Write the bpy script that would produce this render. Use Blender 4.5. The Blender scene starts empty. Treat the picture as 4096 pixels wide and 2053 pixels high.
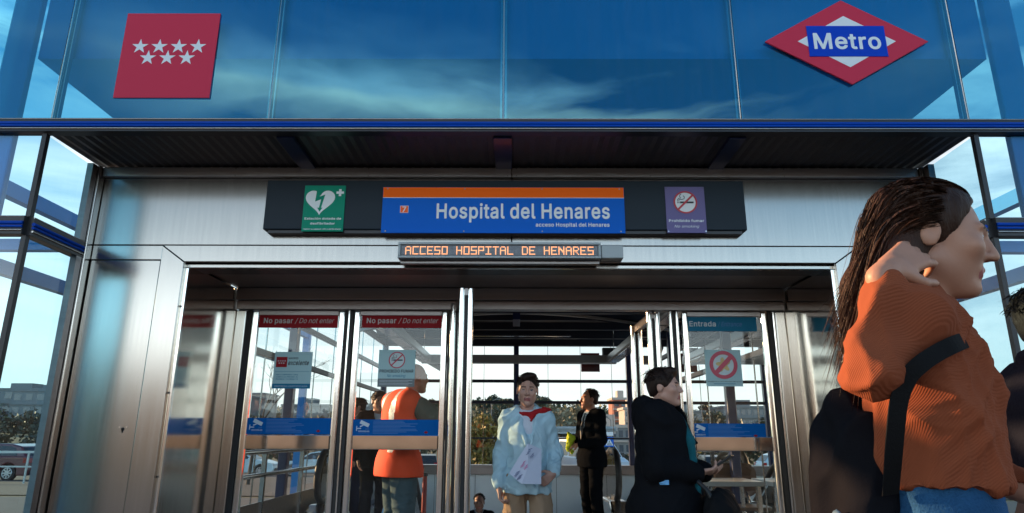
import bpy, bmesh, math, random
import numpy as np
from mathutils import Vector, Matrix, Euler
R = math.radians
sc = bpy.context.scene
col = sc.collection
random.seed(7)

# ------------------------------------------------------------------ camera
CAM_H = 1.15
F_PX, PX_W, PX_H = 2650.5, 4096.0, 2053.0
PITCH, YAW, ROLL = R(15.2), R(-0.383), R(0.235)
_f = Vector((math.sin(YAW) * math.cos(PITCH), math.cos(YAW) * math.cos(PITCH), math.sin(PITCH)))
_r = Vector((math.cos(YAW), -math.sin(YAW), 0))
_u = _r.cross(_f)
CR = _r * math.cos(ROLL) + _u * math.sin(ROLL)
CU = -_r * math.sin(ROLL) + _u * math.cos(ROLL)
cam_data = bpy.data.cameras.new("camera")
cam = bpy.data.objects.new("camera", cam_data)
col.objects.link(cam)
cam_data.sensor_width = 36
cam_data.lens = 36 * F_PX / PX_W
cam_data.clip_start = 0.05
cam_data.clip_end = 5000
m3 = Matrix((CR, CU, -_f)).transposed()
cam.matrix_world = Matrix.Translation((0, 0, CAM_H)) @ m3.to_4x4()
sc.camera = cam


def at(px, py, Y):
    """real point at depth Y that the photograph shows at pixel (px, py)"""
    d = CR * ((px - PX_W / 2) / F_PX) - CU * ((py - PX_H / 2) / F_PX) + _f
    d = d * (Y / d.y)
    return Vector((d.x, d.y, d.z + CAM_H))


# ------------------------------------------------------------------ sky and sun
SUN_EL, SUN_AZ = R(11), R(-68)       # azimuth measured from +Y towards +X: sun low on the left
sun_dir = Vector((math.sin(SUN_AZ) * math.cos(SUN_EL), math.cos(SUN_AZ) * math.cos(SUN_EL), math.sin(SUN_EL)))
world = bpy.data.worlds.new("World")
sc.world = world
world.use_nodes = True
wn, wl = world.node_tree.nodes, world.node_tree.links
wn.clear()
w_out = wn.new("ShaderNodeOutputWorld")
w_bg = wn.new("ShaderNodeBackground")
w_bg.inputs["Strength"].default_value = 0.078
sky = wn.new("ShaderNodeTexSky")
sky.sky_type = 'NISHITA'
sky.sun_disc = False
sky.sun_elevation = SUN_EL
sky.sun_rotation = SUN_AZ
sky.altitude = 300
sky.air_density = 1.1
sky.dust_density = 1.2
sky.ozone_density = 2.2
w_tc = wn.new("ShaderNodeTexCoord")


def wmath(op, a, b=None, clamp=False):
    n = wn.new("ShaderNodeMath")
    n.operation = op
    n.use_clamp = clamp
    for i, v in enumerate((a, b)):
        if v is None:
            continue
        if isinstance(v, (int, float)):
            n.inputs[i].default_value = v
        else:
            wl.new(v, n.inputs[i])
    return n.outputs[0]


def wramp(src, stops):
    n = wn.new("ShaderNodeValToRGB")
    e = n.color_ramp.elements
    while len(e) < len(stops):
        e.new(0.5)
    for k, (p, c) in enumerate(stops):
        e[k].position = p
        e[k].color = (c[0], c[1], c[2], 1) if isinstance(c, tuple) else (c, c, c, 1)
    wl.new(src, n.inputs[0])
    return n.outputs[0]


def wmix(fac, a, b, mode='MIX'):
    n = wn.new("ShaderNodeMix")
    n.data_type = 'RGBA'
    n.blend_type = mode
    for s, v in ((n.inputs[0], fac), (n.inputs[6], a), (n.inputs[7], b)):
        if isinstance(v, (int, float)):
            s.default_value = v
        elif isinstance(v, tuple):
            s.default_value = (v[0], v[1], v[2], 1)
        else:
            wl.new(v, s)
    return n.outputs[2]


sep = wn.new("ShaderNodeSeparateXYZ")
wl.new(w_tc.outputs["Generated"], sep.inputs[0])
zz = sep.outputs["Z"]
# streaky clouds: stretch the direction so the noise lies in flat bands
mp = wn.new("ShaderNodeMapping")
mp.inputs["Scale"].default_value = (1.5, 1.5, 6.0)
mp.inputs["Location"].default_value = (3.1, 1.7, 0.4)
wl.new(w_tc.outputs["Generated"], mp.inputs[0])
nz = wn.new("ShaderNodeTexNoise")
nz.inputs["Scale"].default_value = 1.5
nz.inputs["Detail"].default_value = 7
nz.inputs["Roughness"].default_value = 0.55
nz.inputs["Distortion"].default_value = 0.5
wl.new(mp.outputs[0], nz.inputs["Vector"])
cl = wramp(nz.outputs["Fac"], [(0.40, 0.0), (0.62, 1.0)])
band = wramp(zz, [(0.0, 0.3), (0.20, 0.75), (0.44, 1.0), (0.485, 0.95), (0.52, 0.25), (0.57, 0.0)])
back_only = wramp(wmath('ADD', wmath('MULTIPLY', sep.outputs["Y"], -0.5), 0.5), [(0.50, 1.0), (0.60, 0.0)])
mid_az = wramp(wmath('ABSOLUTE', wmath('ADD', sep.outputs["X"], 0.05)), [(0.0, 1.0), (0.30, 0.9), (0.48, 0.12), (1.0, 0.05)])
high = wramp(zz, [(0.36, 0.25), (0.44, 1.0)])
keep = wmath('MAXIMUM', back_only, wmath('MULTIPLY', mid_az, high))
cloud = wmath('MULTIPLY', wmath('MULTIPLY', cl, band), keep)
haze = wramp(zz, [(0.0, 0.92), (0.10, 0.74), (0.20, 0.46), (0.28, 0.20), (0.37, 0.05), (0.44, 0.0)])
tint = wmix(1.0, sky.outputs[0], (0.50, 0.96, 1.14), 'MULTIPLY')
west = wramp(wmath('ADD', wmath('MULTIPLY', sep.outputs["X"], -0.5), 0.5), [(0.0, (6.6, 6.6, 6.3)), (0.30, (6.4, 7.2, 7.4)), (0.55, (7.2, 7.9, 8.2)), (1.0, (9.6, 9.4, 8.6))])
c1 = wmix(haze, tint, west)
cloudcol = wramp(zz, [(0.0, (1.0, 0.93, 0.80)), (0.30, (0.85, 0.90, 0.92)), (0.440, (0.95, 0.93, 0.86)), (0.460, (1.45, 1.38, 1.2)), (0.473, (0.85, 0.98, 1.08)), (0.52, (0.55, 0.78, 0.98))])
cloudcol = wmix(1.0, cloudcol, (10.0, 10.0, 10.0), 'MULTIPLY')
c2 = wmix(cloud, c1, cloudcol)
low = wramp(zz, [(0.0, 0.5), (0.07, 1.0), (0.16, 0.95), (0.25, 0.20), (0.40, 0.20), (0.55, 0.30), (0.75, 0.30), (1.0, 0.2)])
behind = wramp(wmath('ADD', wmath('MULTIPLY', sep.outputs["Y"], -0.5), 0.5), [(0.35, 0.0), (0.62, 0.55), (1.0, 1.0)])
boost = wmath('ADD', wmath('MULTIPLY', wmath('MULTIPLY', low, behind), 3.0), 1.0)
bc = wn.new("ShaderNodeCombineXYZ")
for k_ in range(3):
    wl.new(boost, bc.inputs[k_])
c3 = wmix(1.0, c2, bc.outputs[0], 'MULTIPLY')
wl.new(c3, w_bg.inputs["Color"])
wl.new(w_bg.outputs[0], w_out.inputs["Surface"])

sl = bpy.data.lights.new("sun", 'SUN')
sl.energy = 5.0
sl.angle = R(0.5)
sl.color = (1.0, 0.60, 0.31)
sun = bpy.data.objects.new("sun", sl)
col.objects.link(sun)
sun.rotation_euler = (-sun_dir).to_track_quat('-Z', 'Y').to_euler()
sun.location = (-30, 5, 20)

sc.view_settings.view_transform = 'Standard'
sc.view_settings.look = 'None'
sc.view_settings.exposure = 1.0
sc.view_settings.gamma = 1.0
sc.render.engine = 'CYCLES'
sc.cycles.max_bounces = 10
sc.cycles.transparent_max_bounces = 24
sc.cycles.glossy_bounces = 6
sc.cycles.caustics_reflective = False
sc.cycles.caustics_refractive = False
sc.cycles.use_denoising = True
sc.cycles.sample_clamp_indirect = 6.0


# ------------------------------------------------------------------ materials
MATS = {}


def mat(name, color, rough=0.5, metal=0.0, var=0.0, vscale=4.0, bump=0.0, bscale=40.0, stretch=(1, 1, 1),
        rvar=0.0, spec=0.5, coat=0.0, emit=None, estr=0.0, sheen=0.0):
    if name in MATS:
        return MATS[name]
    m = bpy.data.materials.new(name)
    m.use_nodes = True
    nt = m.node_tree
    p = nt.nodes["Principled BSDF"]
    p.inputs["Base Color"].default_value = (*color, 1)
    p.inputs["Roughness"].default_value = rough
    p.inputs["Metallic"].default_value = metal
    p.inputs["Specular IOR Level"].default_value = spec
    p.inputs["Coat Weight"].default_value = coat
    p.inputs["Sheen Weight"].default_value = sheen
    if emit:
        p.inputs["Emission Color"].default_value = (*emit, 1)
        p.inputs["Emission Strength"].default_value = estr
    if var or bump or rvar:
        tc = nt.nodes.new("ShaderNodeTexCoord")
        mpn = nt.nodes.new("ShaderNodeMapping")
        mpn.inputs["Scale"].default_value = stretch
        nt.links.new(tc.outputs["Object"], mpn.inputs[0])
    if var or rvar:
        n1 = nt.nodes.new("ShaderNodeTexNoise")
        n1.inputs["Scale"].default_value = vscale
        n1.inputs["Detail"].default_value = 6
        n1.inputs["Roughness"].default_value = 0.6
        nt.links.new(mpn.outputs[0], n1.inputs["Vector"])
        if var:
            hv = nt.nodes.new("ShaderNodeMapRange")
            hv.inputs["From Min"].default_value = 0.25
            hv.inputs["From Max"].default_value = 0.75
            hv.inputs["To Min"].default_value = 1 - var
            hv.inputs["To Max"].default_value = 1 + var
            nt.links.new(n1.outputs["Fac"], hv.inputs[0])
            mx = nt.nodes.new("ShaderNodeMix")
            mx.data_type = 'RGBA'
            mx.blend_type = 'MULTIPLY'
            mx.inputs[0].default_value = 1
            mx.inputs[6].default_value = (*color, 1)
            nt.links.new(hv.outputs[0], mx.inputs[7])
            nt.links.new(mx.outputs[2], p.inputs["Base Color"])
        if rvar:
            rv = nt.nodes.new("ShaderNodeMapRange")
            rv.inputs["From Min"].default_value = 0.25
            rv.inputs["From Max"].default_value = 0.75
            rv.inputs["To Min"].default_value = max(0.02, rough - rvar)
            rv.inputs["To Max"].default_value = rough + rvar
            nt.links.new(n1.outputs["Fac"], rv.inputs[0])
            nt.links.new(rv.outputs[0], p.inputs["Roughness"])
    if bump:
        n2 = nt.nodes.new("ShaderNodeTexNoise")
        n2.inputs["Scale"].default_value = bscale
        n2.inputs["Detail"].default_value = 4
        nt.links.new(mpn.outputs[0], n2.inputs["Vector"])
        b = nt.nodes.new("ShaderNodeBump")
        b.inputs["Strength"].default_value = bump
        b.inputs["Distance"].default_value = 0.01
        nt.links.new(n2.outputs["Fac"], b.inputs["Height"])
        nt.links.new(b.outputs[0], p.inputs["Normal"])
    MATS[name] = m
    return m


def glass(name, tint, refl, ior=1.5, rough=0.0, body=None, dirt=0.0, wav=0.0, coat=None, cfac=0.0):
    """thin pane: a see-through layer, a mirror layer, and a little dust"""
    if name in MATS:
        return MATS[name]
    m = bpy.data.materials.new(name)
    m.use_nodes = True
    nt = m.node_tree
    nt.nodes.clear()
    out = nt.nodes.new("ShaderNodeOutputMaterial")
    tr = nt.nodes.new("ShaderNodeBsdfTransparent")
    tr.inputs[0].default_value = (*tint, 1)
    gl = nt.nodes.new("ShaderNodeBsdfGlossy")
    gl.inputs["Roughness"].default_value = rough
    gl.inputs["Color"].default_value = (1, 1, 1, 1) if body is None else (*body, 1)
    fr = nt.nodes.new("ShaderNodeFresnel")
    fr.inputs[0].default_value = ior
    ad = nt.nodes.new("ShaderNodeMath")
    ad.use_clamp = True
    ad.inputs[1].default_value = refl
    nt.links.new(fr.outputs[0], ad.inputs[0])
    mx = nt.nodes.new("ShaderNodeMixShader")
    nt.links.new(ad.outputs[0], mx.inputs[0])
    nt.links.new(tr.outputs[0], mx.inputs[1])
    nt.links.new(gl.outputs[0], mx.inputs[2])
    last = mx.outputs[0]
    if coat:
        dc = nt.nodes.new("ShaderNodeBsdfDiffuse")
        dc.inputs[0].default_value = (*coat, 1)
        m0 = nt.nodes.new("ShaderNodeMixShader")
        m0.inputs[0].default_value = cfac
        nt.links.new(tr.outputs[0], m0.inputs[1])
        nt.links.new(dc.outputs[0], m0.inputs[2])
        nt.links.new(m0.outputs[0], mx.inputs[1])
    tc = nt.nodes.new("ShaderNodeTexCoord")
    if wav:
        nw = nt.nodes.new("ShaderNodeTexNoise")
        nw.inputs["Scale"].default_value = 1.2
        nt.links.new(tc.outputs["Object"], nw.inputs["Vector"])
        b = nt.nodes.new("ShaderNodeBump")
        b.inputs["Strength"].default_value = wav
        b.inputs["Distance"].default_value = 0.05
        nt.links.new(nw.outputs["Fac"], b.inputs["Height"])
        nt.links.new(b.outputs[0], gl.inputs["Normal"])
    if dirt:
        df = nt.nodes.new("ShaderNodeBsdfDiffuse")
        df.inputs[0].default_value = (0.55, 0.53, 0.5, 1)
        mpn = nt.nodes.new("ShaderNodeMapping")
        mpn.inputs["Scale"].default_value = (14, 14, 1.2)
        nt.links.new(tc.outputs["Object"], mpn.inputs[0])
        nd = nt.nodes.new("ShaderNodeTexNoise")
        nd.inputs["Scale"].default_value = 2.0
        nd.inputs["Detail"].default_value = 8
        nt.links.new(mpn.outputs[0], nd.inputs["Vector"])
        mr = nt.nodes.new("ShaderNodeMapRange")
        mr.inputs["From Min"].default_value = 0.42
        mr.inputs["From Max"].default_value = 0.8
        mr.inputs["To Max"].default_value = dirt
        nt.links.new(nd.outputs["Fac"], mr.inputs[0])
        m2 = nt.nodes.new("ShaderNodeMixShader")
        nt.links.new(mr.outputs[0], m2.inputs[0])
        nt.links.new(last, m2.inputs[1])
        nt.links.new(df.outputs[0], m2.inputs[2])
        last = m2.outputs[0]
    nt.links.new(last, out.inputs[0])
    MATS[name] = m
    return m


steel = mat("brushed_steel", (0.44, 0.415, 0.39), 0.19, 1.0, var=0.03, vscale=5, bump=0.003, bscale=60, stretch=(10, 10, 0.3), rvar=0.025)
reveal_steel = mat("reveal_steel", (0.68, 0.62, 0.55), 0.11, 1.0, var=0.10, vscale=1.6, bump=0.02, bscale=8, stretch=(3, 3, 0.5), rvar=0.05)
steel_dull = mat("dull_steel", (0.50, 0.50, 0.51), 0.36, 1.0, var=0.08, vscale=2, bump=0.03, bscale=30, stretch=(0.5, 6, 6), rvar=0.05)
polished = mat("polished_steel", (0.82, 0.81, 0.79), 0.14, 1.0, bump=0.08, bscale=3, stretch=(6, 6, 1.0))
dark_metal = mat("dark_metal", (0.030, 0.030, 0.034), 0.35, 0.3, bump=0.02, bscale=60)
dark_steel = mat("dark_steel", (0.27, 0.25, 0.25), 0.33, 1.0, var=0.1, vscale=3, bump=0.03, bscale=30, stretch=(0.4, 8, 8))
rubber = mat("black_rubber", (0.010, 0.010, 0.011), 0.55)
navy = mat("navy_paint", (0.010, 0.020, 0.075), 0.32, coat=0.4, bump=0.02, bscale=80)
blue_paint = mat("blue_paint", (0.0, 0.235, 0.62), 0.5, bump=0.02, bscale=60)
trim_blue = mat("blue_trim_paint", (0.0, 0.06, 0.42), 0.45, spec=0.15)
fascia_glass = glass("blue_coated_glass", (0.24, 0.74, 0.95), 0.11, 1.5, 0.02, body=(0.34, 0.84, 1.0), dirt=0.015, wav=0.10, coat=(0.0, 0.14, 0.34), cfac=0.20)
side_glass = glass("tinted_side_glass", (0.56, 0.84, 0.94), 0.03, 1.35, 0.0, dirt=0.02)
door_glass = glass("clear_door_glass", (0.90, 0.96, 0.96), 0.03, 1.22, 0.0, dirt=0.02)
back_glass = glass("clear_back_glass", (0.93, 0.97, 0.98), 0.02, 1.3, 0.0)


# ------------------------------------------------------------------ mesh helpers
class MB:
    def __init__(self):
        self.v, self.f, self.mi = [], [], []

    def add(self, vs, fs, mi=0):
        o = len(self.v)
        self.v += [tuple(p) for p in vs]
        self.f += [tuple(i + o for i in f) for f in fs]
        self.mi += [mi] * len(fs)
        return self

    def box(self, x0, x1, y0, y1, z0, z1, mi=0):
        v = [(x, y, z) for x in (x0, x1) for y in (y0, y1) for z in (z0, z1)]
        f = [(0, 1, 3, 2), (4, 6, 7, 5), (0, 4, 5, 1), (2, 3, 7, 6), (0, 2, 6, 4), (1, 5, 7, 3)]
        return self.add(v, f, mi)

    def bar(self, a, b, w, h=None, up=(0, 0, 1), mi=0):
        """square bar from a to b, w wide and h high"""
        a, b = Vector(a), Vector(b)
        h = w if h is None else h
        d = (b - a).normalized()
        u = Vector(up)
        if abs(d.dot(u)) > 0.95:
            u = Vector((0, 1, 0))
        s = d.cross(u).normalized()
        t = s.cross(d).normalized()
        v = []
        for p in (a, b):
            for i, j in ((-1, -1), (1, -1), (1, 1), (-1, 1)):
                v.append(p + s * (w / 2 * i) + t * (h / 2 * j))
        return self.add(v, [(3, 2, 1, 0), (4, 5, 6, 7), (0, 1, 5, 4), (1, 2, 6, 5), (2, 3, 7, 6), (3, 0, 4, 7)], mi)

    def tube(self, pts, r, n=10, mi=0, closed=False, cap=True):
        pts = [Vector(p) for p in pts]
        rr = list(r) if isinstance(r, (list, tuple)) else [r] * len(pts)
        if cap and not closed and len(pts) >= 2:
            # a ring close to each end keeps the shading of the wall straight
            e0 = pts[0] + (pts[1] - pts[0]).normalized() * min(0.004, (pts[1] - pts[0]).length * 0.2)
            e1 = pts[-1] + (pts[-2] - pts[-1]).normalized() * min(0.004, (pts[-2] - pts[-1]).length * 0.2)
            pts = [pts[0], e0] + pts[1:-1] + [e1, pts[-1]]
            rr = [rr[0], rr[0]] + rr[1:-1] + [rr[-1], rr[-1]]
        v, f = [], []
        prev = None
        N = len(pts)
        for i, p in enumerate(pts):
            if closed:
                d = pts[(i + 1) % N] - pts[i - 1]
            else:
                d = pts[min(i + 1, N - 1)] - pts[max(i - 1, 0)]
            d.normalize()
            if prev is None:
                prev = Vector((0, 0, 1)) if abs(d.z) < 0.9 else Vector((1, 0, 0))
            s = (prev - d * prev.dot(d)).normalized()
            prev = s
            t = d.cross(s)
            for k in range(n):
                a = 2 * math.pi * k / n
                v.append(p + (s * math.cos(a) + t * math.sin(a)) * rr[i])
        for i in range(N if closed else N - 1):
            j = (i + 1) % N
            for k in range(n):
                f.append((i * n + k, i * n + (k + 1) % n, j * n + (k + 1) % n, j * n + k))
        if cap and not closed:
            f.append(tuple(range(n - 1, -1, -1)))
            f.append(tuple((N - 1) * n + k for k in range(n)))
        return self.add(v, f, mi)

    def prism(self, poly, axis, c0, c1, mi=0):
        """extrude polygon (2D) along axis between c0 and c1; axis 'y': poly in xz, 'x': yz, 'z': xy"""
        def P(a, b, c):
            return {'y': (a, c, b), 'x': (c, a, b), 'z': (a, b, c)}[axis]
        n = len(poly)
        v = [P(a, b, c0) for a, b in poly] + [P(a, b, c1) for a, b in poly]
        f = [tuple(range(n)), tuple(range(2 * n - 1, n - 1, -1))]
        f += [(i, i + n, (i + 1) % n + n, (i + 1) % n) for i in range(n)]
        return self.add(v, f, mi)

    def build(self, name, mats, parent=None, bevel=0.0, smooth=False, off=None, fix=True):
        me = bpy.data.meshes.new(name)
        me.from_pydata(self.v, [], self.f)
        for m in (mats if isinstance(mats, (list, tuple)) else [mats]):
            me.materials.append(m)
        if any(self.mi):
            me.polygons.foreach_set("material_index", self.mi)
        if fix:
            bm = bmesh.new()
            bm.from_mesh(me)
            bmesh.ops.recalc_face_normals(bm, faces=bm.faces)
            bm.to_mesh(me)
            bm.free()
        if smooth:
            me.polygons.foreach_set("use_smooth", [len(f) == 4 for f in self.f])
        me.update()
        return link(name, me, parent, bevel)


def link(name, me, parent=None, bevel=0.0):
    o = bpy.data.objects.new(name, me)
    col.objects.link(o)
    if parent is not None:
        o.parent = parent
        r = parent
        loc = Vector(parent.get("_w", (0, 0, 0)))
        if not parent.get("_local"):
            o.location = -loc          # vertices were given in world coordinates
        o["_w"] = (0, 0, 0)
        if parent.get("_local"):
            o["_local"] = 1
    if bevel:
        md = o.modifiers.new("bevel", 'BEVEL')
        md.width = bevel
        md.segments = 2
        md.limit_method = 'ANGLE'
        md.harden_normals = False
    return o


def tag(o, label, cat, group=None, kind=None):
    o["label"] = label
    o["category"] = cat
    if group:
        o["group"] = group
    if kind:
        o["kind"] = kind
    return o


def empty(name, loc=(0, 0, 0), rz=0.0, local=False):
    o = bpy.data.objects.new(name, None)
    col.objects.link(o)
    o.empty_display_size = 0.2
    o.location = loc
    o.rotation_euler = (0, 0, rz)
    o["_w"] = tuple(loc)
    if local:
        o["_local"] = 1                # children are given in the thing's own coordinates
    return o


def copy_tree(o, parent=None):
    c = o.copy()
    col.objects.link(c)
    if parent is not None:
        c.parent = parent
    for ch in list(o.children):
        copy_tree(ch, c)
    return c


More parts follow.
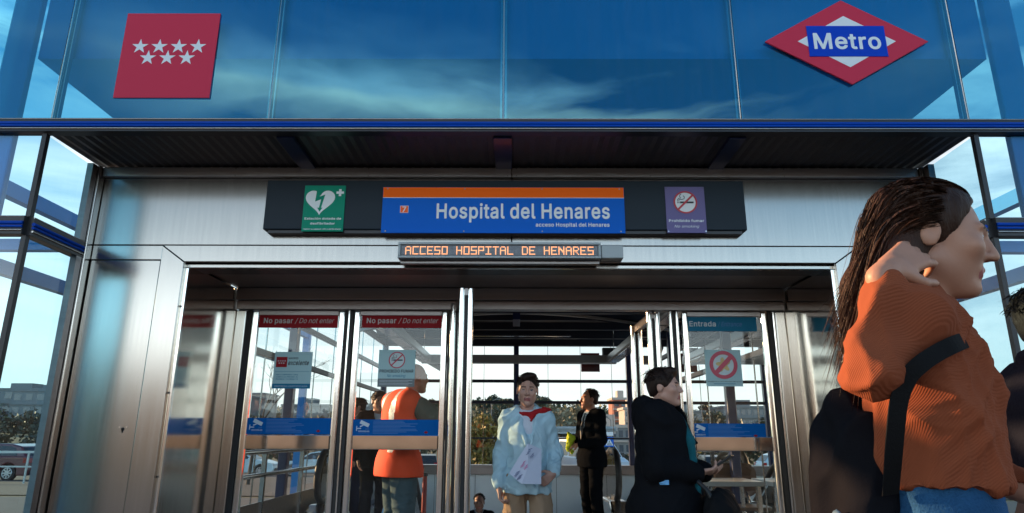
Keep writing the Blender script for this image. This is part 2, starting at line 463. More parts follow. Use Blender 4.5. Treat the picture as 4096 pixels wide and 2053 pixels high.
GLYPH = {
',': (188, ["38,-119 83,-120 85,-118 136,71 69,71 67,70"]),
'/': (249, ["15,-76 69,-77 71,-75 234,532 179,533 178,532"]),
'7': (453, ["62,454 63,452 322,452 324,451 97,1 99,0 164,0 183,36 390,447 391,507 389,508 63,508 62,507"]),
'A': (480, ["17,0 83,0 85,1 131,131 136,142 343,142 395,1 396,0 462,0 365,267 276,508 202,508", "155,199 209,358 238,452 239,454 259,388 323,199"]),
'B': (456, ["60,1 61,0 245,0 290,2 319,8 343,17 369,32 388,49 398,63 407,80 416,108 418,122 418,152 411,184 402,204 394,217 373,238 348,254 332,260 317,262 315,265 316,267 341,277 360,288 375,302 384,315 392,332 397,350 398,390 396,402 387,430 378,447 368,461 357,472 339,485 320,495 301,502 259,508 60,508", "125,58 125,230 263,230 284,226 300,221 319,210 328,202 338,191 349,171 355,151 356,131 353,115 346,99 336,85 323,74 307,66 295,62 265,58", "125,286 125,451 263,450 291,443 313,428 323,417 330,403 336,383 336,361 330,340 325,329 313,313 305,306 279,292 249,286"]),
'C': (510, ["41,227 44,199 51,165 63,128 76,102 94,76 115,52 137,34 163,17 188,6 224,-3 247,-6 288,-6 315,-2 356,10 378,21 407,42 433,68 453,99 465,127 472,160 409,161 400,134 393,120 380,101 360,83 328,64 299,56 274,53 248,54 223,59 190,72 169,87 149,107 130,134 118,160 108,199 104,232 105,280 108,309 115,340 127,369 147,399 166,420 191,437 208,445 239,454 254,456 289,455 313,450 334,442 362,425 382,405 398,379 409,349 472,349 468,371 459,396 437,435 412,463 377,488 339,505 292,515 243,515 205,508 177,498 159,489 125,466 102,442 76,406 58,367 47,326 41,280"]),
'D': (502, ["60,1 61,0 217,0 255,2 286,6 322,17 358,35 388,58 410,81 430,112 440,133 450,161 458,197 461,222 462,274 455,329 442,372 423,410 398,443 376,462 350,480 316,495 279,504 245,508 60,508", "125,58 125,450 126,452 238,452 273,446 295,440 315,431 339,414 351,402 370,378 383,352 395,311 399,280 399,231 395,199 383,158 369,130 357,113 338,94 317,80 285,66 260,60 236,58"]),
'E': (419, ["60,1 61,0 374,0 376,1 376,56 374,58 126,58 125,59 125,228 354,228 356,230 355,285 137,286 126,286 125,287 125,451 371,452 373,453 373,507 371,508 60,508"]),
'F': (410, ["60,1 61,0 123,0 125,1 125,221 345,222 347,223 347,277 345,278 126,278 125,280 125,450 126,452 202,452 367,452 369,453 369,507 367,508 60,508"]),
'G': (520, ["41,227 48,177 56,148 65,123 75,103 92,78 120,47 157,20 196,4 237,-5 289,-6 313,-3 338,3 374,17 410,42 441,75 462,113 474,152 478,183 477,255 283,255 283,200 284,199 413,199 415,197 414,179 409,154 402,135 392,116 380,99 368,88 350,74 335,66 314,59 289,54 262,53 236,56 210,63 189,73 167,89 155,101 133,129 118,160 109,194 104,232 105,288 113,331 124,363 146,398 157,411 173,426 192,438 210,446 243,455 288,455 308,451 334,441 360,424 377,407 391,387 409,349 472,349 474,351 470,368 457,401 439,431 427,447 404,469 372,490 334,506 298,514 276,516 232,514 203,508 161,491 134,474 111,453 86,422 68,392 52,347 44,309 41,280"]),
'H': (517, ["60,1 61,0 123,0 125,1 125,231 391,232 393,230 393,1 394,0 456,0 457,495 457,507 455,508 394,508 393,507 393,290 391,288 126,288 125,290 125,507 123,508 60,508"]),
'I': (300, ["31,1 32,0 268,0 270,1 269,57 184,58 183,59 183,450 184,452 269,452 269,508 32,508 31,507 31,453 32,452 117,452 119,450 119,59 117,58 32,58 31,56"]),
'L': (393, ["60,1 61,0 360,0 362,1 362,56 360,58 125,58 125,270 125,507 123,508 61,508 60,507"]),
'M': (628, ["60,1 61,0 120,0 122,1 120,432 166,301 285,2 288,0 340,0 344,5 458,296 506,432 505,1 506,0 567,0 568,72 567,508 477,508 476,507 350,182 316,76 314,75 282,175 152,507 150,508 61,508 60,507"]),
'N': (523, ["60,1 61,0 123,0 125,1 125,333 121,412 121,425 122,426 195,301 386,1 388,0 463,0 463,508 400,508 399,507 399,160 402,80 352,169 137,507 60,508"]),
'O': (533, ["41,227 48,178 55,152 65,124 87,86 104,64 122,46 137,34 163,17 206,1 247,-6 297,-5 315,-2 348,7 379,22 399,36 418,52 445,83 468,124 483,166 492,218 492,281 486,329 471,377 458,404 445,425 417,458 398,474 376,488 356,498 332,507 312,512 277,516 234,514 190,503 149,483 123,464 104,444 87,422 74,402 62,377 48,330 41,280", "104,231 104,276 110,319 119,351 134,381 152,405 165,419 186,434 211,446 245,455 279,456 308,451 342,437 366,421 391,394 410,361 422,328 429,278 430,231 424,189 414,157 399,127 382,103 359,83 329,65 292,55 260,53 223,59 192,71 161,94 140,119 122,150 110,189"]),
'P': (445, ["60,1 61,0 123,0 125,1 125,185 245,186 276,188 299,194 318,200 347,216 368,234 385,257 398,284 405,307 409,334 409,361 405,389 395,419 378,449 365,463 348,478 324,492 297,502 273,506 253,508 61,508 60,507", "125,243 125,452 232,452 259,450 288,443 300,437 317,424 331,406 339,388 344,366 345,339 342,318 334,295 323,277 311,266 289,252 256,244"]),
'R': (449, ["60,1 61,0 123,0 125,1 125,197 246,198 352,1 354,0 427,0 314,208 342,222 366,240 381,256 395,280 406,313 410,343 408,380 398,417 386,441 367,464 340,485 322,494 303,500 274,506 254,508 60,508", "125,256 125,452 233,452 261,450 293,442 306,435 319,425 330,412 337,398 344,375 346,350 343,325 337,307 329,292 315,278 292,264 262,256"]),
'S': (447, ["39,126 43,106 53,77 75,46 90,32 111,17 129,8 154,0 200,-8 247,-8 265,-6 290,-1 316,7 352,28 376,49 390,69 400,90 406,110 409,137 408,155 404,175 393,200 382,216 365,233 343,248 318,261 274,277 189,300 166,309 146,321 127,338 121,347 116,364 116,387 121,406 131,421 143,434 157,443 175,451 192,456 215,459 235,459 262,455 280,449 307,434 317,425 327,411 338,378 399,378 401,379 400,387 398,403 391,424 384,438 371,457 354,474 334,488 311,500 289,508 261,514 240,516 193,514 147,502 127,493 106,480 84,459 72,444 60,421 55,402 52,381 54,349 60,326 71,307 97,280 115,267 138,255 172,243 275,213 310,197 322,189 333,178 340,166 346,144 345,126 339,107 334,98 326,87 313,76 286,60 261,53 241,50 206,50 192,52 167,58 146,68 133,78 115,99 108,117 103,137 40,137 39,135"]),
'T': (449, ["31,453 33,452 191,452 192,450 193,0 255,0 256,1 256,216 256,450 258,452 416,452 417,453 417,508 33,508 31,507"]),
'U': (517, ["60,174 61,155 65,130 74,100 82,84 105,53 122,36 144,21 179,4 204,-3 237,-8 290,-7 314,-3 340,5 375,22 394,35 414,54 432,79 443,100 455,140 458,173 458,507 456,508 394,508 393,507 393,298 393,168 391,152 383,126 373,107 362,92 344,76 323,64 301,56 279,52 250,51 231,53 202,61 180,72 159,89 141,112 132,131 126,157 125,507 123,508 61,508 60,507"]),
'V': (480, ["17,506 203,3 205,0 276,0 278,1 448,468 461,508 396,508 394,506 288,201 244,62 240,56 194,201 85,507 83,508 18,508"]),
'Y': (472, ["18,506 203,209 204,1 205,0 266,0 268,1 268,207 354,347 454,507 453,508 382,508 380,507 272,330 236,264 205,323 92,507 90,508 19,508"]),
'Z': (438, ["40,453 41,452 270,452 321,454 322,452 279,393 42,47 42,0 398,0 400,1 400,55 398,58 205,58 129,56 117,56 116,57 163,120 396,461 396,508 41,508 40,507"]),
'a': (389, ["31,91 40,59 56,33 68,21 83,11 116,-3 142,-8 178,-8 209,-1 229,8 248,21 258,30 273,52 277,50 278,0 335,0 337,1 337,260 334,286 328,307 321,322 308,341 297,352 279,364 257,374 241,379 219,383 197,384 175,384 150,380 123,372 98,360 79,347 64,331 53,315 42,292 51,288 99,274 118,301 130,312 144,320 162,327 177,330 204,331 219,329 243,320 252,314 265,299 275,271 276,253 272,241 263,234 244,228 169,219 121,210 94,201 74,191 62,183 50,170 38,150 31,123", "92,96 93,117 101,136 110,146 123,154 156,165 248,179 267,185 274,189 276,187 276,138 275,125 270,107 264,94 254,79 244,70 226,58 199,48 168,45 148,47 128,53 113,61 104,69 97,79"]),
'b': (424, ["52,2 54,0 111,1 112,57 118,58 145,23 178,1 213,-8 246,-8 265,-5 294,5 325,24 346,46 365,75 374,95 382,119 388,149 390,171 389,220 379,269 361,309 350,326 332,346 305,366 286,375 265,381 242,384 216,384 196,381 178,376 150,358 138,347 119,321 116,319 114,321 114,507 113,508 54,508 52,507", "114,167 113,210 115,226 120,249 132,278 149,302 162,312 180,323 200,328 235,329 246,327 263,322 283,309 300,291 313,268 324,234 327,208 328,176 325,150 320,129 309,102 297,83 281,66 266,57 241,48 220,47 192,50 171,59 154,71 138,90 127,111 117,142"]),
'c': (396, ["35,165 43,120 51,95 61,75 86,41 105,24 124,12 146,2 169,-5 189,-8 226,-8 250,-4 269,2 295,14 309,23 332,44 347,65 359,90 363,101 361,103 305,117 296,96 284,78 271,66 252,55 235,49 216,46 190,47 165,54 143,67 129,82 111,110 103,135 98,160 97,207 102,237 109,261 125,289 133,299 149,313 164,322 181,327 193,329 222,329 241,325 261,317 273,308 286,296 295,282 304,262 361,278 355,296 346,313 336,328 320,344 289,366 256,378 221,384 193,384 171,381 139,372 107,353 91,340 76,323 59,298 50,279 43,256 37,228 35,210"]),
'd': (424, ["35,165 39,135 45,111 54,85 66,63 78,47 94,29 116,13 131,5 152,-3 179,-8 212,-8 237,-3 253,4 274,18 288,32 305,57 311,58 313,57 313,1 370,0 372,2 372,343 372,507 370,508 312,508 311,507 310,320 305,321 291,342 276,357 255,372 229,381 209,384 173,383 140,375 120,366 93,346 79,331 60,304 51,285 42,256 37,231 35,212", "97,168 97,209 99,225 103,244 115,277 131,299 147,313 164,323 184,328 219,329 237,325 255,318 274,303 290,283 299,265 308,236 311,207 312,174 308,143 302,122 291,97 276,76 265,66 244,54 219,47 190,47 176,50 158,57 139,70 124,88 110,112 101,143"]),
'e': (404, ["35,164 40,131 48,102 60,76 81,47 105,24 130,9 159,-2 193,-8 231,-8 247,-6 278,3 297,11 322,27 339,43 356,68 365,90 307,105 289,76 277,65 263,57 246,50 225,46 200,46 181,49 150,62 138,70 125,84 114,99 104,121 99,143 97,160 96,168 98,169 369,169 371,171 371,219 365,258 354,290 337,321 319,341 287,365 256,377 219,384 181,383 143,374 127,367 109,355 84,333 60,300 44,259 39,239 35,209", "97,222 101,248 114,280 132,302 151,317 163,323 182,328 197,330 228,328 255,319 278,300 292,281 300,263 307,239 309,226 307,221"]),
'f': (254, ["6,329 7,328 79,328 81,326 81,1 82,0 140,0 142,1 142,326 143,328 205,328 226,328 228,329 228,378 226,380 143,380 142,381 142,430 149,452 155,461 166,469 183,474 207,474 226,469 228,470 242,520 232,524 206,530 173,530 153,526 137,520 113,506 94,483 84,460 81,445 81,381 79,380 7,379"]),
'g': (425, ["35,167 43,122 54,91 67,70 81,52 100,35 122,21 140,14 156,9 182,5 210,5 234,9 248,14 271,27 288,42 305,67 311,67 312,-10 308,-37 302,-52 296,-62 287,-71 273,-81 255,-90 229,-96 191,-97 172,-94 154,-88 134,-77 116,-60 101,-41 51,-70 65,-92 83,-111 106,-127 130,-138 152,-145 184,-150 229,-150 264,-144 299,-132 328,-114 344,-99 355,-83 364,-64 369,-48 373,-20 372,378 313,378 313,320 311,319 307,320 289,345 275,359 253,373 227,382 214,384 171,383 139,374 115,362 94,347 78,329 61,305 51,285 43,260 37,232 35,213", "97,172 98,220 104,248 113,273 129,296 144,311 161,321 182,328 213,330 232,327 256,317 274,304 291,282 300,264 309,235 311,216 313,182 310,154 301,123 294,108 280,88 270,80 250,68 233,62 213,59 181,61 160,68 137,82 121,100 111,116 103,140"]),
'h': (410, ["52,1 54,0 113,0 114,1 114,242 117,259 124,278 141,303 160,317 185,326 212,330 235,326 249,322 262,314 280,295 287,282 293,265 296,245 296,1 298,0 356,0 357,243 353,285 346,308 337,327 322,348 311,358 297,368 272,378 248,384 218,384 197,382 176,375 145,356 129,340 115,318 114,507 113,508 53,508"]),
'i': (167, ["42,475 49,460 62,448 74,444 92,444 105,448 119,460 126,476 126,491 120,505 106,518 90,524 76,524 61,518 48,505 42,491", "53,1 54,0 112,0 114,1 114,378 112,380 54,380 53,378"]),
'k': (381, ["52,1 54,0 113,0 114,1 114,139 154,177 294,0 371,0 201,216 334,352 359,379 285,379 122,212 116,212 114,213 114,507 113,508 53,508"]),
'l': (189, ["52,85 54,63 61,40 74,20 87,10 105,2 124,-2 156,-2 180,4 170,53 139,52 130,55 124,58 119,65 115,77 114,355 114,508 113,509 54,509 52,508"]),
'm': (610, ["52,1 54,0 113,0 114,1 114,252 116,264 123,284 133,300 145,312 161,322 185,330 215,330 240,321 252,312 262,301 272,279 274,268 275,0 334,0 335,1 336,262 342,283 353,302 365,314 388,326 410,330 427,330 443,328 454,324 472,314 479,307 487,295 494,275 496,256 496,75 497,0 556,0 557,1 557,265 555,285 548,313 540,329 528,347 511,364 487,377 460,384 433,386 396,380 369,369 351,356 332,337 318,312 306,336 297,350 286,362 272,373 260,379 241,384 222,386 205,386 174,377 150,362 130,343 113,314 112,379 54,380 52,378"]),
'n': (410, ["52,1 54,0 113,0 114,1 115,249 124,278 135,296 149,310 173,323 190,328 212,330 235,326 249,322 262,314 276,301 289,277 296,245 297,0 356,0 357,1 357,118 357,255 354,280 347,305 338,325 326,343 312,358 287,373 260,382 238,384 218,384 197,382 171,373 145,356 129,340 113,314 112,379 54,380 52,378"]),
'o': (415, ["35,165 40,132 51,95 72,59 93,34 124,12 157,-2 189,-8 234,-7 269,2 298,16 321,33 344,59 364,95 376,132 381,167 380,211 376,244 362,286 343,319 316,347 288,366 256,378 221,384 183,383 145,374 121,363 98,346 71,316 50,279 40,244 35,210", "97,168 97,206 99,222 103,241 116,276 133,299 145,310 164,322 186,328 222,329 233,327 251,322 275,306 292,288 305,264 315,233 319,207 320,185 317,152 307,117 298,98 282,76 268,64 247,53 225,47 199,46 184,48 165,54 143,67 123,90 111,110 102,139"]),
'p': (424, ["52,-142 54,-143 113,-143 114,-142 115,58 119,57 132,38 148,21 175,2 190,-3 209,-7 241,-8 271,-3 293,4 313,15 328,27 345,44 360,66 373,92 385,131 390,170 390,207 384,250 375,279 363,305 345,332 323,354 292,372 261,382 224,385 190,380 167,370 147,356 135,343 119,320 114,319 112,320 111,379 54,380 52,378", "114,168 113,209 115,226 126,265 134,281 145,297 161,312 179,322 197,328 211,330 244,328 262,322 286,307 301,289 314,265 323,238 327,208 328,175 325,150 315,115 307,98 295,80 279,65 259,53 238,48 211,47 190,51 170,59 157,69 142,84 128,108 118,137"]),
'q': (424, ["35,164 39,135 46,107 53,87 65,64 80,44 97,27 112,15 137,2 162,-5 184,-8 207,-8 232,-4 252,3 272,17 289,33 305,57 310,58 311,-142 312,-143 370,-143 372,-142 372,71 372,378 370,380 313,379 313,320 311,319 306,320 289,344 274,359 248,375 227,382 201,385 164,382 138,374 114,362 96,349 80,332 65,312 52,287 43,259 37,230 35,212", "97,169 97,208 100,230 108,261 117,280 129,296 145,312 157,319 181,328 195,330 228,328 246,322 270,307 284,292 298,267 307,240 311,207 312,174 309,148 304,127 293,100 280,80 263,65 245,54 222,48 195,47 182,49 158,57 142,68 129,81 112,107 101,143"]),
'r': (259, ["52,1 54,0 113,0 114,1 114,249 118,267 125,282 133,294 144,304 166,318 196,326 223,326 242,322 243,324 243,383 238,384 202,384 191,382 166,375 140,358 127,343 114,320 112,322 111,379 54,380 52,378"]),
's': (365, ["36,90 42,72 50,55 67,33 94,12 128,-2 162,-8 212,-7 237,-2 257,5 284,19 297,29 313,48 322,64 328,80 331,97 331,117 328,133 318,156 308,170 298,179 269,197 242,206 159,226 135,236 123,244 115,254 109,269 109,285 118,305 132,317 148,326 176,332 208,331 232,324 247,312 253,305 270,277 323,289 324,291 310,323 297,342 286,353 270,365 238,378 203,384 156,382 123,374 92,357 66,333 55,314 49,297 47,263 50,247 59,226 66,215 80,201 108,184 144,171 220,153 244,144 257,133 264,122 268,108 267,93 258,75 240,59 220,50 191,45 173,45 153,48 136,54 125,60 109,74 101,87 93,106 40,95 36,93"]),
't': (227, ["6,329 7,327 63,327 65,326 65,82 69,60 77,41 84,30 96,17 112,7 130,0 152,-4 186,-4 205,-1 213,3 201,53 171,49 158,50 142,56 134,64 128,78 126,89 126,126 126,326 127,327 202,327 204,329 204,378 202,379 127,380 126,470 124,471 66,471 65,470 65,381 63,379 7,379"]),
'u': (410, ["52,140 56,97 62,76 73,52 84,36 98,22 127,5 148,-2 166,-5 198,-5 231,3 250,12 265,22 281,40 298,65 299,1 356,1 357,378 356,379 297,379 296,321 296,143 293,123 287,105 270,78 250,62 219,51 182,51 163,57 143,69 126,90 116,117 114,130 114,378 113,379 53,379"]),
'w': (567, ["23,377 135,8 140,0 198,0 199,1 258,207 284,306 320,167 368,1 370,0 429,0 530,330 543,379 482,380 480,378 428,194 397,71 368,190 317,378 316,380 253,379 200,192 170,69 142,183 87,378 86,380 25,380"]),
'x': (379, ["22,0 92,0 155,95 189,154 225,94 287,0 357,0 225,191 344,368 351,378 349,380 282,379 223,290 194,236 191,234 158,290 100,379 30,379 154,194"]),
'Á': (480, ["17,0 83,0 85,1 131,131 136,142 343,142 395,1 396,0 462,0 365,267 276,508 202,508", "155,199 209,358 238,452 239,454 259,388 323,199", "214,559 263,559 328,658 260,658"]),
'ó': (415, ["35,165 40,132 51,95 72,59 93,34 124,12 157,-2 189,-8 234,-7 269,2 298,16 321,33 344,59 364,95 376,132 381,167 380,211 376,244 362,286 343,319 316,347 288,366 256,378 221,384 183,383 145,374 121,363 98,346 71,316 50,279 40,244 35,210", "97,168 97,206 99,222 103,241 116,276 133,299 145,310 164,322 186,328 222,329 233,327 251,322 275,306 292,288 305,264 315,233 319,207 320,185 317,152 307,117 298,98 282,76 268,64 247,53 225,47 199,46 184,48 165,54 143,67 123,90 111,110 102,139", "182,430 231,430 295,529 229,529"]),
}


BOLD_GLYPH = {
'7': (453, ["43,453 45,444 51,438 63,434 294,432 79,5 80,-9 92,-18 169,-18 182,-8 207,42 408,441 408,515 399,525 389,528 57,526 51,524 44,513"]),
'A': (480, ["-2,-6 5,-16 17,-20 83,-20 95,-16 104,-3 149,124 329,124 377,-5 384,-16 396,-20 461,-20 473,-16 480,-7 481,6 383,272 292,519 285,525 275,528 202,528 190,524 182,510 -1,7", "182,218 238,386 240,387 253,344 297,219"]),
'B': (456, ["41,0 43,-9 49,-16 61,-20 282,-18 313,-12 349,-1 379,16 404,39 425,74 434,102 437,122 434,172 426,198 410,227 390,248 364,268 391,292 404,312 412,331 417,358 417,390 408,427 391,462 367,488 344,504 307,520 259,528 61,528 51,525 45,519 41,507", "144,77 145,212 263,212 294,203 315,189 331,165 336,150 337,131 330,109 311,89 289,80 265,76", "144,305 144,432 254,432 280,427 300,415 311,400 316,387 317,361 309,339 295,322 273,310 249,304"]),
'D': (502, ["41,0 43,-9 49,-16 61,-20 217,-20 282,-14 328,-1 358,13 386,32 422,66 446,102 468,155 480,222 481,274 475,325 463,370 445,410 419,446 391,474 360,496 322,513 285,522 245,528 61,528 51,525 45,519 41,507", "144,77 144,431 238,432 267,428 305,415 338,390 354,368 365,346 375,314 380,280 380,231 377,206 365,164 353,140 328,110 307,96 279,84 236,76"]),
'E': (419, ["41,0 43,-9 49,-16 61,-20 374,-20 384,-17 393,-7 395,56 392,66 382,75 144,78 144,209 362,211 372,220 375,230 375,284 371,296 364,302 354,304 174,304 144,306 144,432 379,434 389,443 392,453 392,507 389,517 381,525 371,528 61,528 51,525 42,515"]),
'F': (410, ["41,0 43,-9 49,-16 61,-20 123,-20 133,-17 141,-9 144,1 145,202 345,202 355,205 364,215 366,277 363,287 353,296 144,299 144,432 241,432 367,432 379,436 385,443 388,453 388,507 385,517 375,526 61,528 51,525 42,515"]),
'G': (520, ["22,227 30,171 47,117 76,68 110,31 147,4 190,-14 237,-24 289,-25 344,-15 384,1 420,26 457,65 480,107 494,157 497,183 497,254 494,264 488,271 476,275 284,275 274,272 266,264 264,254 264,200 268,188 274,182 284,180 393,180 391,160 379,131 364,109 340,90 322,81 289,73 262,72 230,77 199,89 177,105 159,125 141,154 130,187 124,220 123,276 126,303 138,348 151,373 178,406 206,424 244,436 288,436 321,426 350,408 375,377 391,340 399,332 409,330 480,331 490,340 493,351 479,399 452,446 414,485 382,506 348,521 316,530 276,535 232,533 197,526 165,514 139,500 105,474 81,447 60,417 45,387 34,353 25,309 22,280"]),
'H': (517, ["41,0 43,-9 49,-16 61,-20 123,-20 133,-17 142,-7 145,212 372,212 375,-7 384,-17 394,-20 455,-20 465,-17 472,-11 476,1 476,496 474,515 461,526 394,528 384,525 376,517 374,507 372,308 145,308 142,515 133,525 123,528 61,528 51,525 45,519 41,507"]),
'I': (300, ["12,0 14,-9 20,-16 32,-20 268,-20 278,-17 286,-9 289,1 289,56 285,68 278,74 268,76 202,78 202,431 268,432 280,436 286,443 289,453 288,508 286,517 280,524 268,528 32,528 22,525 14,517 12,507 12,453 16,441 22,435 32,432 100,431 100,78 32,76 20,72 14,66 12,56"]),
'L': (393, ["41,0 43,-9 49,-16 61,-20 360,-20 370,-17 379,-7 381,56 378,66 368,75 144,77 144,271 142,515 133,525 123,528 61,528 51,525 42,515"]),
'M': (628, ["41,0 43,-9 49,-16 61,-20 126,-18 132,-16 140,-5 141,312 267,-4 276,-16 282,-18 340,-20 350,-17 359,-8 484,312 487,-5 494,-16 506,-20 566,-20 578,-16 584,-9 587,1 587,233 587,507 584,517 576,525 566,528 477,528 467,525 461,519 315,138 168,518 160,525 150,528 53,526 43,517 41,507"]),
'N': (523, ["41,0 43,-9 49,-16 61,-20 129,-18 135,-16 143,-5 144,350 372,-11 378,-17 388,-20 462,-20 472,-17 479,-11 483,1 483,504 479,519 472,525 462,528 394,526 388,524 381,513 378,162 153,518 145,525 135,528 61,528 51,525 45,519 41,507"]),
'O': (533, ["22,227 30,172 47,118 79,65 112,30 153,1 200,-17 247,-25 297,-24 338,-16 364,-7 389,6 428,36 461,73 486,118 501,160 511,218 511,281 504,335 486,390 461,435 427,474 386,504 338,525 290,534 243,534 189,523 151,506 113,480 76,439 47,390 34,352 23,292", "123,231 123,276 126,303 137,345 147,366 168,395 185,411 207,424 245,436 279,437 302,433 332,421 356,405 375,384 395,348 407,309 410,278 411,231 408,205 396,163 386,142 366,113 349,99 323,83 292,74 260,72 229,77 202,87 172,109 156,129 140,156 128,195"]),
'P': (445, ["41,0 43,-9 49,-16 61,-20 123,-20 133,-17 141,-9 144,1 144,166 245,166 305,176 324,182 357,200 373,214 394,236 412,268 420,289 427,324 428,361 423,395 415,420 403,445 387,467 367,486 340,505 303,520 273,526 253,528 61,528 51,525 45,519 41,507", "144,262 144,433 259,432 282,425 304,411 315,396 321,382 325,366 326,339 316,301 301,282 283,270 256,262"]),
'R': (449, ["41,0 43,-9 49,-16 61,-20 123,-20 135,-16 141,-9 144,1 144,177 235,178 336,-9 342,-16 354,-20 426,-20 438,-16 446,-5 445,8 341,199 370,218 392,240 407,262 421,295 428,331 428,373 421,409 405,446 393,464 369,488 350,501 323,514 297,522 266,526 61,528 49,524 43,517 41,507", "144,275 144,433 261,432 287,424 305,412 319,392 325,374 327,350 321,318 305,294 286,282 262,276"]),
'U': (517, ["41,174 48,120 56,94 69,69 89,43 112,20 139,2 161,-9 186,-18 220,-25 280,-27 335,-17 363,-6 385,6 411,25 441,58 461,94 473,134 477,173 477,507 473,519 466,525 456,527 394,527 384,525 378,519 374,507 374,374 374,168 371,149 360,122 346,102 334,92 317,82 295,74 250,70 227,73 203,81 182,93 168,107 152,132 145,157 142,515 133,525 123,527 61,527 51,525 43,517 41,507"]),
'V': (480, ["-2,506 185,-3 193,-16 205,-20 276,-20 286,-17 294,-9 456,434 481,503 481,513 478,519 471,525 461,528 396,528 386,525 379,518 240,121 212,207 101,517 93,525 83,528 18,528 8,525 2,519"]),
'Z': (438, ["21,452 23,443 29,436 41,432 284,432 25,56 23,46 23,1 25,-9 31,-16 43,-20 404,-18 410,-16 418,-5 419,56 415,68 408,74 398,76 155,77 413,452 416,462 416,507 413,517 407,524 395,528 35,526 29,524 22,513"]),
'a': (389, ["12,91 22,53 40,23 58,5 73,-5 110,-21 142,-27 192,-25 225,-15 256,4 262,-11 268,-16 278,-19 335,-19 345,-16 353,-9 356,1 356,260 352,292 346,313 337,332 324,351 294,377 251,396 206,403 175,403 144,398 117,390 88,376 69,363 42,333 25,301 23,286 34,274 99,255 110,259 129,285 151,303 177,311 213,311 233,304 248,291 256,270 257,252 238,246 169,238 115,228 88,219 64,207 34,180 20,156 12,123", "111,97 112,115 120,130 136,139 162,147 255,161 256,129 250,108 238,89 216,74 193,66 154,65 134,71 119,80"]),
'b': (424, ["33,1 37,-10 48,-18 111,-19 121,-16 127,-10 133,9 162,-12 186,-22 213,-27 246,-27 279,-21 314,-6 341,13 366,41 390,84 404,131 409,171 409,207 403,252 387,300 366,336 336,367 295,391 252,402 206,402 172,394 134,370 133,507 130,517 123,525 113,527 54,527 44,525 37,519 33,507", "133,167 133,219 146,264 156,281 168,293 186,305 201,309 240,309 257,304 273,293 284,281 295,262 306,228 308,208 307,156 293,112 281,93 271,82 254,72 235,66 198,68 181,75 166,86 145,117 135,148"]),
'c': (396, ["16,165 25,114 45,65 67,35 90,12 109,-1 151,-20 189,-27 234,-26 260,-21 285,-12 323,10 356,44 373,74 381,95 382,101 378,113 366,121 310,135 299,135 287,126 280,106 268,88 246,73 216,65 190,66 171,72 145,92 129,116 117,160 116,207 120,231 127,255 141,279 161,299 187,309 222,310 251,301 270,286 288,252 298,244 311,244 368,259 377,266 380,277 373,302 352,338 324,365 291,386 262,396 221,403 183,402 133,390 111,379 79,354 60,333 43,308 29,277 20,240 16,210"]),
'd': (424, ["16,165 25,112 44,63 68,30 90,8 111,-6 154,-23 179,-27 212,-27 253,-17 279,-2 292,10 296,-8 308,-18 378,-17 388,-8 391,2 391,341 389,515 380,525 370,527 304,526 294,517 292,507 291,370 253,394 209,403 173,402 144,396 128,391 97,373 83,362 59,336 44,314 31,286 18,231", "116,168 117,218 130,265 148,290 162,301 185,309 219,310 241,304 257,293 269,281 281,259 290,230 292,207 292,162 279,115 268,96 255,82 238,72 223,67 204,66 182,68 163,76 149,86 128,118 119,149"]),
'e': (404, ["16,164 22,125 30,96 44,66 65,37 85,16 116,-5 146,-18 184,-26 231,-27 263,-22 290,-13 319,2 338,16 365,46 379,73 384,90 383,96 371,109 307,124 295,120 273,86 251,72 225,65 187,67 160,78 138,98 125,119 118,144 117,150 126,150 369,150 379,153 388,163 390,219 383,264 372,296 353,331 329,357 297,381 262,395 228,402 181,402 137,392 99,371 68,343 44,310 26,265 16,209", "119,241 126,263 139,282 161,301 180,308 197,311 222,310 245,303 264,288 278,267 287,242 285,240"]),
'f': (254, ["-13,328 -9,317 1,310 62,307 62,1 66,-11 72,-17 82,-20 146,-18 152,-16 160,-5 161,307 226,308 239,314 245,321 247,329 247,378 243,390 236,396 226,398 161,400 161,430 169,448 183,454 207,454 232,450 238,454 246,464 261,516 260,528 249,539 206,548 173,548 136,540 107,524 84,502 72,482 64,458 62,400 7,398 -5,394 -10,388 -13,378"]),
'h': (410, ["33,0 36,-9 42,-16 54,-20 113,-20 123,-17 130,-9 133,1 133,242 135,253 142,272 159,294 184,306 212,310 243,304 257,294 267,280 275,259 277,245 279,-7 288,-17 298,-20 356,-20 366,-17 373,-9 376,1 376,209 376,255 368,303 353,337 327,370 307,384 288,393 266,400 238,404 208,402 184,398 165,391 134,373 133,507 130,517 123,525 113,528 54,528 44,525 36,517 33,507"]),
'i': (167, ["23,475 29,455 47,436 68,426 86,424 115,432 135,450 144,470 145,491 137,513 122,530 101,540 76,542 51,534 35,519 24,497", "34,0 36,-9 42,-16 54,-20 118,-18 124,-16 132,-5 132,379 130,388 124,394 112,398 48,398 42,394 35,384"]),
'l': (189, ["33,85 36,57 43,34 58,10 77,-6 106,-18 124,-21 156,-21 187,-15 197,-4 198,12 185,65 179,70 169,73 138,72 133,84 133,355 133,508 130,518 123,525 113,528 54,528 44,525 35,516"]),
'm': (610, ["33,0 36,-9 42,-16 54,-20 113,-20 123,-17 130,-9 133,1 134,258 142,279 155,296 168,304 192,312 214,310 230,305 246,291 254,273 255,1 258,-9 264,-16 276,-20 334,-20 344,-17 352,-7 355,262 360,277 369,292 394,308 410,312 437,310 462,298 472,282 477,256 477,59 477,1 480,-9 488,-17 498,-20 562,-18 572,-11 576,1 576,265 574,285 569,309 556,339 544,357 526,376 506,389 479,400 453,404 420,404 390,398 359,385 341,372 320,352 290,384 271,395 247,402 216,406 184,400 152,387 133,372 128,388 117,398 54,398 42,394 36,388 33,378"]),
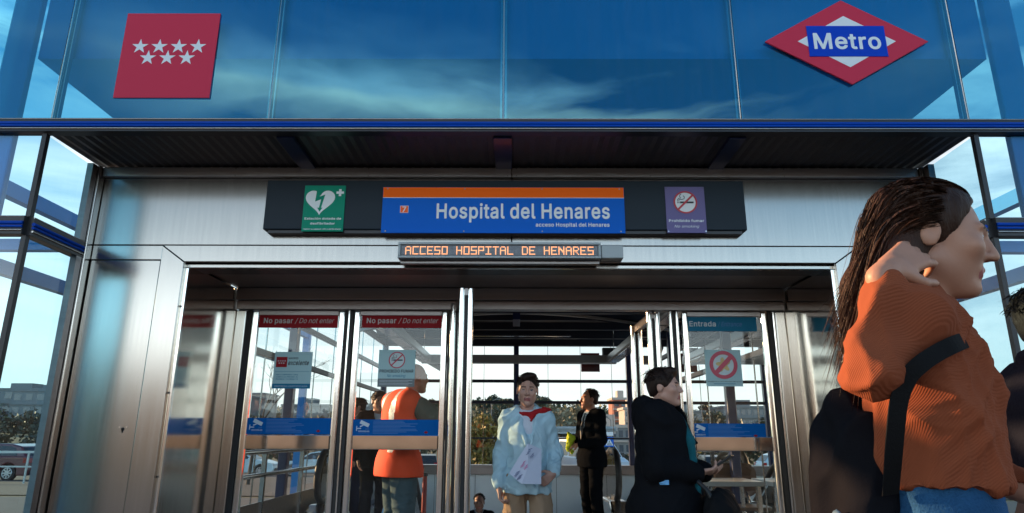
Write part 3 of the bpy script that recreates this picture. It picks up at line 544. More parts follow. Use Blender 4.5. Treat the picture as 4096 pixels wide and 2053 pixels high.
'n': (410, ["33,0 36,-9 42,-16 54,-20 113,-20 123,-17 130,-9 133,1 134,248 142,272 151,286 170,301 191,308 224,310 245,303 263,287 275,259 277,245 277,1 281,-11 288,-17 298,-20 356,-20 368,-16 373,-9 376,1 376,82 376,255 372,286 365,311 354,335 342,353 322,374 288,393 266,400 238,404 208,402 184,398 155,386 133,370 128,388 117,398 48,398 37,390 33,378"]),
'o': (415, ["16,165 25,114 38,78 59,45 83,18 114,-4 151,-20 189,-27 234,-26 275,-16 308,0 331,17 360,49 382,89 394,126 400,167 399,211 394,250 380,292 356,333 326,363 297,383 262,396 221,403 183,402 149,395 111,379 79,354 55,326 32,285 22,250 16,210", "116,168 117,215 121,235 132,266 155,294 170,304 187,309 227,309 245,304 265,290 287,258 297,227 300,207 301,185 298,153 282,108 262,83 246,73 229,67 190,66 171,72 153,83 139,100 129,116 121,141"]),
'p': (424, ["33,-143 36,-152 42,-158 54,-162 113,-162 123,-160 129,-154 133,-142 134,8 158,-10 184,-21 219,-27 251,-26 277,-21 313,-7 338,11 367,42 388,79 401,116 408,158 409,207 402,256 393,285 379,315 365,336 339,365 316,381 293,392 255,402 224,404 184,398 157,386 133,368 128,388 117,398 54,399 44,396 37,390 33,378", "133,168 133,219 144,259 166,292 185,304 203,310 242,309 260,302 276,291 290,271 298,254 305,232 308,208 307,156 291,108 279,90 269,81 253,71 237,67 211,66 196,69 180,75 167,85 146,114 136,143"]),
'r': (259, ["33,0 36,-9 42,-16 54,-20 113,-20 123,-17 130,-9 133,1 133,249 136,261 149,284 172,300 196,306 242,304 252,306 258,312 262,324 262,382 260,390 255,397 238,404 188,402 160,393 133,376 127,390 121,396 111,398 54,398 44,396 36,388 33,378"]),
's': (365, ["17,90 26,61 34,45 51,22 84,-4 122,-20 162,-27 212,-26 263,-13 292,2 307,13 326,34 335,48 346,74 350,97 350,117 346,139 337,161 314,190 293,206 275,215 248,224 165,244 145,252 131,264 128,283 138,298 154,308 176,313 207,312 230,302 245,283 252,268 260,261 270,258 331,272 340,281 343,291 335,315 313,352 288,375 254,393 213,402 173,403 128,395 87,377 53,347 43,332 31,303 28,263 32,241 43,216 70,185 102,166 131,155 214,135 234,128 247,115 249,99 239,81 219,70 191,64 164,65 142,72 129,80 120,92 109,117 101,124 92,125 32,113 20,103"]),
't': (227, ["-13,328 -9,317 -1,310 46,307 46,82 54,46 68,20 95,-5 113,-14 138,-21 195,-22 219,-16 228,-9 232,3 218,62 206,71 170,68 150,73 145,89 145,127 145,307 202,308 212,311 219,317 223,329 223,378 219,390 212,396 202,398 145,399 145,470 142,480 134,488 124,490 60,489 50,482 46,470 46,400 1,397 -9,390 -13,378"]),
'u': (410, ["33,140 38,91 47,62 57,42 68,26 88,6 121,-13 158,-23 198,-24 242,-13 260,-4 278,9 282,-8 294,-18 356,-19 368,-15 373,-8 376,2 375,384 368,394 356,398 292,397 279,386 277,360 277,143 269,111 251,85 238,77 222,71 190,69 160,80 151,87 141,102 133,130 133,378 129,390 119,397 54,398 42,394 34,384"]),
'x': (379, ["3,-6 10,-16 22,-20 90,-20 100,-17 108,-9 190,115 276,-16 288,-20 356,-20 366,-17 372,-11 376,0 374,10 248,191 368,370 369,386 356,398 283,398 273,396 264,387 191,272 118,387 109,396 99,398 31,398 21,396 14,390 11,379 13,369 132,194 4,9"]),
'ó': (415, ["16,165 25,114 38,78 59,45 83,18 114,-4 151,-20 189,-27 234,-26 275,-16 308,0 331,17 360,49 382,89 394,126 400,167 399,211 394,250 380,292 356,333 326,363 297,383 262,396 221,403 183,402 149,395 111,379 79,354 55,326 32,285 22,250 16,210", "116,168 117,215 121,235 132,266 155,294 170,304 187,309 227,309 245,304 265,290 287,258 297,227 300,207 301,185 298,153 282,108 262,83 246,73 229,67 190,66 171,72 153,83 139,100 129,116 121,141", "163,424 170,414 182,410 230,410 242,414 313,520 314,535 307,544 295,548 230,548 218,544 211,537 163,437"]),
}


def text_mesh(body, size, bold=0.0, shear=0.0, align='CENTER', width=None, spacing=1.0):
    """lettering as mesh data in the xz plane; size is the capital height / 0.7; width fits it to that many metres"""
    cu = bpy.data.curves.new("lettering", 'CURVE')
    cu.dimensions = '2D'
    cu.fill_mode = 'BOTH'
    k = 0.7 / 0.509 * 0.001
    pen = 0.0
    for ch in body:
        if ch == ' ':
            pen += 190 * spacing
            continue
        adv, loops = (BOLD_GLYPH if bold else GLYPH).get(ch) or GLYPH[ch]
        for lp in loops:
            pts = [tuple(map(int, q.split(','))) for q in lp.split()]
            sp = cu.splines.new('POLY')
            sp.points.add(len(pts) - 1)
            sp.points.foreach_set("co", [c for x, y in pts for c in (((x + pen) + y * shear) * k, y * k, 0, 1)])
            sp.use_cyclic_u = True
        pen += (adv + (34 if bold else 0)) * spacing
    ob = bpy.data.objects.new("tmp", cu)
    col.objects.link(ob)
    dg = bpy.context.evaluated_depsgraph_get()
    me = bpy.data.meshes.new_from_object(ob.evaluated_get(dg))
    bpy.data.objects.remove(ob)
    bpy.data.curves.remove(cu)
    n = len(me.vertices)
    co = np.empty(n * 3)
    me.vertices.foreach_get("co", co)
    co = co.reshape(-1, 3) * size
    x0, x1 = co[:, 0].min(), co[:, 0].max()
    s = (width / (x1 - x0)) if width else 1.0
    X = (co[:, 0] - (x0 if align == 'LEFT' else x1 if align == 'RIGHT' else (x0 + x1) / 2)) * s
    new = np.stack([X, np.zeros(n), co[:, 1]], 1)
    me.vertices.foreach_set("co", new.ravel())
    return me


def text(body, x, y, z, size, m, parent, name="lettering", **kw):
    me = text_mesh(body, size, **kw)
    me.materials.clear()
    me.materials.append(m)
    me.transform(Matrix.Translation((x, y, z)))
    # make every face look towards -y
    bm = bmesh.new()
    bm.from_mesh(me)
    bm.normal_update()
    flip = [f for f in bm.faces if f.normal.y > 0]
    if flip:
        bmesh.ops.reverse_faces(bm, faces=flip)
    bm.to_mesh(me)
    bm.free()
    return link(name, me, parent)


def circle(cx, cz, r, n=40):
    return [(cx + r * math.cos(2 * math.pi * k / n), cz + r * math.sin(2 * math.pi * k / n)) for k in range(n)]


def flat(mb, poly, y, mi=0):
    mb.add([(a, y, b) for a, b in poly], [tuple(range(len(poly)))], mi)
    return mb


def ring(mb, cx, cz, r0, r1, y, n=40, mi=0):
    a, b = circle(cx, cz, r0, n), circle(cx, cz, r1, n)
    v = [(p, y, q) for p, q in a] + [(p, y, q) for p, q in b]
    mb.add(v, [(k, (k + 1) % n, n + (k + 1) % n, n + k) for k in range(n)], mi)
    return mb
# ------------------------------------------------------------------ ground
asphalt = mat("asphalt", (0.055, 0.055, 0.058), 0.85, var=0.25, vscale=1.5, bump=0.2, bscale=60)
paving = mat("paving", (0.085, 0.083, 0.088), 0.75, var=0.18, vscale=2.2, bump=0.15, bscale=30)
earth = mat("dry_grass_earth", (0.10, 0.095, 0.05), 0.9, var=0.4, vscale=0.15, bump=0.3, bscale=2)
concrete = mat("concrete", (0.36, 0.35, 0.33), 0.8, var=0.12, vscale=1.5, bump=0.1, bscale=20)


def ground_z(y):
    if y < 14:
        return -0.10
    if y < 62:
        return -0.10 - 0.040 * (y - 14)
    return -2.02


def hill_h(x, y):
    """rising ground behind the car park"""
    d = max(0.0, min(1.0, (y - 110) / 170))
    e = d * d * (3 - 2 * d)
    b = 8.5 + 4.0 * math.sin(x * 0.011 + 2.6) + 2.2 * math.sin(x * 0.031 + 0.9)
    if -75 < x < 20:
        b += 2.5 * math.exp(-((x + 14) / 22) ** 2)
    return -2.02 + e * b


ys = [-400, -150, -60, -20, 2, 14, 20, 30, 40, 50, 62, 80, 110, 130, 150, 175, 200, 230, 260, 290, 340, 420, 700, 1600]
xs = [-1600, -900, -500] + list(range(-380, 381, 20)) + [500, 900, 1600]
gm = MB()
hole = set()
gv = [(x, y, (hill_h(x, y) if y > 110 else ground_z(y)) - (0.0 if not (y in (2,) and False) else 0)) for y in ys for x in xs]
gf = []
for j in range(len(ys) - 1):
    for i in range(len(xs) - 1):
        if ys[j] == 2 and abs((xs[i] + xs[i + 1]) / 2) < 21:
            continue          # the paving, the hall and the stairwell stand here
        gf.append((j * len(xs) + i, j * len(xs) + i + 1, (j + 1) * len(xs) + i + 1, (j + 1) * len(xs) + i))
gm.add(gv, gf)
g = gm.build("ground", earth)
g["kind"] = "structure"
pm = MB()
pm.box(-20, -2.7, 2, 14, -0.4, -0.05).box(2.62, 20, 2, 14, -0.4, -0.05).box(-2.7, 2.62, 13.2, 14, -0.4, -0.05)
pm.box(-2.7, 2.62, 2, 3.0, -0.4, -0.05)
pm.box(-20, 20, -9, 1.99, -0.4, -0.05)
o = pm.build("pavement", paving)
o["kind"] = "structure"
# car park and road behind the station follow the slope
rm = MB()
yy = [15.5, 22, 30, 40, 50, 61]
rm.add([(x, y, ground_z(y) + 0.02) for y in yy for x in (-70, 70)], [(2 * k, 2 * k + 1, 2 * k + 3, 2 * k + 2) for k in range(len(yy) - 1)])
o = rm.build("car_park", asphalt)
o["kind"] = "structure"
fm = MB()
fm.box(-2.7, 2.62, 3.0, 7.6, -0.2, 0.0).box(-2.7, -2.35, 7.6, 13.2, -0.2, 0.0).box(2.2, 2.62, 7.6, 13.2, -0.2, 0.0)
fm.box(-1.05, 1.05, 7.6, 9.6, -0.2, 0.0)
o = fm.build("hall_floor", mat("granite_floor", (0.22, 0.21, 0.20), 0.25, var=0.15, vscale=6))
o["kind"] = "structure"
wm_ = MB()
wm_.box(-2.34, 2.19, 9.7, 13.2, -2.2, -2.0)
o = wm_.build("stairwell_floor", concrete)
o["kind"] = "structure"

# ------------------------------------------------------------------ the station entrance
P0, P1, P2, PB = 3.65, 4.20, 5.10, 13.0
XL, XR = -2.84, 2.74          # glass corners of the porch
S = tag(empty("station_entrance", (0, 4.2, 0)), "steel and glass metro station entrance with blue mirrored fascia and open doors", "station")

# upper fascia of mirrored blue glass
fx = [-6.3, -4.6, -2.827, -1.506, -0.081, 1.356, 2.725, 4.5, 6.3]
rnd = random.Random(3)
for k in range(len(fx) - 1):
    mb = MB()
    a, b = fx[k] + 0.006, fx[k + 1] - 0.006
    t = [rnd.uniform(-0.004, 0.004) for _ in range(3)]
    ps = [(a, P0 + t[0], 2.996), (b, P0 + t[1], 2.996), (b, P0 + t[2], 4.42), (a, P0 + t[0] + t[2] - t[1], 4.42)]
    mb.add(ps + [(p[0], p[1] + 0.012, p[2]) for p in ps], [(0, 1, 2, 3)])
    mb.build("fascia_panel", fascia_glass, S, fix=False)
for x in fx[1:-1]:
    MB().tube([(x, P0 + 0.008, 2.996), (x, P0 + 0.008, 4.42)], 0.007, 8).box(x - 0.02, x + 0.02, P0 + 0.02, P0 + 0.05, 2.99, 4.42).build("fascia_joint", steel, S)
# blue roof slab and columns behind the fascia
MB().box(-3.05, 2.965, P0 + 0.075, 4.95, 3.46, 4.40).build("porch_roof", blue_paint, S)
MB().box(XL + 0.03, XR - 0.03, 4.95, 5.05, 2.90, 4.40).build("attic_wall", blue_paint, S)
for x0, x1 in ((-3.235, -3.055), (2.968, 3.148)):
    MB().box(x0, x1, P0 + 0.02, P0 + 0.07, -0.05, 4.40).build("porch_column", blue_paint, S, bevel=0.012)


def rail_profile(mb_dark, mb_blue, mb_lip, a, b, out, z0, z1):
    """horizontal cover rail between a and b: dark body, two blue rolls, bright lower lip"""
    a, b, n = Vector((*a, 0)), Vector((*b, 0)), Vector((*out, 0))
    h = z1 - z0
    up = Vector((0, 0, 1))
    mb_dark.bar(a + up * (z0 + h / 2) + n * 0.0, b + up * (z0 + h / 2), 0.07, h)
    for f, r in ((0.60, 0.011), (0.40, 0.009)):
        mb_blue.tube([a + up * (z0 + h * f) + n * 0.036, b + up * (z0 + h * f) + n * 0.036], r, 8)
    mb_lip.tube([a + up * (z0 + h * 0.20) + n * 0.037, b + up * (z0 + h * 0.20) + n * 0.037], 0.006, 8)
    mb_lip.tube([a + up * (z1 - 0.004) + n * 0.034, b + up * (z1 - 0.004) + n * 0.034], 0.004, 8)


def rail(name, segs, z0, z1):
    d, bl, lp = MB(), MB(), MB()
    for a, b, out in segs:
        rail_profile(d, bl, lp, a, b, out, z0, z1)
    body = d.build(name, dark_metal, S)
    bl.build("blue_strip", trim_blue, body, smooth=True)
    lp.build("lip", steel, body, smooth=True)


rail("fascia_rail", [((-6.3, P0), (6.3, P0), (0, -1))], 2.905, 2.990)
rail("ring_rail", [((-6.3, P0), (XL, P0), (0, -1)), ((XL, P0), (XL - 0.02, P1 - 0.05), (1, 0))], 2.262, 2.372)
rail("ring_rail", [((XR, P0), (6.3, P0), (0, -1)), ((XR, P0), (XR + 0.02, P1 - 0.05), (-1, 0))], 2.262, 2.372)

# ribbed dark soffit with blue ribs
n = 170
v, f = [], []
for k in range(n + 1):
    x = XL + (XR - XL) * k / n
    z = 2.915 + (0.006 if k % 2 else -0.001)
    v += [(x, P0 + 0.03, z), (x, P1, z)]
f = [(2 * k, 2 * k + 1, 2 * k + 3, 2 * k + 2) for k in range(n)]
MB().add(v, f).build("soffit", mat("perforated_soffit", (0.075, 0.068, 0.070), 0.42, 0.5, var=0.3, vscale=90, bump=0.25, bscale=160), S)
MB().box(XL, XR, P0 + 0.03, 4.95, 2.93, 2.96).build("soffit_backing", mat("bounce_white", (0.75, 0.80, 0.85), 0.6), S)  # hidden backing made white to bounce light onto the blue roof underside
for xa, xb in ((-1.46, -1.36), (-0.14, -0.03), (1.29, 1.39)):
    MB().box(xa, xb, P0 + 0.04, P1, 2.893, 2.918).build("soffit_rib", navy, S)

# steel wall round the doorway
OL, OR_, OT = -2.18, 2.082, 2.250           # opening
y0, y1 = P1, P1 + 0.03
G = 0.004
MB().box(-2.80, -0.033, y0 - 0.035, y1, 2.838, 2.905).build("head_trim", steel_dull, S, bevel=0.004)
MB().box(-0.029, 2.70, y0 - 0.035, y1, 2.838, 2.905).build("head_trim", steel_dull, S, bevel=0.004)
MB().box(-2.80, -0.033, y0, y1, 2.366, 2.834).build("wall_panel", steel, S, bevel=0.003)
MB().box(-0.028, 2.70, y0, y1, 2.366, 2.834).build("wall_panel", steel, S, bevel=0.003)
MB().box(-2.80, -2.338, y0, y1, 2.264, 2.361).build("wall_panel", steel, S, bevel=0.003)
MB().box(2.246, 2.70, y0, y1, 2.264, 2.361).build("wall_panel", steel, S, bevel=0.003)
ya = y0 - 0.006
MB().prism([(-2.335, 2.361), (2.242, 2.361), (OR_, OT), (OL, OT)], 'y', ya, y1).build("lintel", steel, S, bevel=0.003)
MB().prism([(-2.336, 2.358), (OL - 0.002, OT - 0.003), (OL - 0.002, -0.02), (-2.336, -0.02)], 'y', ya, y1).build("jamb_casing", steel, S, bevel=0.003)
MB().prism([(2.243, 2.358), (OR_ + 0.002, OT - 0.003), (OR_ + 0.002, -0.02), (2.243, -0.02)], 'y', ya, y1).build("jamb_casing", steel, S, bevel=0.003)
cab = MB().box(-2.796, -2.341, y0, y1, 0.0, 2.259).build("cabinet_door", steel, S, bevel=0.003)
c = at(491, 1717, P1)
MB().prism(circle(c.x, c.z, 0.011, 16), 'y', y0 - 0.0015, y0 + 0.001).box(c.x - 0.005, c.x + 0.005, y0 - 0.0015, y0 + 0.001, c.z - 0.022, c.z).build("keyhole", rubber, cab)
for dx in (-0.02, 0.024):
    MB().prism(circle(c.x + dx, c.z + 0.012, 0.005, 12), 'y', y0 - 0.004, y0 + 0.001).build("screw", polished, cab)
MB().box(2.247, 2.70, y0, y1, 0.0, 2.259).build("cabinet_door", steel, S, bevel=0.003)
MB().box(XL - 0.05, -2.804, y0 - 0.06, y1 + 0.03, -0.05, 2.905).build("corner_post", steel, S, bevel=0.006)
MB().box(2.704, XR + 0.05, y0 - 0.06, y1 + 0.03, -0.05, 2.905).build("corner_post", steel, S, bevel=0.006)
rs = random.Random(17)
for (x, z) in [(x_, z_) for x_ in (-2.77, -1.9, -1.0, -0.06, 0.0, 0.9, 1.8, 2.66) for z_ in (2.845, 2.895)]:
    MB().prism(circle(x, z, 0.004, 10), 'y', y0 - 0.038, y0 - 0.034).build("rivet", dark_steel, S)
for z_ in (0.4, 0.9, 1.4, 1.95):
    for x_, sgn in ((OL + 0.005, 1), (OR_ - 0.005, -1)):
        MB().box(x_ - 0.004, x_ + 0.004, y0 + 0.012, y0 + 0.022, z_, z_ + 0.012).build("rivet", dark_metal, S)
# core of the wall
MB().box(-2.80, OL - 0.03, y1 + 0.002, 5.0, -0.05, 2.89).box(OR_ + 0.03, 2.70, y1 + 0.002, 5.0, -0.05, 2.89).box(OL - 0.03, OR_ + 0.03, y1 + 0.002, 5.0, 2.30, 2.89).build("wall_core", dark_metal, S)

# vestibule: reveals, soffit, track
MB().box(OL - 0.025, OL, y1 - 0.02, P2, -0.02, OT - 0.002).build("reveal", reveal_steel, S)
MB().box(OR_, OR_ + 0.025, y1 - 0.02, P2, -0.02, OT - 0.002).build("reveal", reveal_steel, S)
for x in (OL + 0.012, OR_ - 0.012):
    MB().box(x - 0.012, x + 0.012, y0 + 0.02, y0 + 0.05, -0.02, 2.215).build("edge_trim", polished, S, bevel=0.004)
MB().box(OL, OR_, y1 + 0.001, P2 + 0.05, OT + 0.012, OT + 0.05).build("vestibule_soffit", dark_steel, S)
MB().box(OL, OR_, y0 + 0.04, y0 + 0.07, OT - 0.030, OT - 0.006).build("track_bar", steel, S, bevel=0.003)
MB().box(OL, OR_, y0 + 0.10, y0 + 0.30, OT - 0.012, OT + 0.006).build("track_cover", dark_metal, S)
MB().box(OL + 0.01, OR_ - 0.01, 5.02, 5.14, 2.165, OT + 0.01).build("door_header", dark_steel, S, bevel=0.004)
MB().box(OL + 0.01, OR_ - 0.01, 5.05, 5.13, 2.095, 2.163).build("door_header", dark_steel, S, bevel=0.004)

# side glazing of the porch
for sx, XC in ((-1, XL), (1, XR)):
    post = MB().box(XC - 0.014, XC + 0.014, P0 - 0.012, P0 + 0.02, -0.05, 2.26).box(XC - 0.014, XC + 0.014, P0 - 0.012, P0 + 0.02, 2.373, 2.90)
    post.build("corner_mullion", dark_metal, S)
    for z0, z1 in ((0.0, 2.258), (2.374, 2.90)):
        p = MB()
        p.add([(XC + sx * 0.016, P0, z0), (sx * 4.6, P0, z0), (sx * 4.6, P0, z1), (XC + sx * 0.016, P0, z1)], [(0, 1, 2, 3)])
        p.build("side_pane", side_glass, S)
        p = MB()
        p.add([(XC, P0 + 0.02, z0), (XC + sx * 0.02, 4.13, z0), (XC + sx * 0.02, 4.13, z1), (XC, P0 + 0.02, z1)], [(0, 1, 2, 3)])
        p.build("side_pane", side_glass, S)
    MB().box(XC - 0.02 + sx * 0.0, XC + 0.02, 4.085, 4.135, 0.0, 2.26).box(XC - 0.02, XC + 0.02, 4.085, 4.135, 2.373, 2.90).build("pane_edge", dark_steel, S)
    x = sx * 3.72
    # blue frame beyond the side glazing
    MB().box(sx * 4.05 - 0.04, sx * 4.05 + 0.04, P0 + 0.3, 12.8, 2.97, 3.09).build("side_beam", blue_paint, S)
    MB().box(sx * 4.05 - 0.04, sx * 4.05 + 0.04, P0 + 0.3, 12.8, 2.36, 2.47).build("side_beam", blue_paint, S)
    MB().box(min(sx * 2.95, sx * 6.5), max(sx * 2.95, sx * 6.5), 5.0, 5.08, 2.555, 2.645).build("cross_beam", blue_paint, S)
    for yv in (8.6, 12.8):
        MB().box(sx * 4.05 - 0.06, sx * 4.05 + 0.06, yv - 0.06, yv + 0.06, -0.1, 3.09).build("side_column", blue_paint, S)

# ------------------------------------------------------------------ doors
DT = 2.093


def leaf(name, xa, xb, parent, stile=0.05, Y=P2):
    d = MB()
    d.box(xa, xa + stile, Y, Y + 0.045, 0.02, DT).box(xb - stile, xb, Y, Y + 0.045, 0.02, DT)
    d = d.build(name, polished, parent, bevel=0.012)
    MB().box(xa + stile, xb - stile, Y + 0.004, Y + 0.04, DT - 0.035, DT).build("top_rail", dark_steel, d, bevel=0.003)
    MB().box(xa + stile, xb - stile, Y - 0.004, Y + 0.048, 1.052, 1.155).build("mid_rail", polished_flat, d, bevel=0.004)
    MB().box(xa + stile, xb - stile, Y, Y + 0.045, 0.02, 0.14).build("bottom_rail", steel, d, bevel=0.004)
    g1 = MB()
    for z0, z1 in ((0.14, 1.052), (1.155, DT - 0.035)):
        g1.add([(xa + stile - 0.004, Y + 0.02, z0), (xb - stile + 0.004, Y + 0.02, z0), (xb - stile + 0.004, Y + 0.02, z1), (xa + stile - 0.004, Y + 0.02, z1)], [(0, 1, 2, 3)])
    g1.build("glass_pane", door_glass, d)
    return d


polished_flat = mat("mirror_steel", (0.62, 0.62, 0.63), 0.05, 1.0, bump=0.04, bscale=2)
MB().box(OL, -2.10, P2 - 0.02, P2 + 0.06, 0, DT).build("door_post", steel, S, bevel=0.008)
MB().box(-2.10, -2.062, P2, P2 + 0.04, 0, DT).build("gasket", rubber, S)
leaf("door_leaf", -2.06, -1.335, S)
MB().box(-1.330, -1.308, P2 - 0.005, P2 + 0.05, 0, DT).build("gasket", rubber, S)
MB().box(-1.306, -1.292, P2 - 0.012, P2 + 0.05, 0, DT + 0.02).build("edge_trim", polished, S, bevel=0.004)
MB().box(-1.290, -1.268, P2 - 0.005, P2 + 0.05, 0, DT).build("gasket", rubber, S)
leaf("door_leaf", -1.265, -0.530, S)
MB().box(-0.525, -0.500, P2 - 0.02, P2 + 0.05, 0, DT + 0.03).build("gasket", rubber, S)
MB().tube([(-0.487, P2 - 0.02, 0), (-0.487, P2 - 0.02, DT)], 0.012, 10).build("edge_trim", polished, S, smooth=True)
leaf("door_leaf", 1.29, 1.945, S, stile=0.042)
MB().box(1.952, 1.985, P2, P2 + 0.05, 0, DT).build("gasket", rubber, S)
MB().box(1.988, 2.002, P2 - 0.01, P2 + 0.05, 0, DT).build("edge_trim", polished, S, bevel=0.004)
MB().box(2.005, OR_, P2 - 0.02, P2 + 0.06, 0, DT).build("door_post", steel, S, bevel=0.008)


def swung_leaf(a, b, top, wide=0.05):
    """leaf seen nearly edge on: a, b = plan positions of its two stiles"""
    a, b = Vector((*a, 0)), Vector((*b, 0))
    d = (b - a).normalized()
    nrm = Vector((-d.y, d.x, 0))
    U = Vector((0, 0, 1))
    st = MB()
    for p in (a, b):
        for s in (-1, 1):
            q = p + nrm * (s * 0.030)
            st.tube([q + U * 0.02, q + U * top], 0.022, 14)
    o = st.build("door_leaf", polished, S, smooth=True)
    gk = MB()
    for p in (a, b):
        gk.bar(p + U * 0.02, p + U * (top - 0.05), 0.022, 0.022)
    gk.build("gasket", rubber, o)
    gp = MB()
    gp.add([a + U * 0.12, b + U * 0.12, b + U * (top - 0.06), a + U * (top - 0.06)], [(0, 1, 2, 3)])
    gp.build("glass_pane", door_glass, o)
    MB().bar(a + U * (top - 0.03), b + U * (top - 0.03), 0.04, 0.06).build("top_rail", dark_steel, o)
    MB().bar(a + U * 0.06, b + U * 0.06, 0.04, 0.1).build("bottom_rail", dark_steel, o)
    return o


swung_leaf((-0.345, 4.50), (-0.455, 5.06), 2.143)
swung_leaf((1.075, 5.16), (1.06, 5.83), 2.10)
MB().box(1.205, 1.235, P2 - 0.01, P2 + 0.05, 0, DT + 0.02).build("gasket", rubber, S)
MB().tube([(1.245, P2 - 0.01, 0), (1.245, P2 - 0.01, DT)], 0.012, 10).tube([(1.195, P2 - 0.01, 0), (1.195, P2 - 0.01, DT)], 0.012, 10).build("edge_trim", polished, S, smooth=True)

# ------------------------------------------------------------------ hall behind the doors
HL, HR = -2.55, 2.40
RZ = 3.06
roof_m = mat("hall_roof_sheet", (0.055, 0.053, 0.055), 0.6, 0.2, var=0.2, vscale=3, bump=0.1, bscale=20)
roof_v, roof_f = [], []
for k in range(0, 81):
    y = 5.06 + (13.4 - 5.06) * k / 80
    z = RZ + (0.025 if (k // 2) % 2 else 0.0) + 0.25
    roof_v += [(HL - 0.2, y, z - 0.18), (0, y, z), (HR + 0.2, y, z - 0.18)]
for k in range(80):
    for j in (0, 1):
        roof_f.append((3 * k + j, 3 * k + j + 1, 3 * k + 4 + j, 3 * k + 3 + j))
MB().add(roof_v, roof_f).build("hall_roof", roof_m, S, fix=False)
hall_beam = mat("hall_beam_paint", (0.020, 0.024, 0.040), 0.4, 0.2)
for y, z, h, w in ((9.05, 2.99, 0.20, 0.12), (10.4, 3.02, 0.10, 0.10), (11.2, 3.0, 0.10, 0.10), (12.1, 2.98, 0.10, 0.10)):
    MB().box(HL, HR, y - w / 2, y + w / 2, z - h, z + 0.02).build("roof_beam", hall_beam, S)
# arched tie with its web plate
arch = MB()
for k in range(24):
    xa = HL + (HR - HL) * k / 24
    xb = HL + (HR - HL) * (k + 1) / 24
    fz = lambda x: 2.89 - 0.050 * x * x
    arch.bar((xa, 9.55, fz(xa)), (xb, 9.55, fz(xb)), 0.05, 0.035)
arch.build("roof_arch", steel_dull, S)
pl = MB()
for sx in (-1, 1):
    pl.add([(sx * 0.85, 9.58, 2.842), (sx * 2.3, 9.58, 2.605), (sx * 2.3, 9.58, 2.78)], [(0, 1, 2)])
pl.build("arch_plate", hall_beam, S)
MB().box(-0.045, 0.055, 9.0, 9.6, 2.70, 3.2).build("roof_hanger", navy, S)
MB().box(HL, HR, 12.90, 13.05, 2.86, 3.20).build("eave_beam", hall_beam, S)
for y in (5.25, 7.6, 10.3, 13.0):
    for X in (HL, HR - 0.22 if y > 12.5 else HR):
        MB().box(X - 0.05, X + 0.05, y - 0.05, y + 0.05, -0.02, 3.1).build("hall_column", navy, S, bevel=0.01)
MB().box(-0.045, 0.055, 12.95, 13.05, 0.60, 3.0).build("hall_column", navy, S, bevel=0.008)
for X in (HL, HR):
    for z, h in ((2.90, 0.10), (2.40, 0.055), (1.955, 0.055), (1.12, 0.03)):
        MB().box(X - 0.03, X + 0.03, 5.3, 12.94, z - h / 2, z + h / 2).build("side_transom", hall_beam, S)
    MB().box(X - 0.05, X + 0.05, 5.2, 12.94, -0.02, 0.16).build("side_kerb", navy, S)
    p = MB()
    p.add([(X, 5.2, 0.16), (X, 12.95, 0.16), (X, 12.95, 3.0), (X, 5.2, 3.0)], [(0, 1, 2, 3)])
    p.build("side_pane", back_glass, S)
    j = MB()
    for k in range(9):
        y = 5.9 + k * 0.85
        j.box(X - 0.006, X + 0.006, y - 0.006, y + 0.006, 0.16, 2.86)
    j.build("pane_joint", steel, S)
for z, h in ((2.184, 0.055), (1.783, 0.055), (1.12, 0.030)):
    MB().box(HL + 0.05, HR - 0.05, 12.96, 13.04, z - h / 2, z + h / 2).build("back_transom", hall_beam, S)
p = MB()
p.add([(HL, 13.0, 0.6), (HR, 13.0, 0.6), (HR, 13.0, 2.9), (HL, 13.0, 2.9)], [(0, 1, 2, 3)])
p.build("back_pane", back_glass, S)
j = MB()
for x in (-1.35, -0.62, 0.62, 1.25, 1.85):
    j.box(x - 0.004, x + 0.004, 12.99, 13.01, 0.64, 2.86)
j.build("pane_joint", steel, S)
base = MB().box(HL, HR, 12.9, 13.1, -2.1, 0.47).build("base_wall", mat("grey_wall_panel", (0.80, 0.84, 0.86), 0.45, var=0.06, vscale=2), S)
jj = MB()
for x in (-1.5, -0.75, 0.0, 0.75, 1.5):
    jj.box(x - 0.003, x + 0.003, 12.896, 12.9005, -2.0, 0.47)
jj.build("panel_joint", dark_metal, base)
MB().box(HL, HR, 12.84, 13.12, 0.472, 0.64).build("sill_band", dark_steel, S, bevel=0.005)
# walls of the stairwell below floor level
MB().box(-2.36, -2.34, 7.6, 12.9, -2.1, -0.01).box(2.19, 2.21, 7.6, 12.9, -2.1, -0.01).box(-1.05, 1.05, 9.6, 9.65, -2.1, -0.21).build("stairwell_wall", concrete, S)
# ------------------------------------------------------------------ signs
red_paint = mat("sign_red", (0.62, 0.040, 0.085), 0.5, bump=0.015, bscale=90, spec=0.12)
white_paint = mat("sign_white", (0.80, 0.85, 0.88), 0.5, spec=0.12)
sign_blue = mat("sign_blue", (0.003, 0.13, 0.62), 0.5, bump=0.01, bscale=60, spec=0.12)
metro_blue = mat("emblem_blue", (0.002, 0.055, 0.55), 0.5, spec=0.12)
orange = mat("sign_orange", (1.0, 0.15, 0.006), 0.5, spec=0.12)
board_m = mat("sign_board_dark", (0.020, 0.030, 0.042), 0.35, bump=0.01, bscale=30, spec=0.12)
green = mat("sign_green", (0.006, 0.27, 0.17), 0.5, spec=0.12)
violet = mat("sign_violet_grey", (0.17, 0.15, 0.33), 0.5, spec=0.12)
warn_red = mat("prohibition_red", (0.50, 0.03, 0.05), 0.4)
ink = mat("dark_ink", (0.012, 0.018, 0.03), 0.5)


def star(cx, cz, r):
    pts = []
    for k in range(10):
        a = math.pi / 2 + k * math.pi / 5
        q = r if k % 2 == 0 else r * 0.382
        pts.append((cx + q * math.cos(a), cz + q * math.sin(a)))
    return pts


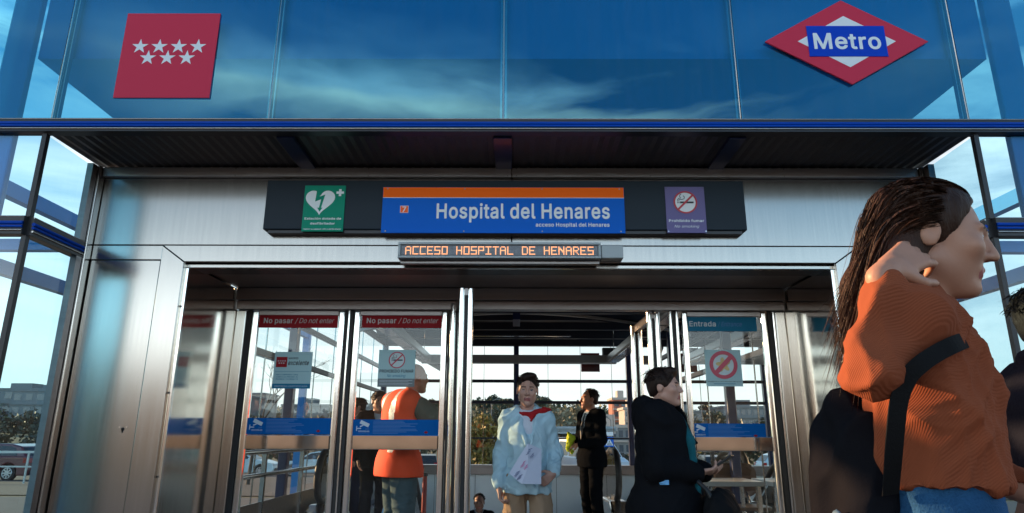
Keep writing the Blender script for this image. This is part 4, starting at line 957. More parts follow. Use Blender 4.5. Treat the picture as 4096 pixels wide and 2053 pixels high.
# red square with seven stars
Y = P0 - 0.012
s = MB().box(-2.467, -1.877, Y, Y + 0.006, 3.138, 3.731).build("star_sign", red_paint, bevel=0.002)
tag(s, "red square sign with seven white stars on the blue fascia", "sign")
cx, cz = -2.172, 3.437
for row, (nn, zz_) in enumerate(((4, 0.04), (3, -0.04))):
    for k in range(nn):
        mb = MB()
        flat(mb, star(cx + (k - (nn - 1) / 2) * 0.121, cz + zz_ + 0.015, 0.054), Y - 0.0012)
        mb.build("star", white_paint, s, fix=False)

# underground emblem: red rhombus, white rhombus, blue bar
Y = P0 - 0.022
ex, ez = 2.046, 3.523
rh = lambda w, h: [(ex - w, ez), (ex, ez - h), (ex + w, ez), (ex, ez + h)]
s = MB().prism(rh(0.506, 0.296), 'y', Y, Y + 0.012).build("metro_sign", red_paint, bevel=0.002)
tag(s, "red rhombus metro sign with blue bar reading Metro on the fascia", "sign")
MB().prism(rh(0.303, 0.180), 'y', Y - 0.002, Y + 0.001).build("white_rhombus", white_paint, s)
bar_ = MB().box(ex - 0.241, ex + 0.241, Y - 0.005, Y - 0.001, ez - 0.107, ez + 0.107).build("name_bar", metro_blue, s)
text("Metro", ex, Y - 0.0062, ez - 0.053, 0.150, white_paint, bar_, bold=0.022, width=0.415)

# dark sign board over the doors with three signs on it
Y = P1 - 0.075
bx0, bx1, bz0, bz1 = -1.66, 1.505, 2.452, 2.795
s = MB().box(bx0, bx1, Y, P1 - 0.002, bz0, bz1).build("sign_board", board_m, bevel=0.006)
tag(s, "long dark backing board above the doorway carrying three signs", "sign board")
MB().box(bx0 + 0.03, bx1 - 0.03, Y + 0.015, P1 - 0.003, bz0 - 0.022, bz0 - 0.001).build("lower_tray", dark_metal, s)

Yb = Y - 0.012
a, b = at(1531, 749, Yb), at(2505, 934, Yb)
sx0, sx1, sz0, sz1 = a.x + 0.004, b.x - 0.004, b.z, a.z
s = MB().box(sx0, sx1, Yb, Y - 0.001, sz0, sz1).build("station_name_sign", sign_blue, bevel=0.002)
tag(s, "blue station name sign with orange stripe reading Hospital del Henares", "sign")
hz = sz1 - 0.072
MB().box(sx0 + 0.002, sx1 - 0.002, Yb - 0.0015, Yb + 0.001, hz, sz1 - 0.002).build("orange_stripe", orange, s)
MB().box(sx0 + 0.002, sx1 - 0.002, Yb - 0.0018, Yb + 0.001, hz - 0.004, hz - 0.0005).build("white_line", white_paint, s)
p = at(1744, 871, Yb)
q = at(2441, 871, Yb)
zb = at(2000, 873, Yb).z
text("Hospital del Henares", (p.x + q.x) / 2, Yb - 0.002, zb, 0.139, white_paint, s, bold=0.012, width=q.x - p.x - 0.005)
p, q = at(2143, 907, Yb), at(2438, 907, Yb)
text("acceso Hospital del Henares", (p.x + q.x) / 2, Yb - 0.002, at(2200, 907, Yb).z, 0.036, white_paint, s, bold=0.02, width=q.x - p.x)
p = at(1617, 838, Yb)
bd = MB().box(p.x - 0.026, p.x + 0.026, Yb - 0.0018, Yb + 0.001, p.z - 0.023, p.z + 0.023).build("line_badge", mat("badge_orange", (1.0, 0.16, 0.05), 0.5, spec=0.1), s, bevel=0.004)
brd = MB()
for (x0, x1, z0, z1) in ((-.027, .027, .0225, .025), (-.027, .027, -.025, -.0225), (-.0275, -.025, -.025, .025), (.025, .0275, -.025, .025)):
    brd.box(p.x + x0, p.x + x1, Yb - 0.0022, Yb, p.z + z0, p.z + z1)
brd.build("badge_border", white_paint, bd)
text("7", p.x, Yb - 0.003, p.z - 0.0175, 0.050, white_paint, bd, bold=0.02)
for zc in (sz0 + 0.012, sz1 - 0.012):
    for k in range(4):
        xx = sx0 + 0.03 + k * (sx1 - sx0 - 0.06) / 3
        MB().prism(circle(xx, zc, 0.0045, 10), 'y', Yb - 0.003, Yb).build("screw", dark_steel, s)

# defibrillator sign
a, b = at(1218, 741, Yb), at(1374, 926, Yb)
gx0, gx1, gz0, gz1 = at(1203, 925, Yb).x, b.x - 0.006, b.z, a.z
gc, gw, gh = (gx0 + gx1) / 2, gx1 - gx0, gz1 - gz0
s = MB().box(gx0, gx1, Yb + 0.004, Y - 0.001, gz0, gz1).build("defibrillator_sign", green, bevel=0.004)
tag(s, "green sign with white heart and lightning arrow about a defibrillator", "sign")
Yg = Yb + 0.0025
hc, hz, hw = gc - gw * 0.10, gz0 + gh * 0.66, gw * 0.355
pts = []
for k in range(60):
    t = 2 * math.pi * k / 60
    pts.append((hc + hw * math.sin(t) ** 3 * 1.0, hz + hw * 0.062 * (13 * math.cos(t) - 5 * math.cos(2 * t) - 2 * math.cos(3 * t) - math.cos(4 * t)) + 0.0))
mb = MB()
flat(mb, pts, Yg)
mb.build("heart", white_paint, s, fix=False)
mb = MB()
u = hw
bolt = [(-0.25, 0.95), (0.12, 0.95), (-0.05, 0.30), (0.32, 0.45), (0.10, -0.50), (0.20, -0.50), (0.02, -0.78), (-0.16, -0.50), (-0.04, -0.50), (0.06, 0.10), (-0.34, -0.06)]
flat(mb, [(hc + x * u, hz + y_ * u) for x, y_ in bolt], Yg - 0.001)
mb.build("lightning_arrow", green, s, fix=False)
mb = MB()
pc = (gx0 + gw * 0.87, gz0 + gh * 0.84)
mb.box(pc[0] - gw * .09, pc[0] + gw * .09, Yg - 0.0005, Yg + 0.001, pc[1] - gw * .03, pc[1] + gw * .03)
mb.box(pc[0] - gw * .03, pc[0] + gw * .03, Yg - 0.0008, Yg + 0.001, pc[1] - gw * .09, pc[1] + gw * .09)
mb.build("plus", white_paint, s)
text("Estación dotada de", gc, Yg, gz0 + gh * 0.255, 0.02, white_paint, s, bold=0.03, width=gw * 0.88)
text("desfibrilador", gc, Yg, gz0 + gh * 0.15, 0.02, white_paint, s, bold=0.03, width=gw * 0.59)
text("Station equipped with a defibrillator", gc, Yg, gz0 + gh * 0.04, 0.011, white_paint, s, bold=0.01, shear=0.25, width=gw * 0.92)


def cigarette(mb, cx, cz, r, y):
    """cigarette with smoke inside a circle of radius r"""
    mb.box(cx - 0.52 * r, cx + 0.80 * r, y, y + 0.001, cz - 0.10 * r, cz + 0.08 * r)
    for dx in (-0.62, -0.74):
        mb.box(cx + (dx - .03) * r, cx + (dx + .03) * r, y, y + 0.001, cz - 0.10 * r, cz + 0.08 * r)
    path = [(-0.74, 0.16), (-0.72, 0.30), (-0.60, 0.42), (-0.42, 0.42), (-0.52, 0.62), (-0.48, 0.78), (-0.36, 0.84)]
    path2 = [(-0.62, 0.16), (-0.58, 0.28), (-0.30, 0.30), (-0.10, 0.36), (-0.06, 0.56), (-0.18, 0.68)]
    for pth in (path, path2):
        mb.tube([(cx + a * r, y + 0.0005, cz + b * r) for a, b in pth], 0.035 * r, 6)


def ban(mb_r, cx, cz, r, y, t=0.16):
    ring(mb_r, cx, cz, r * (1 - t), r, y)
    d = r * (1 - t * 0.6)
    k = r * t * 0.42
    c45 = math.cos(math.pi / 4)
    flat(mb_r, [(cx - d * c45 - k, cz - d * c45 + k), (cx - d * c45 + k, cz - d * c45 - k), (cx + d * c45 + k, cz + d * c45 - k), (cx + d * c45 - k, cz + d * c45 + k)], y - 0.0003)


# no smoking sign on the board
a, b = at(2656, 746, Yb), at(2834, 932, Yb)
nx0, nx1, nz0, nz1 = a.x + 0.004, b.x - 0.006, b.z, a.z
nc, nw, nh = (nx0 + nx1) / 2, nx1 - nx0, nz1 - nz0
s = MB().box(nx0, nx1, Yb + 0.004, Y - 0.001, nz0, nz1).build("no_smoking_sign", violet, bevel=0.004)
tag(s, "violet grey no smoking sign reading Prohibido fumar on the dark board", "sign")
zc = nz0 + nh * 0.655
mb = MB()
flat(mb, circle(nc, zc, nw * 0.26), Yg)
mb.build("disc", white_paint, s, fix=False)
mb = MB()
cigarette(mb, nc, zc, nw * 0.26, Yg - 0.0015)
mb.build("cigarette", ink, s)
mb = MB()
ban(mb, nc, zc, nw * 0.30, Yg - 0.003, 0.14)
mb.build("ban_ring", warn_red, s, fix=False)
text("Prohibido fumar", nc, Yg, nz0 + nh * 0.235, 0.024, white_paint, s, bold=0.03, width=nw * 0.88)
text("No smoking", nc, Yg, nz0 + nh * 0.115, 0.024, white_paint, s, shear=0.25, width=nw * 0.62)
for i in (0.035, 0.965):
    for j in (0.035, 0.965):
        MB().prism(circle(nx0 + nw * i, nz0 + nh * j, 0.004, 10), 'y', Yg - 0.002, Yg + 0.003).build("screw", polished, s)

# light-emitting text display
G5 = {
 'A': ["01110", "10001", "10001", "11111", "10001", "10001", "10001"],
 'C': ["11111", "10000", "10000", "10000", "10000", "10000", "11111"],
 'E': ["11111", "10000", "10000", "11110", "10000", "10000", "11111"],
 'S': ["11111", "10000", "10000", "11111", "00001", "00001", "11111"],
 'O': ["11111", "10001", "10001", "10001", "10001", "10001", "11111"],
 'H': ["10001", "10001", "10001", "11111", "10001", "10001", "10001"],
 'P': ["11111", "10001", "10001", "11111", "10000", "10000", "10000"],
 'I': ["11111", "00100", "00100", "00100", "00100", "00100", "11111"],
 'T': ["11111", "00100", "00100", "00100", "00100", "00100", "00100"],
 'L': ["10000", "10000", "10000", "10000", "10000", "10000", "11111"],
 'D': ["11110", "10001", "10001", "10001", "10001", "10001", "11110"],
 'N': ["10001", "11001", "11101", "10111", "10011", "10001", "10001"],
 'R': ["11110", "10001", "10001", "11110", "10100", "10010", "10001"],
 ' ': ["00000"] * 7}
Yl = P1 - 0.11
a, b = at(1593, 968, Yl), at(2405, 1036, Yl)
lx0, lx1, lz0, lz1 = a.x, b.x, b.z + 0.004, a.z
case_m = mat("display_case_grey", (0.30, 0.33, 0.34), 0.4, 0.3)
s = empty("text_display", ((lx0 + lx1) / 2, P1, lz0))
tag(s, "lit dot matrix display reading ACCESO HOSPITAL DE HENARES under the board", "display")
fr = 0.016
mb = MB()
mb.box(lx0, lx1, Yl, P1 - 0.008, lz0, lz0 + fr).box(lx0, lx1, Yl, P1 - 0.008, lz1 - fr, lz1)
mb.box(lx0, lx0 + fr, Yl + 0.0005, P1 - 0.008, lz0 + fr, lz1 - fr).box(lx1 - fr, lx1, Yl + 0.0005, P1 - 0.008, lz0 + fr, lz1 - fr)
mb.build("case", case_m, s, bevel=0.003)
MB().box(lx0 + fr, lx1 - fr, Yl + 0.012, Yl + 0.03, lz0 + fr, lz1 - fr).build("screen", mat("display_screen", (0.10, 0.11, 0.13), 0.3), s)
msg = "ACCESO HOSPITAL DE HENARES"
N = len(msg) * 6 - 1 + 6
step = (lx1 - lx0 - 2 * fr - 0.012) / N
zt = (lz0 + lz1) / 2 + 3 * step * 1.02
on, offm = MB(), MB()
h = step * 0.36
Yd = Yl + 0.0105
cols = set()
for ci, ch in enumerate(msg):
    for r_ in range(7):
        for c_ in range(5):
            if G5[ch][r_][c_] == '1':
                cols.add((ci * 6 + c_ + 3, r_))
for i in range(N):
    for r_ in range(-0, 7):
        x = lx0 + fr + 0.006 + (i + 0.5) * step
        z = zt - r_ * step * 1.02
        m_ = on if (i, r_) in cols else offm
        hh = h if (i, r_) in cols else h * 0.7
        m_.add([(x - hh, Yd, z - hh), (x + hh, Yd, z - hh), (x + hh, Yd, z + hh), (x - hh, Yd, z + hh)], [(0, 1, 2, 3)])
on.build("lit_dots", mat("led_lit", (0.9, 0.5, 0.2), 0.5, emit=(1.0, 0.34, 0.14), estr=1.15), s, fix=False)
offm.build("unlit_dots", mat("led_unlit", (0.45, 0.46, 0.50), 0.4), s, fix=False)
bx = MB().box(lx1 + 0.003, lx1 + 0.145, Yl + 0.012, P1 - 0.008, lz0 + 0.003, lz1 - 0.012).build("junction_box", case_m, s, bevel=0.006)
MB().box(lx0 + 0.01, lx1 - 0.005, P1 - 0.05, P1 - 0.008, lz0 - 0.022, lz0 - 0.001).build("bracket", dark_steel, s, bevel=0.002)

# ------------------------------------------------------------------ stickers on the door glass
Ys = P2 - 0.006 + 0.02        # just in front of the panes
film_red = mat("film_red", (0.34, 0.018, 0.026), 0.5, spec=0.08)
film_blue = mat("film_blue", (0.0, 0.115, 0.42), 0.5, spec=0.08)
film_teal = mat("film_teal", (0.02, 0.19, 0.34), 0.5, spec=0.08)
pale = mat("sticker_pale", (0.42, 0.62, 0.66), 0.5, spec=0.1)
pale_text = mat("sticker_lettering", (0.60, 0.68, 0.74), 0.4)
grey_text = mat("red_film_lettering", (0.58, 0.52, 0.54), 0.4)
line_blue = mat("small_print_blue", (0.05, 0.20, 0.52), 0.4)


def plate(name, x0, x1, z0, z1, m, label, cat="sticker", group=None):
    o = MB().box(x0, x1, Ys - 0.002, Ys + 0.001, z0, z1).build(name, m)
    return tag(o, label, cat, group)


def px_rect(xa, ya_, xb, yb, Y):
    a, b = at(xa, ya_, Y), at(xb, yb, Y)
    return min(a.x, b.x), max(a.x, b.x), min(a.z, b.z), max(a.z, b.z)


Yt = Ys - 0.0035
for (xa, xb, lab) in ((1040, 1350, "red No pasar banner on the leftmost door leaf"), (1450, 1767, "red No pasar banner above the square no smoking sticker")):
    x0, x1, z0, z1 = px_rect(xa, 1257, xb, 1312, Ys)
    o = plate("banner", x0, x1, z0, z1, film_red, lab, group="red banners on the left door leaves")
    w = x1 - x0
    text("No pasar", x0 + w * 0.06, Yt, z0 + (z1 - z0) * 0.34, 0.055, grey_text, o, bold=0.02, align='LEFT', width=w * 0.37)
    text("/ Do not enter", x0 + w * 0.455, Yt, z0 + (z1 - z0) * 0.34, 0.055, grey_text, o, shear=0.25, align='LEFT', width=w * 0.50)
x0, x1, z0, z1 = px_rect(2738, 1268, 3028, 1326, Ys)
o = plate("banner", x0, x1, z0, z1, film_teal, "blue Entrada banner across the top of the right door leaf")
w = x1 - x0
text("Entrada", x0 + w * 0.06, Yt, z0 + (z1 - z0) * 0.34, 0.055, pale_text, o, bold=0.02, align='LEFT', width=w * 0.37)
text("/ Entrance", x0 + w * 0.455, Yt, z0 + (z1 - z0) * 0.34, 0.05, line_blue, o, shear=0.25, align='LEFT', width=w * 0.34)


def camera_icon(mb, cx, cz, s, y):
    """wall camera pictogram: tilted box on an arm"""
    ca, sa = math.cos(-0.42), math.sin(-0.42)
    rot = lambda p: (cx + (p[0] * ca - p[1] * sa) * s, cz + (p[0] * sa + p[1] * ca) * s)
    flat(mb, [rot(p) for p in ((-0.5, -0.06), (0.5, -0.06), (0.5, 0.32), (-0.5, 0.32))], y)
    flat(mb, [rot(p) for p in ((-0.36, -0.30), (-0.12, -0.08), (0.0, -0.08), (-0.25, -0.38))], y)
    mb.box(cx - 0.72 * s, cx - 0.30 * s, y, y + 0.0005, cz - 0.42 * s, cz - 0.32 * s)
    mb.box(cx - 0.80 * s, cx - 0.72 * s, y, y + 0.0005, cz - 0.62 * s, cz - 0.12 * s)


for (xa, xb, ya_, yb, lab) in ((985, 1320, 1672, 1738, "blue video surveillance strip on the leftmost door leaf"), (1410, 1752, 1678, 1743, "blue video surveillance strip across the man in the orange vest"), (2757, 3066, 1694, 1756, "blue video surveillance strip on the right door leaf")):
    x0, x1, z0, z1 = px_rect(xa, ya_, xb, yb, Ys)
    o = plate("surveillance_strip", x0, x1, z0, z1, film_blue, lab, group="blue strips on the door leaves")
    w, hh = x1 - x0, z1 - z0
    mb = MB()
    camera_icon(mb, x0 + w * 0.14, z0 + hh * 0.66, hh * 0.62, Yt)
    mb.build("camera_icon", pale_text, o, fix=False)
    text("ZONA", x0 + w * 0.20, Yt, z0 + hh * 0.36, 0.012, line_blue, o, bold=0.03, align='RIGHT', width=w * 0.045)
    text("VIDEOVIGILADA", x0 + w * 0.075, Yt, z0 + hh * 0.21, 0.014, pale_text, o, bold=0.03, align='LEFT', width=w * 0.13)
    text("VIDEO SURVEILLANCE", x0 + w * 0.075, Yt, z0 + hh * 0.10, 0.010, line_blue, o, align='LEFT', width=w * 0.13)
    mb = MB()
    r2 = random.Random(int(xa))
    for k in range(10):
        zl = z0 + hh * (0.90 - 0.085 * k)
        mb.box(x0 + w * 0.245, x0 + w * (0.245 + r2.uniform(0.25, 0.58)), Yt, Yt + 0.0006, zl - hh * 0.016, zl + hh * 0.016)
    mb.build("small_print", line_blue, o)
    mb = MB()
    flat(mb, [(x0 + w * 0.86 + a, z0 + hh * 0.2 + b) for a, b in ((-.017, 0), (0, -.010), (.017, 0), (0, .010))], Yt)
    mb.build("small_emblem", film_red, o, fix=False)

# certificate sticker
x0, x1, z0, z1 = px_rect(1095, 1408, 1246, 1555, Ys)
x0, x1 = at(1095, 1480, Ys).x, at(1246, 1480, Ys).x
o = plate("certificate_sticker", x0, x1, z0, z1, pale, "pale blue certificate sticker with small red star square on the leftmost door")
w, hh = x1 - x0, z1 - z0
MB().box(x0, x1, Yt, Yt + 0.001, z0, z0 + hh * 0.13).build("base_band", film_teal, o)
MB().box(x0 + w * 0.05, x0 + w * 0.34, Yt, Yt + 0.001, z0 + hh * 0.58, z0 + hh * 0.86).build("red_square", film_red, o)
mb = MB()
for row, (nn, dz) in enumerate(((4, 0.75), (3, 0.69))):
    for k in range(nn):
        flat(mb, star(x0 + w * (0.195 + (k - (nn - 1) / 2) * 0.06), z0 + hh * dz, w * 0.025), Yt - 0.001)
mb.build("stars", pale_text, o, fix=False)
text("MADRID", x0 + w * 0.37, Yt, z0 + hh * 0.80, 0.02, ink, o, bold=0.03, align='LEFT', width=w * 0.26)
text("excelente", x0 + w * 0.37, Yt, z0 + hh * 0.64, 0.048, ink, o, bold=0.012, shear=0.3, align='LEFT', width=w * 0.55)
for k, t_ in enumerate(("POR SU COMPROMISO CON EL", "CLIENTE, LAS PERSONAS, EL", "PROGRESO Y SU PRODUCTO")):
    text(t_, x0 + w * 0.08, Yt, z0 + hh * (0.36 - 0.06 * k), 0.011, film_teal, o, bold=0.02, align='LEFT', width=w * 0.58)
text("EMPRESA CERTIFICADA", (x0 + x1) / 2, Yt - 0.001, z0 + hh * 0.045, 0.014, pale_text, o, width=w * 0.86)
mb = MB()
mb.box(x0 + w * 0.05, x1 - w * 0.05, Yt, Yt + 0.0006, z0 + hh * 0.455, z0 + hh * 0.462)
mb.build("rule", film_teal, o)

# no smoking sticker
x0, x1 = at(1513, 1480, Ys).x, at(1660, 1480, Ys).x
z0, z1 = at(1590, 1548, Ys).z, at(1590, 1400, Ys).z
o = plate("no_smoking_sticker", x0, x1, z0, z1, pale, "pale square sticker reading PROHIBIDO FUMAR beside the bald man's head")
w, hh = x1 - x0, z1 - z0
c_, zc, r_ = (x0 + x1) / 2, z0 + hh * 0.72, w * 0.225
mb = MB()
flat(mb, circle(c_, zc, r_ * 0.9), Yt)
mb.build("disc", mat("disc_white", (0.55, 0.66, 0.70), 0.4), o, fix=False)
mb = MB()
cigarette(mb, c_, zc, r_ * 0.85, Yt - 0.0015)
mb.build("cigarette", ink, o)
mb = MB()
ban(mb, c_, zc, r_, Yt - 0.003, 0.13)
mb.build("ban_ring", mat("sticker_red", (0.52, 0.05, 0.10), 0.4), o, fix=False)
text("PROHIBIDO FUMAR", c_, Yt, z0 + hh * 0.385, 0.03, ink, o, bold=0.03, width=w * 0.92)
text("No smoking", c_, Yt, z0 + hh * 0.26, 0.03, film_teal, o, shear=0.25, width=w * 0.50)
MB().box(x0, x1, Yt, Yt + 0.001, z0, z0 + hh * 0.22).build("base_band", mat("band_grey", (0.13, 0.17, 0.19), 0.4), o)
mb = MB()
for k in range(4):
    mb.box(x0 + w * 0.05, x1 - w * (0.06 + 0.1 * (k % 2)), Yt - 0.001, Yt + 0.0002, z0 + hh * (0.17 - 0.04 * k), z0 + hh * (0.178 - 0.04 * k))
mb.build("small_print", pale_text, o)

# no foil balloons sticker
x0, x1 = at(2821, 1470, Ys).x, at(2966, 1470, Ys).x
z0, z1 = at(2890, 1546, Ys).z, at(2890, 1400, Ys).z
o = plate("no_balloons_sticker", x0, x1, z0, z1, pale, "pale sticker with red ring over a gold foil balloon, right door")
w, hh = x1 - x0, z1 - z0
c_, zc, r_ = (x0 + x1) / 2, z0 + hh * 0.585, w * 0.385
mb = MB()
flat(mb, circle(c_, zc, r_ * 0.8), Yt)
mb.build("disc", mat("disc_white", (0.55, 0.66, 0.70), 0.4), o, fix=False)
mb = MB()
pts = []
for k in range(40):
    t = 2 * math.pi * k / 40
    q = r_ * (0.42 + 0.13 * math.cos(5 * (t - 0.45)))
    pts.append((c_ + q * math.cos(t), zc + q * math.sin(t)))
mb.prism(pts, 'y', Yt - 0.0020, Yt - 0.0008)
mb.build("balloon_picture", mat("balloon_gold", (0.55, 0.42, 0.17), 0.4, var=0.35, vscale=25), o)
mb = MB()
ban(mb, c_, zc, r_, Yt - 0.004, 0.26)
mb.build("ban_ring", mat("sticker_red", (0.52, 0.05, 0.10), 0.4), o, fix=False)
text("PROHIBIDO EL ACCESO CON GLOBOS METÁLICOS", c_, Yt, z0 + hh * 0.115, 0.010, ink, o, bold=0.02, width=w * 0.92)
mb = MB()
mb.box(c_ - w * 0.3, c_ + w * 0.3, Yt, Yt + 0.0005, z0 + hh * 0.06, z0 + hh * 0.075)
mb.build("small_print", film_teal, o)

# signs fixed to the far glass wall, seen from behind
back_dark = mat("sign_back_dark", (0.035, 0.035, 0.040), 0.5)
x0, x1, z0, z1 = px_rect(2323, 1413, 2399, 1488, 13.06)
s = MB().box(x0, x1, 13.04, 13.06, z0, z1).build("back_of_star_sign", mat("dark_red_back", (0.085, 0.012, 0.018), 0.5))
tag(s, "small dark red square sign on the far glass wall above the suited man", "sign")
mb = MB()
for nn, dz in ((4, 0.02), (3, -0.03)):
    for k in range(nn):
        flat(mb, star((x0 + x1) / 2 + (k - (nn - 1) / 2) * 0.07, (z0 + z1) / 2 + dz, 0.028), 13.038)
mb.build("stars", mat("dim_star", (0.13, 0.03, 0.035), 0.5), s, fix=False)
p = at(1766, 1453, 13.06)
s = MB().prism([(p.x - 0.30, p.z), (p.x, p.z - 0.17), (p.x + 0.30, p.z), (p.x, p.z + 0.17)], 'y', 13.04, 13.06).build("back_of_metro_sign", back_dark)
tag(s, "dark rhombus sign seen from behind on the far glass wall", "sign")
p = at(2634, 1392, 7.4)
s = empty("hanging_sign", (p.x, 7.4, p.z))
tag(s, "dark rhombus sign hanging on a wire inside the hall, right of the doorway", "sign")
MB().prism([(p.x - 0.055, p.z), (p.x, p.z - 0.13), (p.x + 0.055, p.z), (p.x, p.z + 0.13)], 'y', 7.39, 7.41).build("rhombus", back_dark, s)
MB().tube([(p.x, 7.4, p.z + 0.13), (p.x, 7.4, 3.1)], 0.004, 6).build("wire", back_dark, s)
# ------------------------------------------------------------------ vehicles
tyre_m = mat("tyre", (0.015, 0.015, 0.016), 0.8)
rim_m = mat("alloy_rim", (0.45, 0.46, 0.48), 0.3, 0.9)
car_glass = mat("car_glass", (0.015, 0.022, 0.028), 0.06, 0.0, spec=0.8)
lamp_m = mat("lamp_lens", (0.55, 0.58, 0.60), 0.12)
tail_m = mat("tail_lens", (0.35, 0.012, 0.012), 0.15)
plastic = mat("black_plastic", (0.02, 0.02, 0.021), 0.5)


def paint(name, c):
    return mat(name, c, 0.28, 0.0, coat=0.8, var=0.04, vscale=2)


def wheel(parent, x, y, r, side):
    w = MB().tube([(x, y - 0.10, r), (x, y - 0.07, r), (x, y + 0.07, r), (x, y + 0.10, r)], [r * 0.93, r, r, r * 0.93], 24).build("wheel", tyre_m, parent, smooth=False)
    ry = y + side * 0.101
    mb = MB()
    mb.tube([(x, ry - side * 0.03, r), (x, ry, r)], [r * 0.62, r * 0.66], 24)
    mb.build("rim", plastic, w)
    sp = MB()
    for k in range(8):
        a = k * math.pi / 4
        sp.bar((x, ry + side * 0.004, r), (x + r * 0.62 * math.cos(a), ry + side * 0.004, r + r * 0.62 * math.sin(a)), 0.045, 0.02, up=(0, 1, 0))
    sp.tube([(x + r * 0.64 * math.cos(a), ry + side * 0.004, r + r * 0.64 * math.sin(a)) for a in [2 * math.pi * k / 20 for k in range(20)]], 0.018, 6, closed=True)
    sp.build("spokes", rim_m, w)
    return w


def vehicle(name, label, cat, loc, rz, m, L, W, low, cab, wheels, r, sidewin, tum=0.12, group=None, van=False):
    """low, cab: side profiles (x along the length, front = +x); the cab leans in by tum at its top"""
    t = tag(empty(name, loc, rz, local=True), label, cat, group)
    arc = []
    pts = list(low)
    # cut wheel arches in the bottom edge, going from rear to front
    bottom = [(pts[0][0], pts[0][1])]
    for wx in sorted(wheels):
        for k in range(11):
            a = math.pi - math.pi * k / 10
            bottom.append((wx + (r + 0.06) * math.cos(a), max(0.2, r + (r + 0.06) * math.sin(a)) if 0 < k < 10 else 0.22))
    poly = bottom + pts[1:]
    b = MB().prism(poly, 'y', -W / 2, W / 2)
    zt = max(p[1] for p in cab)
    zb = min(p[1] for p in cab)
    n = len(cab)
    yw = lambda z: (W / 2 - 0.02) - tum * (z - zb) / (zt - zb)
    v = [(x, -yw(z), z) for x, z in cab] + [(x, yw(z), z) for x, z in cab]
    b.add(v, [tuple(range(n)), tuple(range(2 * n - 1, n - 1, -1))] + [(i, i + n, (i + 1) % n + n, (i + 1) % n) for i in range(n)])
    body = b.build("body", m, t, bevel=0.05, smooth=False)
    for s in (-1, 1):
        for sw in sidewin:
            mb = MB()
            vv = [(x, s * (yw(z) + 0.006), z) for x, z in sw]
            vv2 = [(x, s * (yw(z) - 0.02), z) for x, z in sw]
            k = len(sw)
            mb.add(vv + vv2, [tuple(range(k))] + [(i, (i + 1) % k, (i + 1) % k + k, i + k) for i in range(k)])
            mb.build("side_window", car_glass, t)
        for wx in wheels:
            wheel(t, wx, s * (W / 2 - 0.11), r, s)
    # front and rear screens: the cab edges that face forwards and backwards
    fr = sorted(cab, key=lambda p: -p[0])
    return t, yw


def screens(t, yw, front, rear):
    for nm, ((xa, za), (xb, zb_)), sg in (("windscreen", front, 1), ("rear_window", rear, -1)):
        d = Vector((xb - xa, 0, zb_ - za)).normalized()
        nrm = Vector((d.z, 0, -d.x))
        if nrm.x * sg < 0:
            nrm = -nrm
        q = []
        for u in (0.10, 0.90):
            x, z = xa + (xb - xa) * u + nrm.x * 0.008, za + (zb_ - za) * u + nrm.z * 0.008
            q.append((x, yw(z) - 0.07, z))
        vs = [(q[0][0], -q[0][1], q[0][2]), q[0], q[1], (q[1][0], -q[1][1], q[1][2])]
        MB().add(vs + [(x - nrm.x * 0.03, y, z - nrm.z * 0.03) for x, y, z in vs], [(0, 1, 2, 3), (0, 1, 5, 4), (1, 2, 6, 5), (2, 3, 7, 6), (3, 0, 4, 7)]).build(nm, car_glass, t)


def hatchback(label, loc, rz, m, group=None, name="parked_car"):
    L, W = 4.2, 1.76
    low = [(-2.05, 0.22), (2.05, 0.22), (2.12, 0.45), (2.05, 0.72), (1.45, 0.90), (1.0, 0.95), (-1.95, 0.98), (-2.10, 0.80), (-2.12, 0.45)]
    low = [(-2.05, 0.22)] + low[1:]
    cab = [(-1.98, 0.94), (1.05, 0.92), (0.30, 1.38), (-0.2, 1.47), (-1.15, 1.46), (-1.62, 1.36)]
    sw = [[(-1.55, 1.0), (-0.62, 1.0), (-0.62, 1.38), (-1.15, 1.37), (-1.42, 1.28)], [(-0.54, 1.0), (0.78, 1.0), (0.25, 1.33), (-0.15, 1.39), (-0.54, 1.39)]]
    t, yw = vehicle(name, label, "car", loc, rz, m, L, W, low, cab, (-1.28, 1.32), 0.32, sw, group=group)
    screens(t, yw, ((1.05, 0.92), (0.30, 1.38)), ((-1.98, 0.94), (-1.62, 1.36)))
    for s in (-1, 1):
        MB().prism([(1.80, 0.62), (2.10, 0.58), (2.06, 0.74), (1.75, 0.80)], 'y', s * 0.60, s * 0.86).build("headlight", lamp_m, t)
        MB().prism([(-2.13, 0.72), (-1.88, 0.72), (-1.88, 0.92), (-2.06, 0.90)], 'y', s * 0.62, s * 0.885).build("tail_light", tail_m, t)
        MB().box(0.62, 0.80, s * 0.90, s * 1.05, 0.94, 1.07).build("wing_mirror", m, t, bevel=0.03)
    MB().box(2.06, 2.14, -0.6, 0.6, 0.26, 0.46).build("front_grille", plastic, t)
    MB().box(-2.14, -2.06, -0.7, 0.7, 0.24, 0.42).build("rear_bumper", plastic, t)
    return t


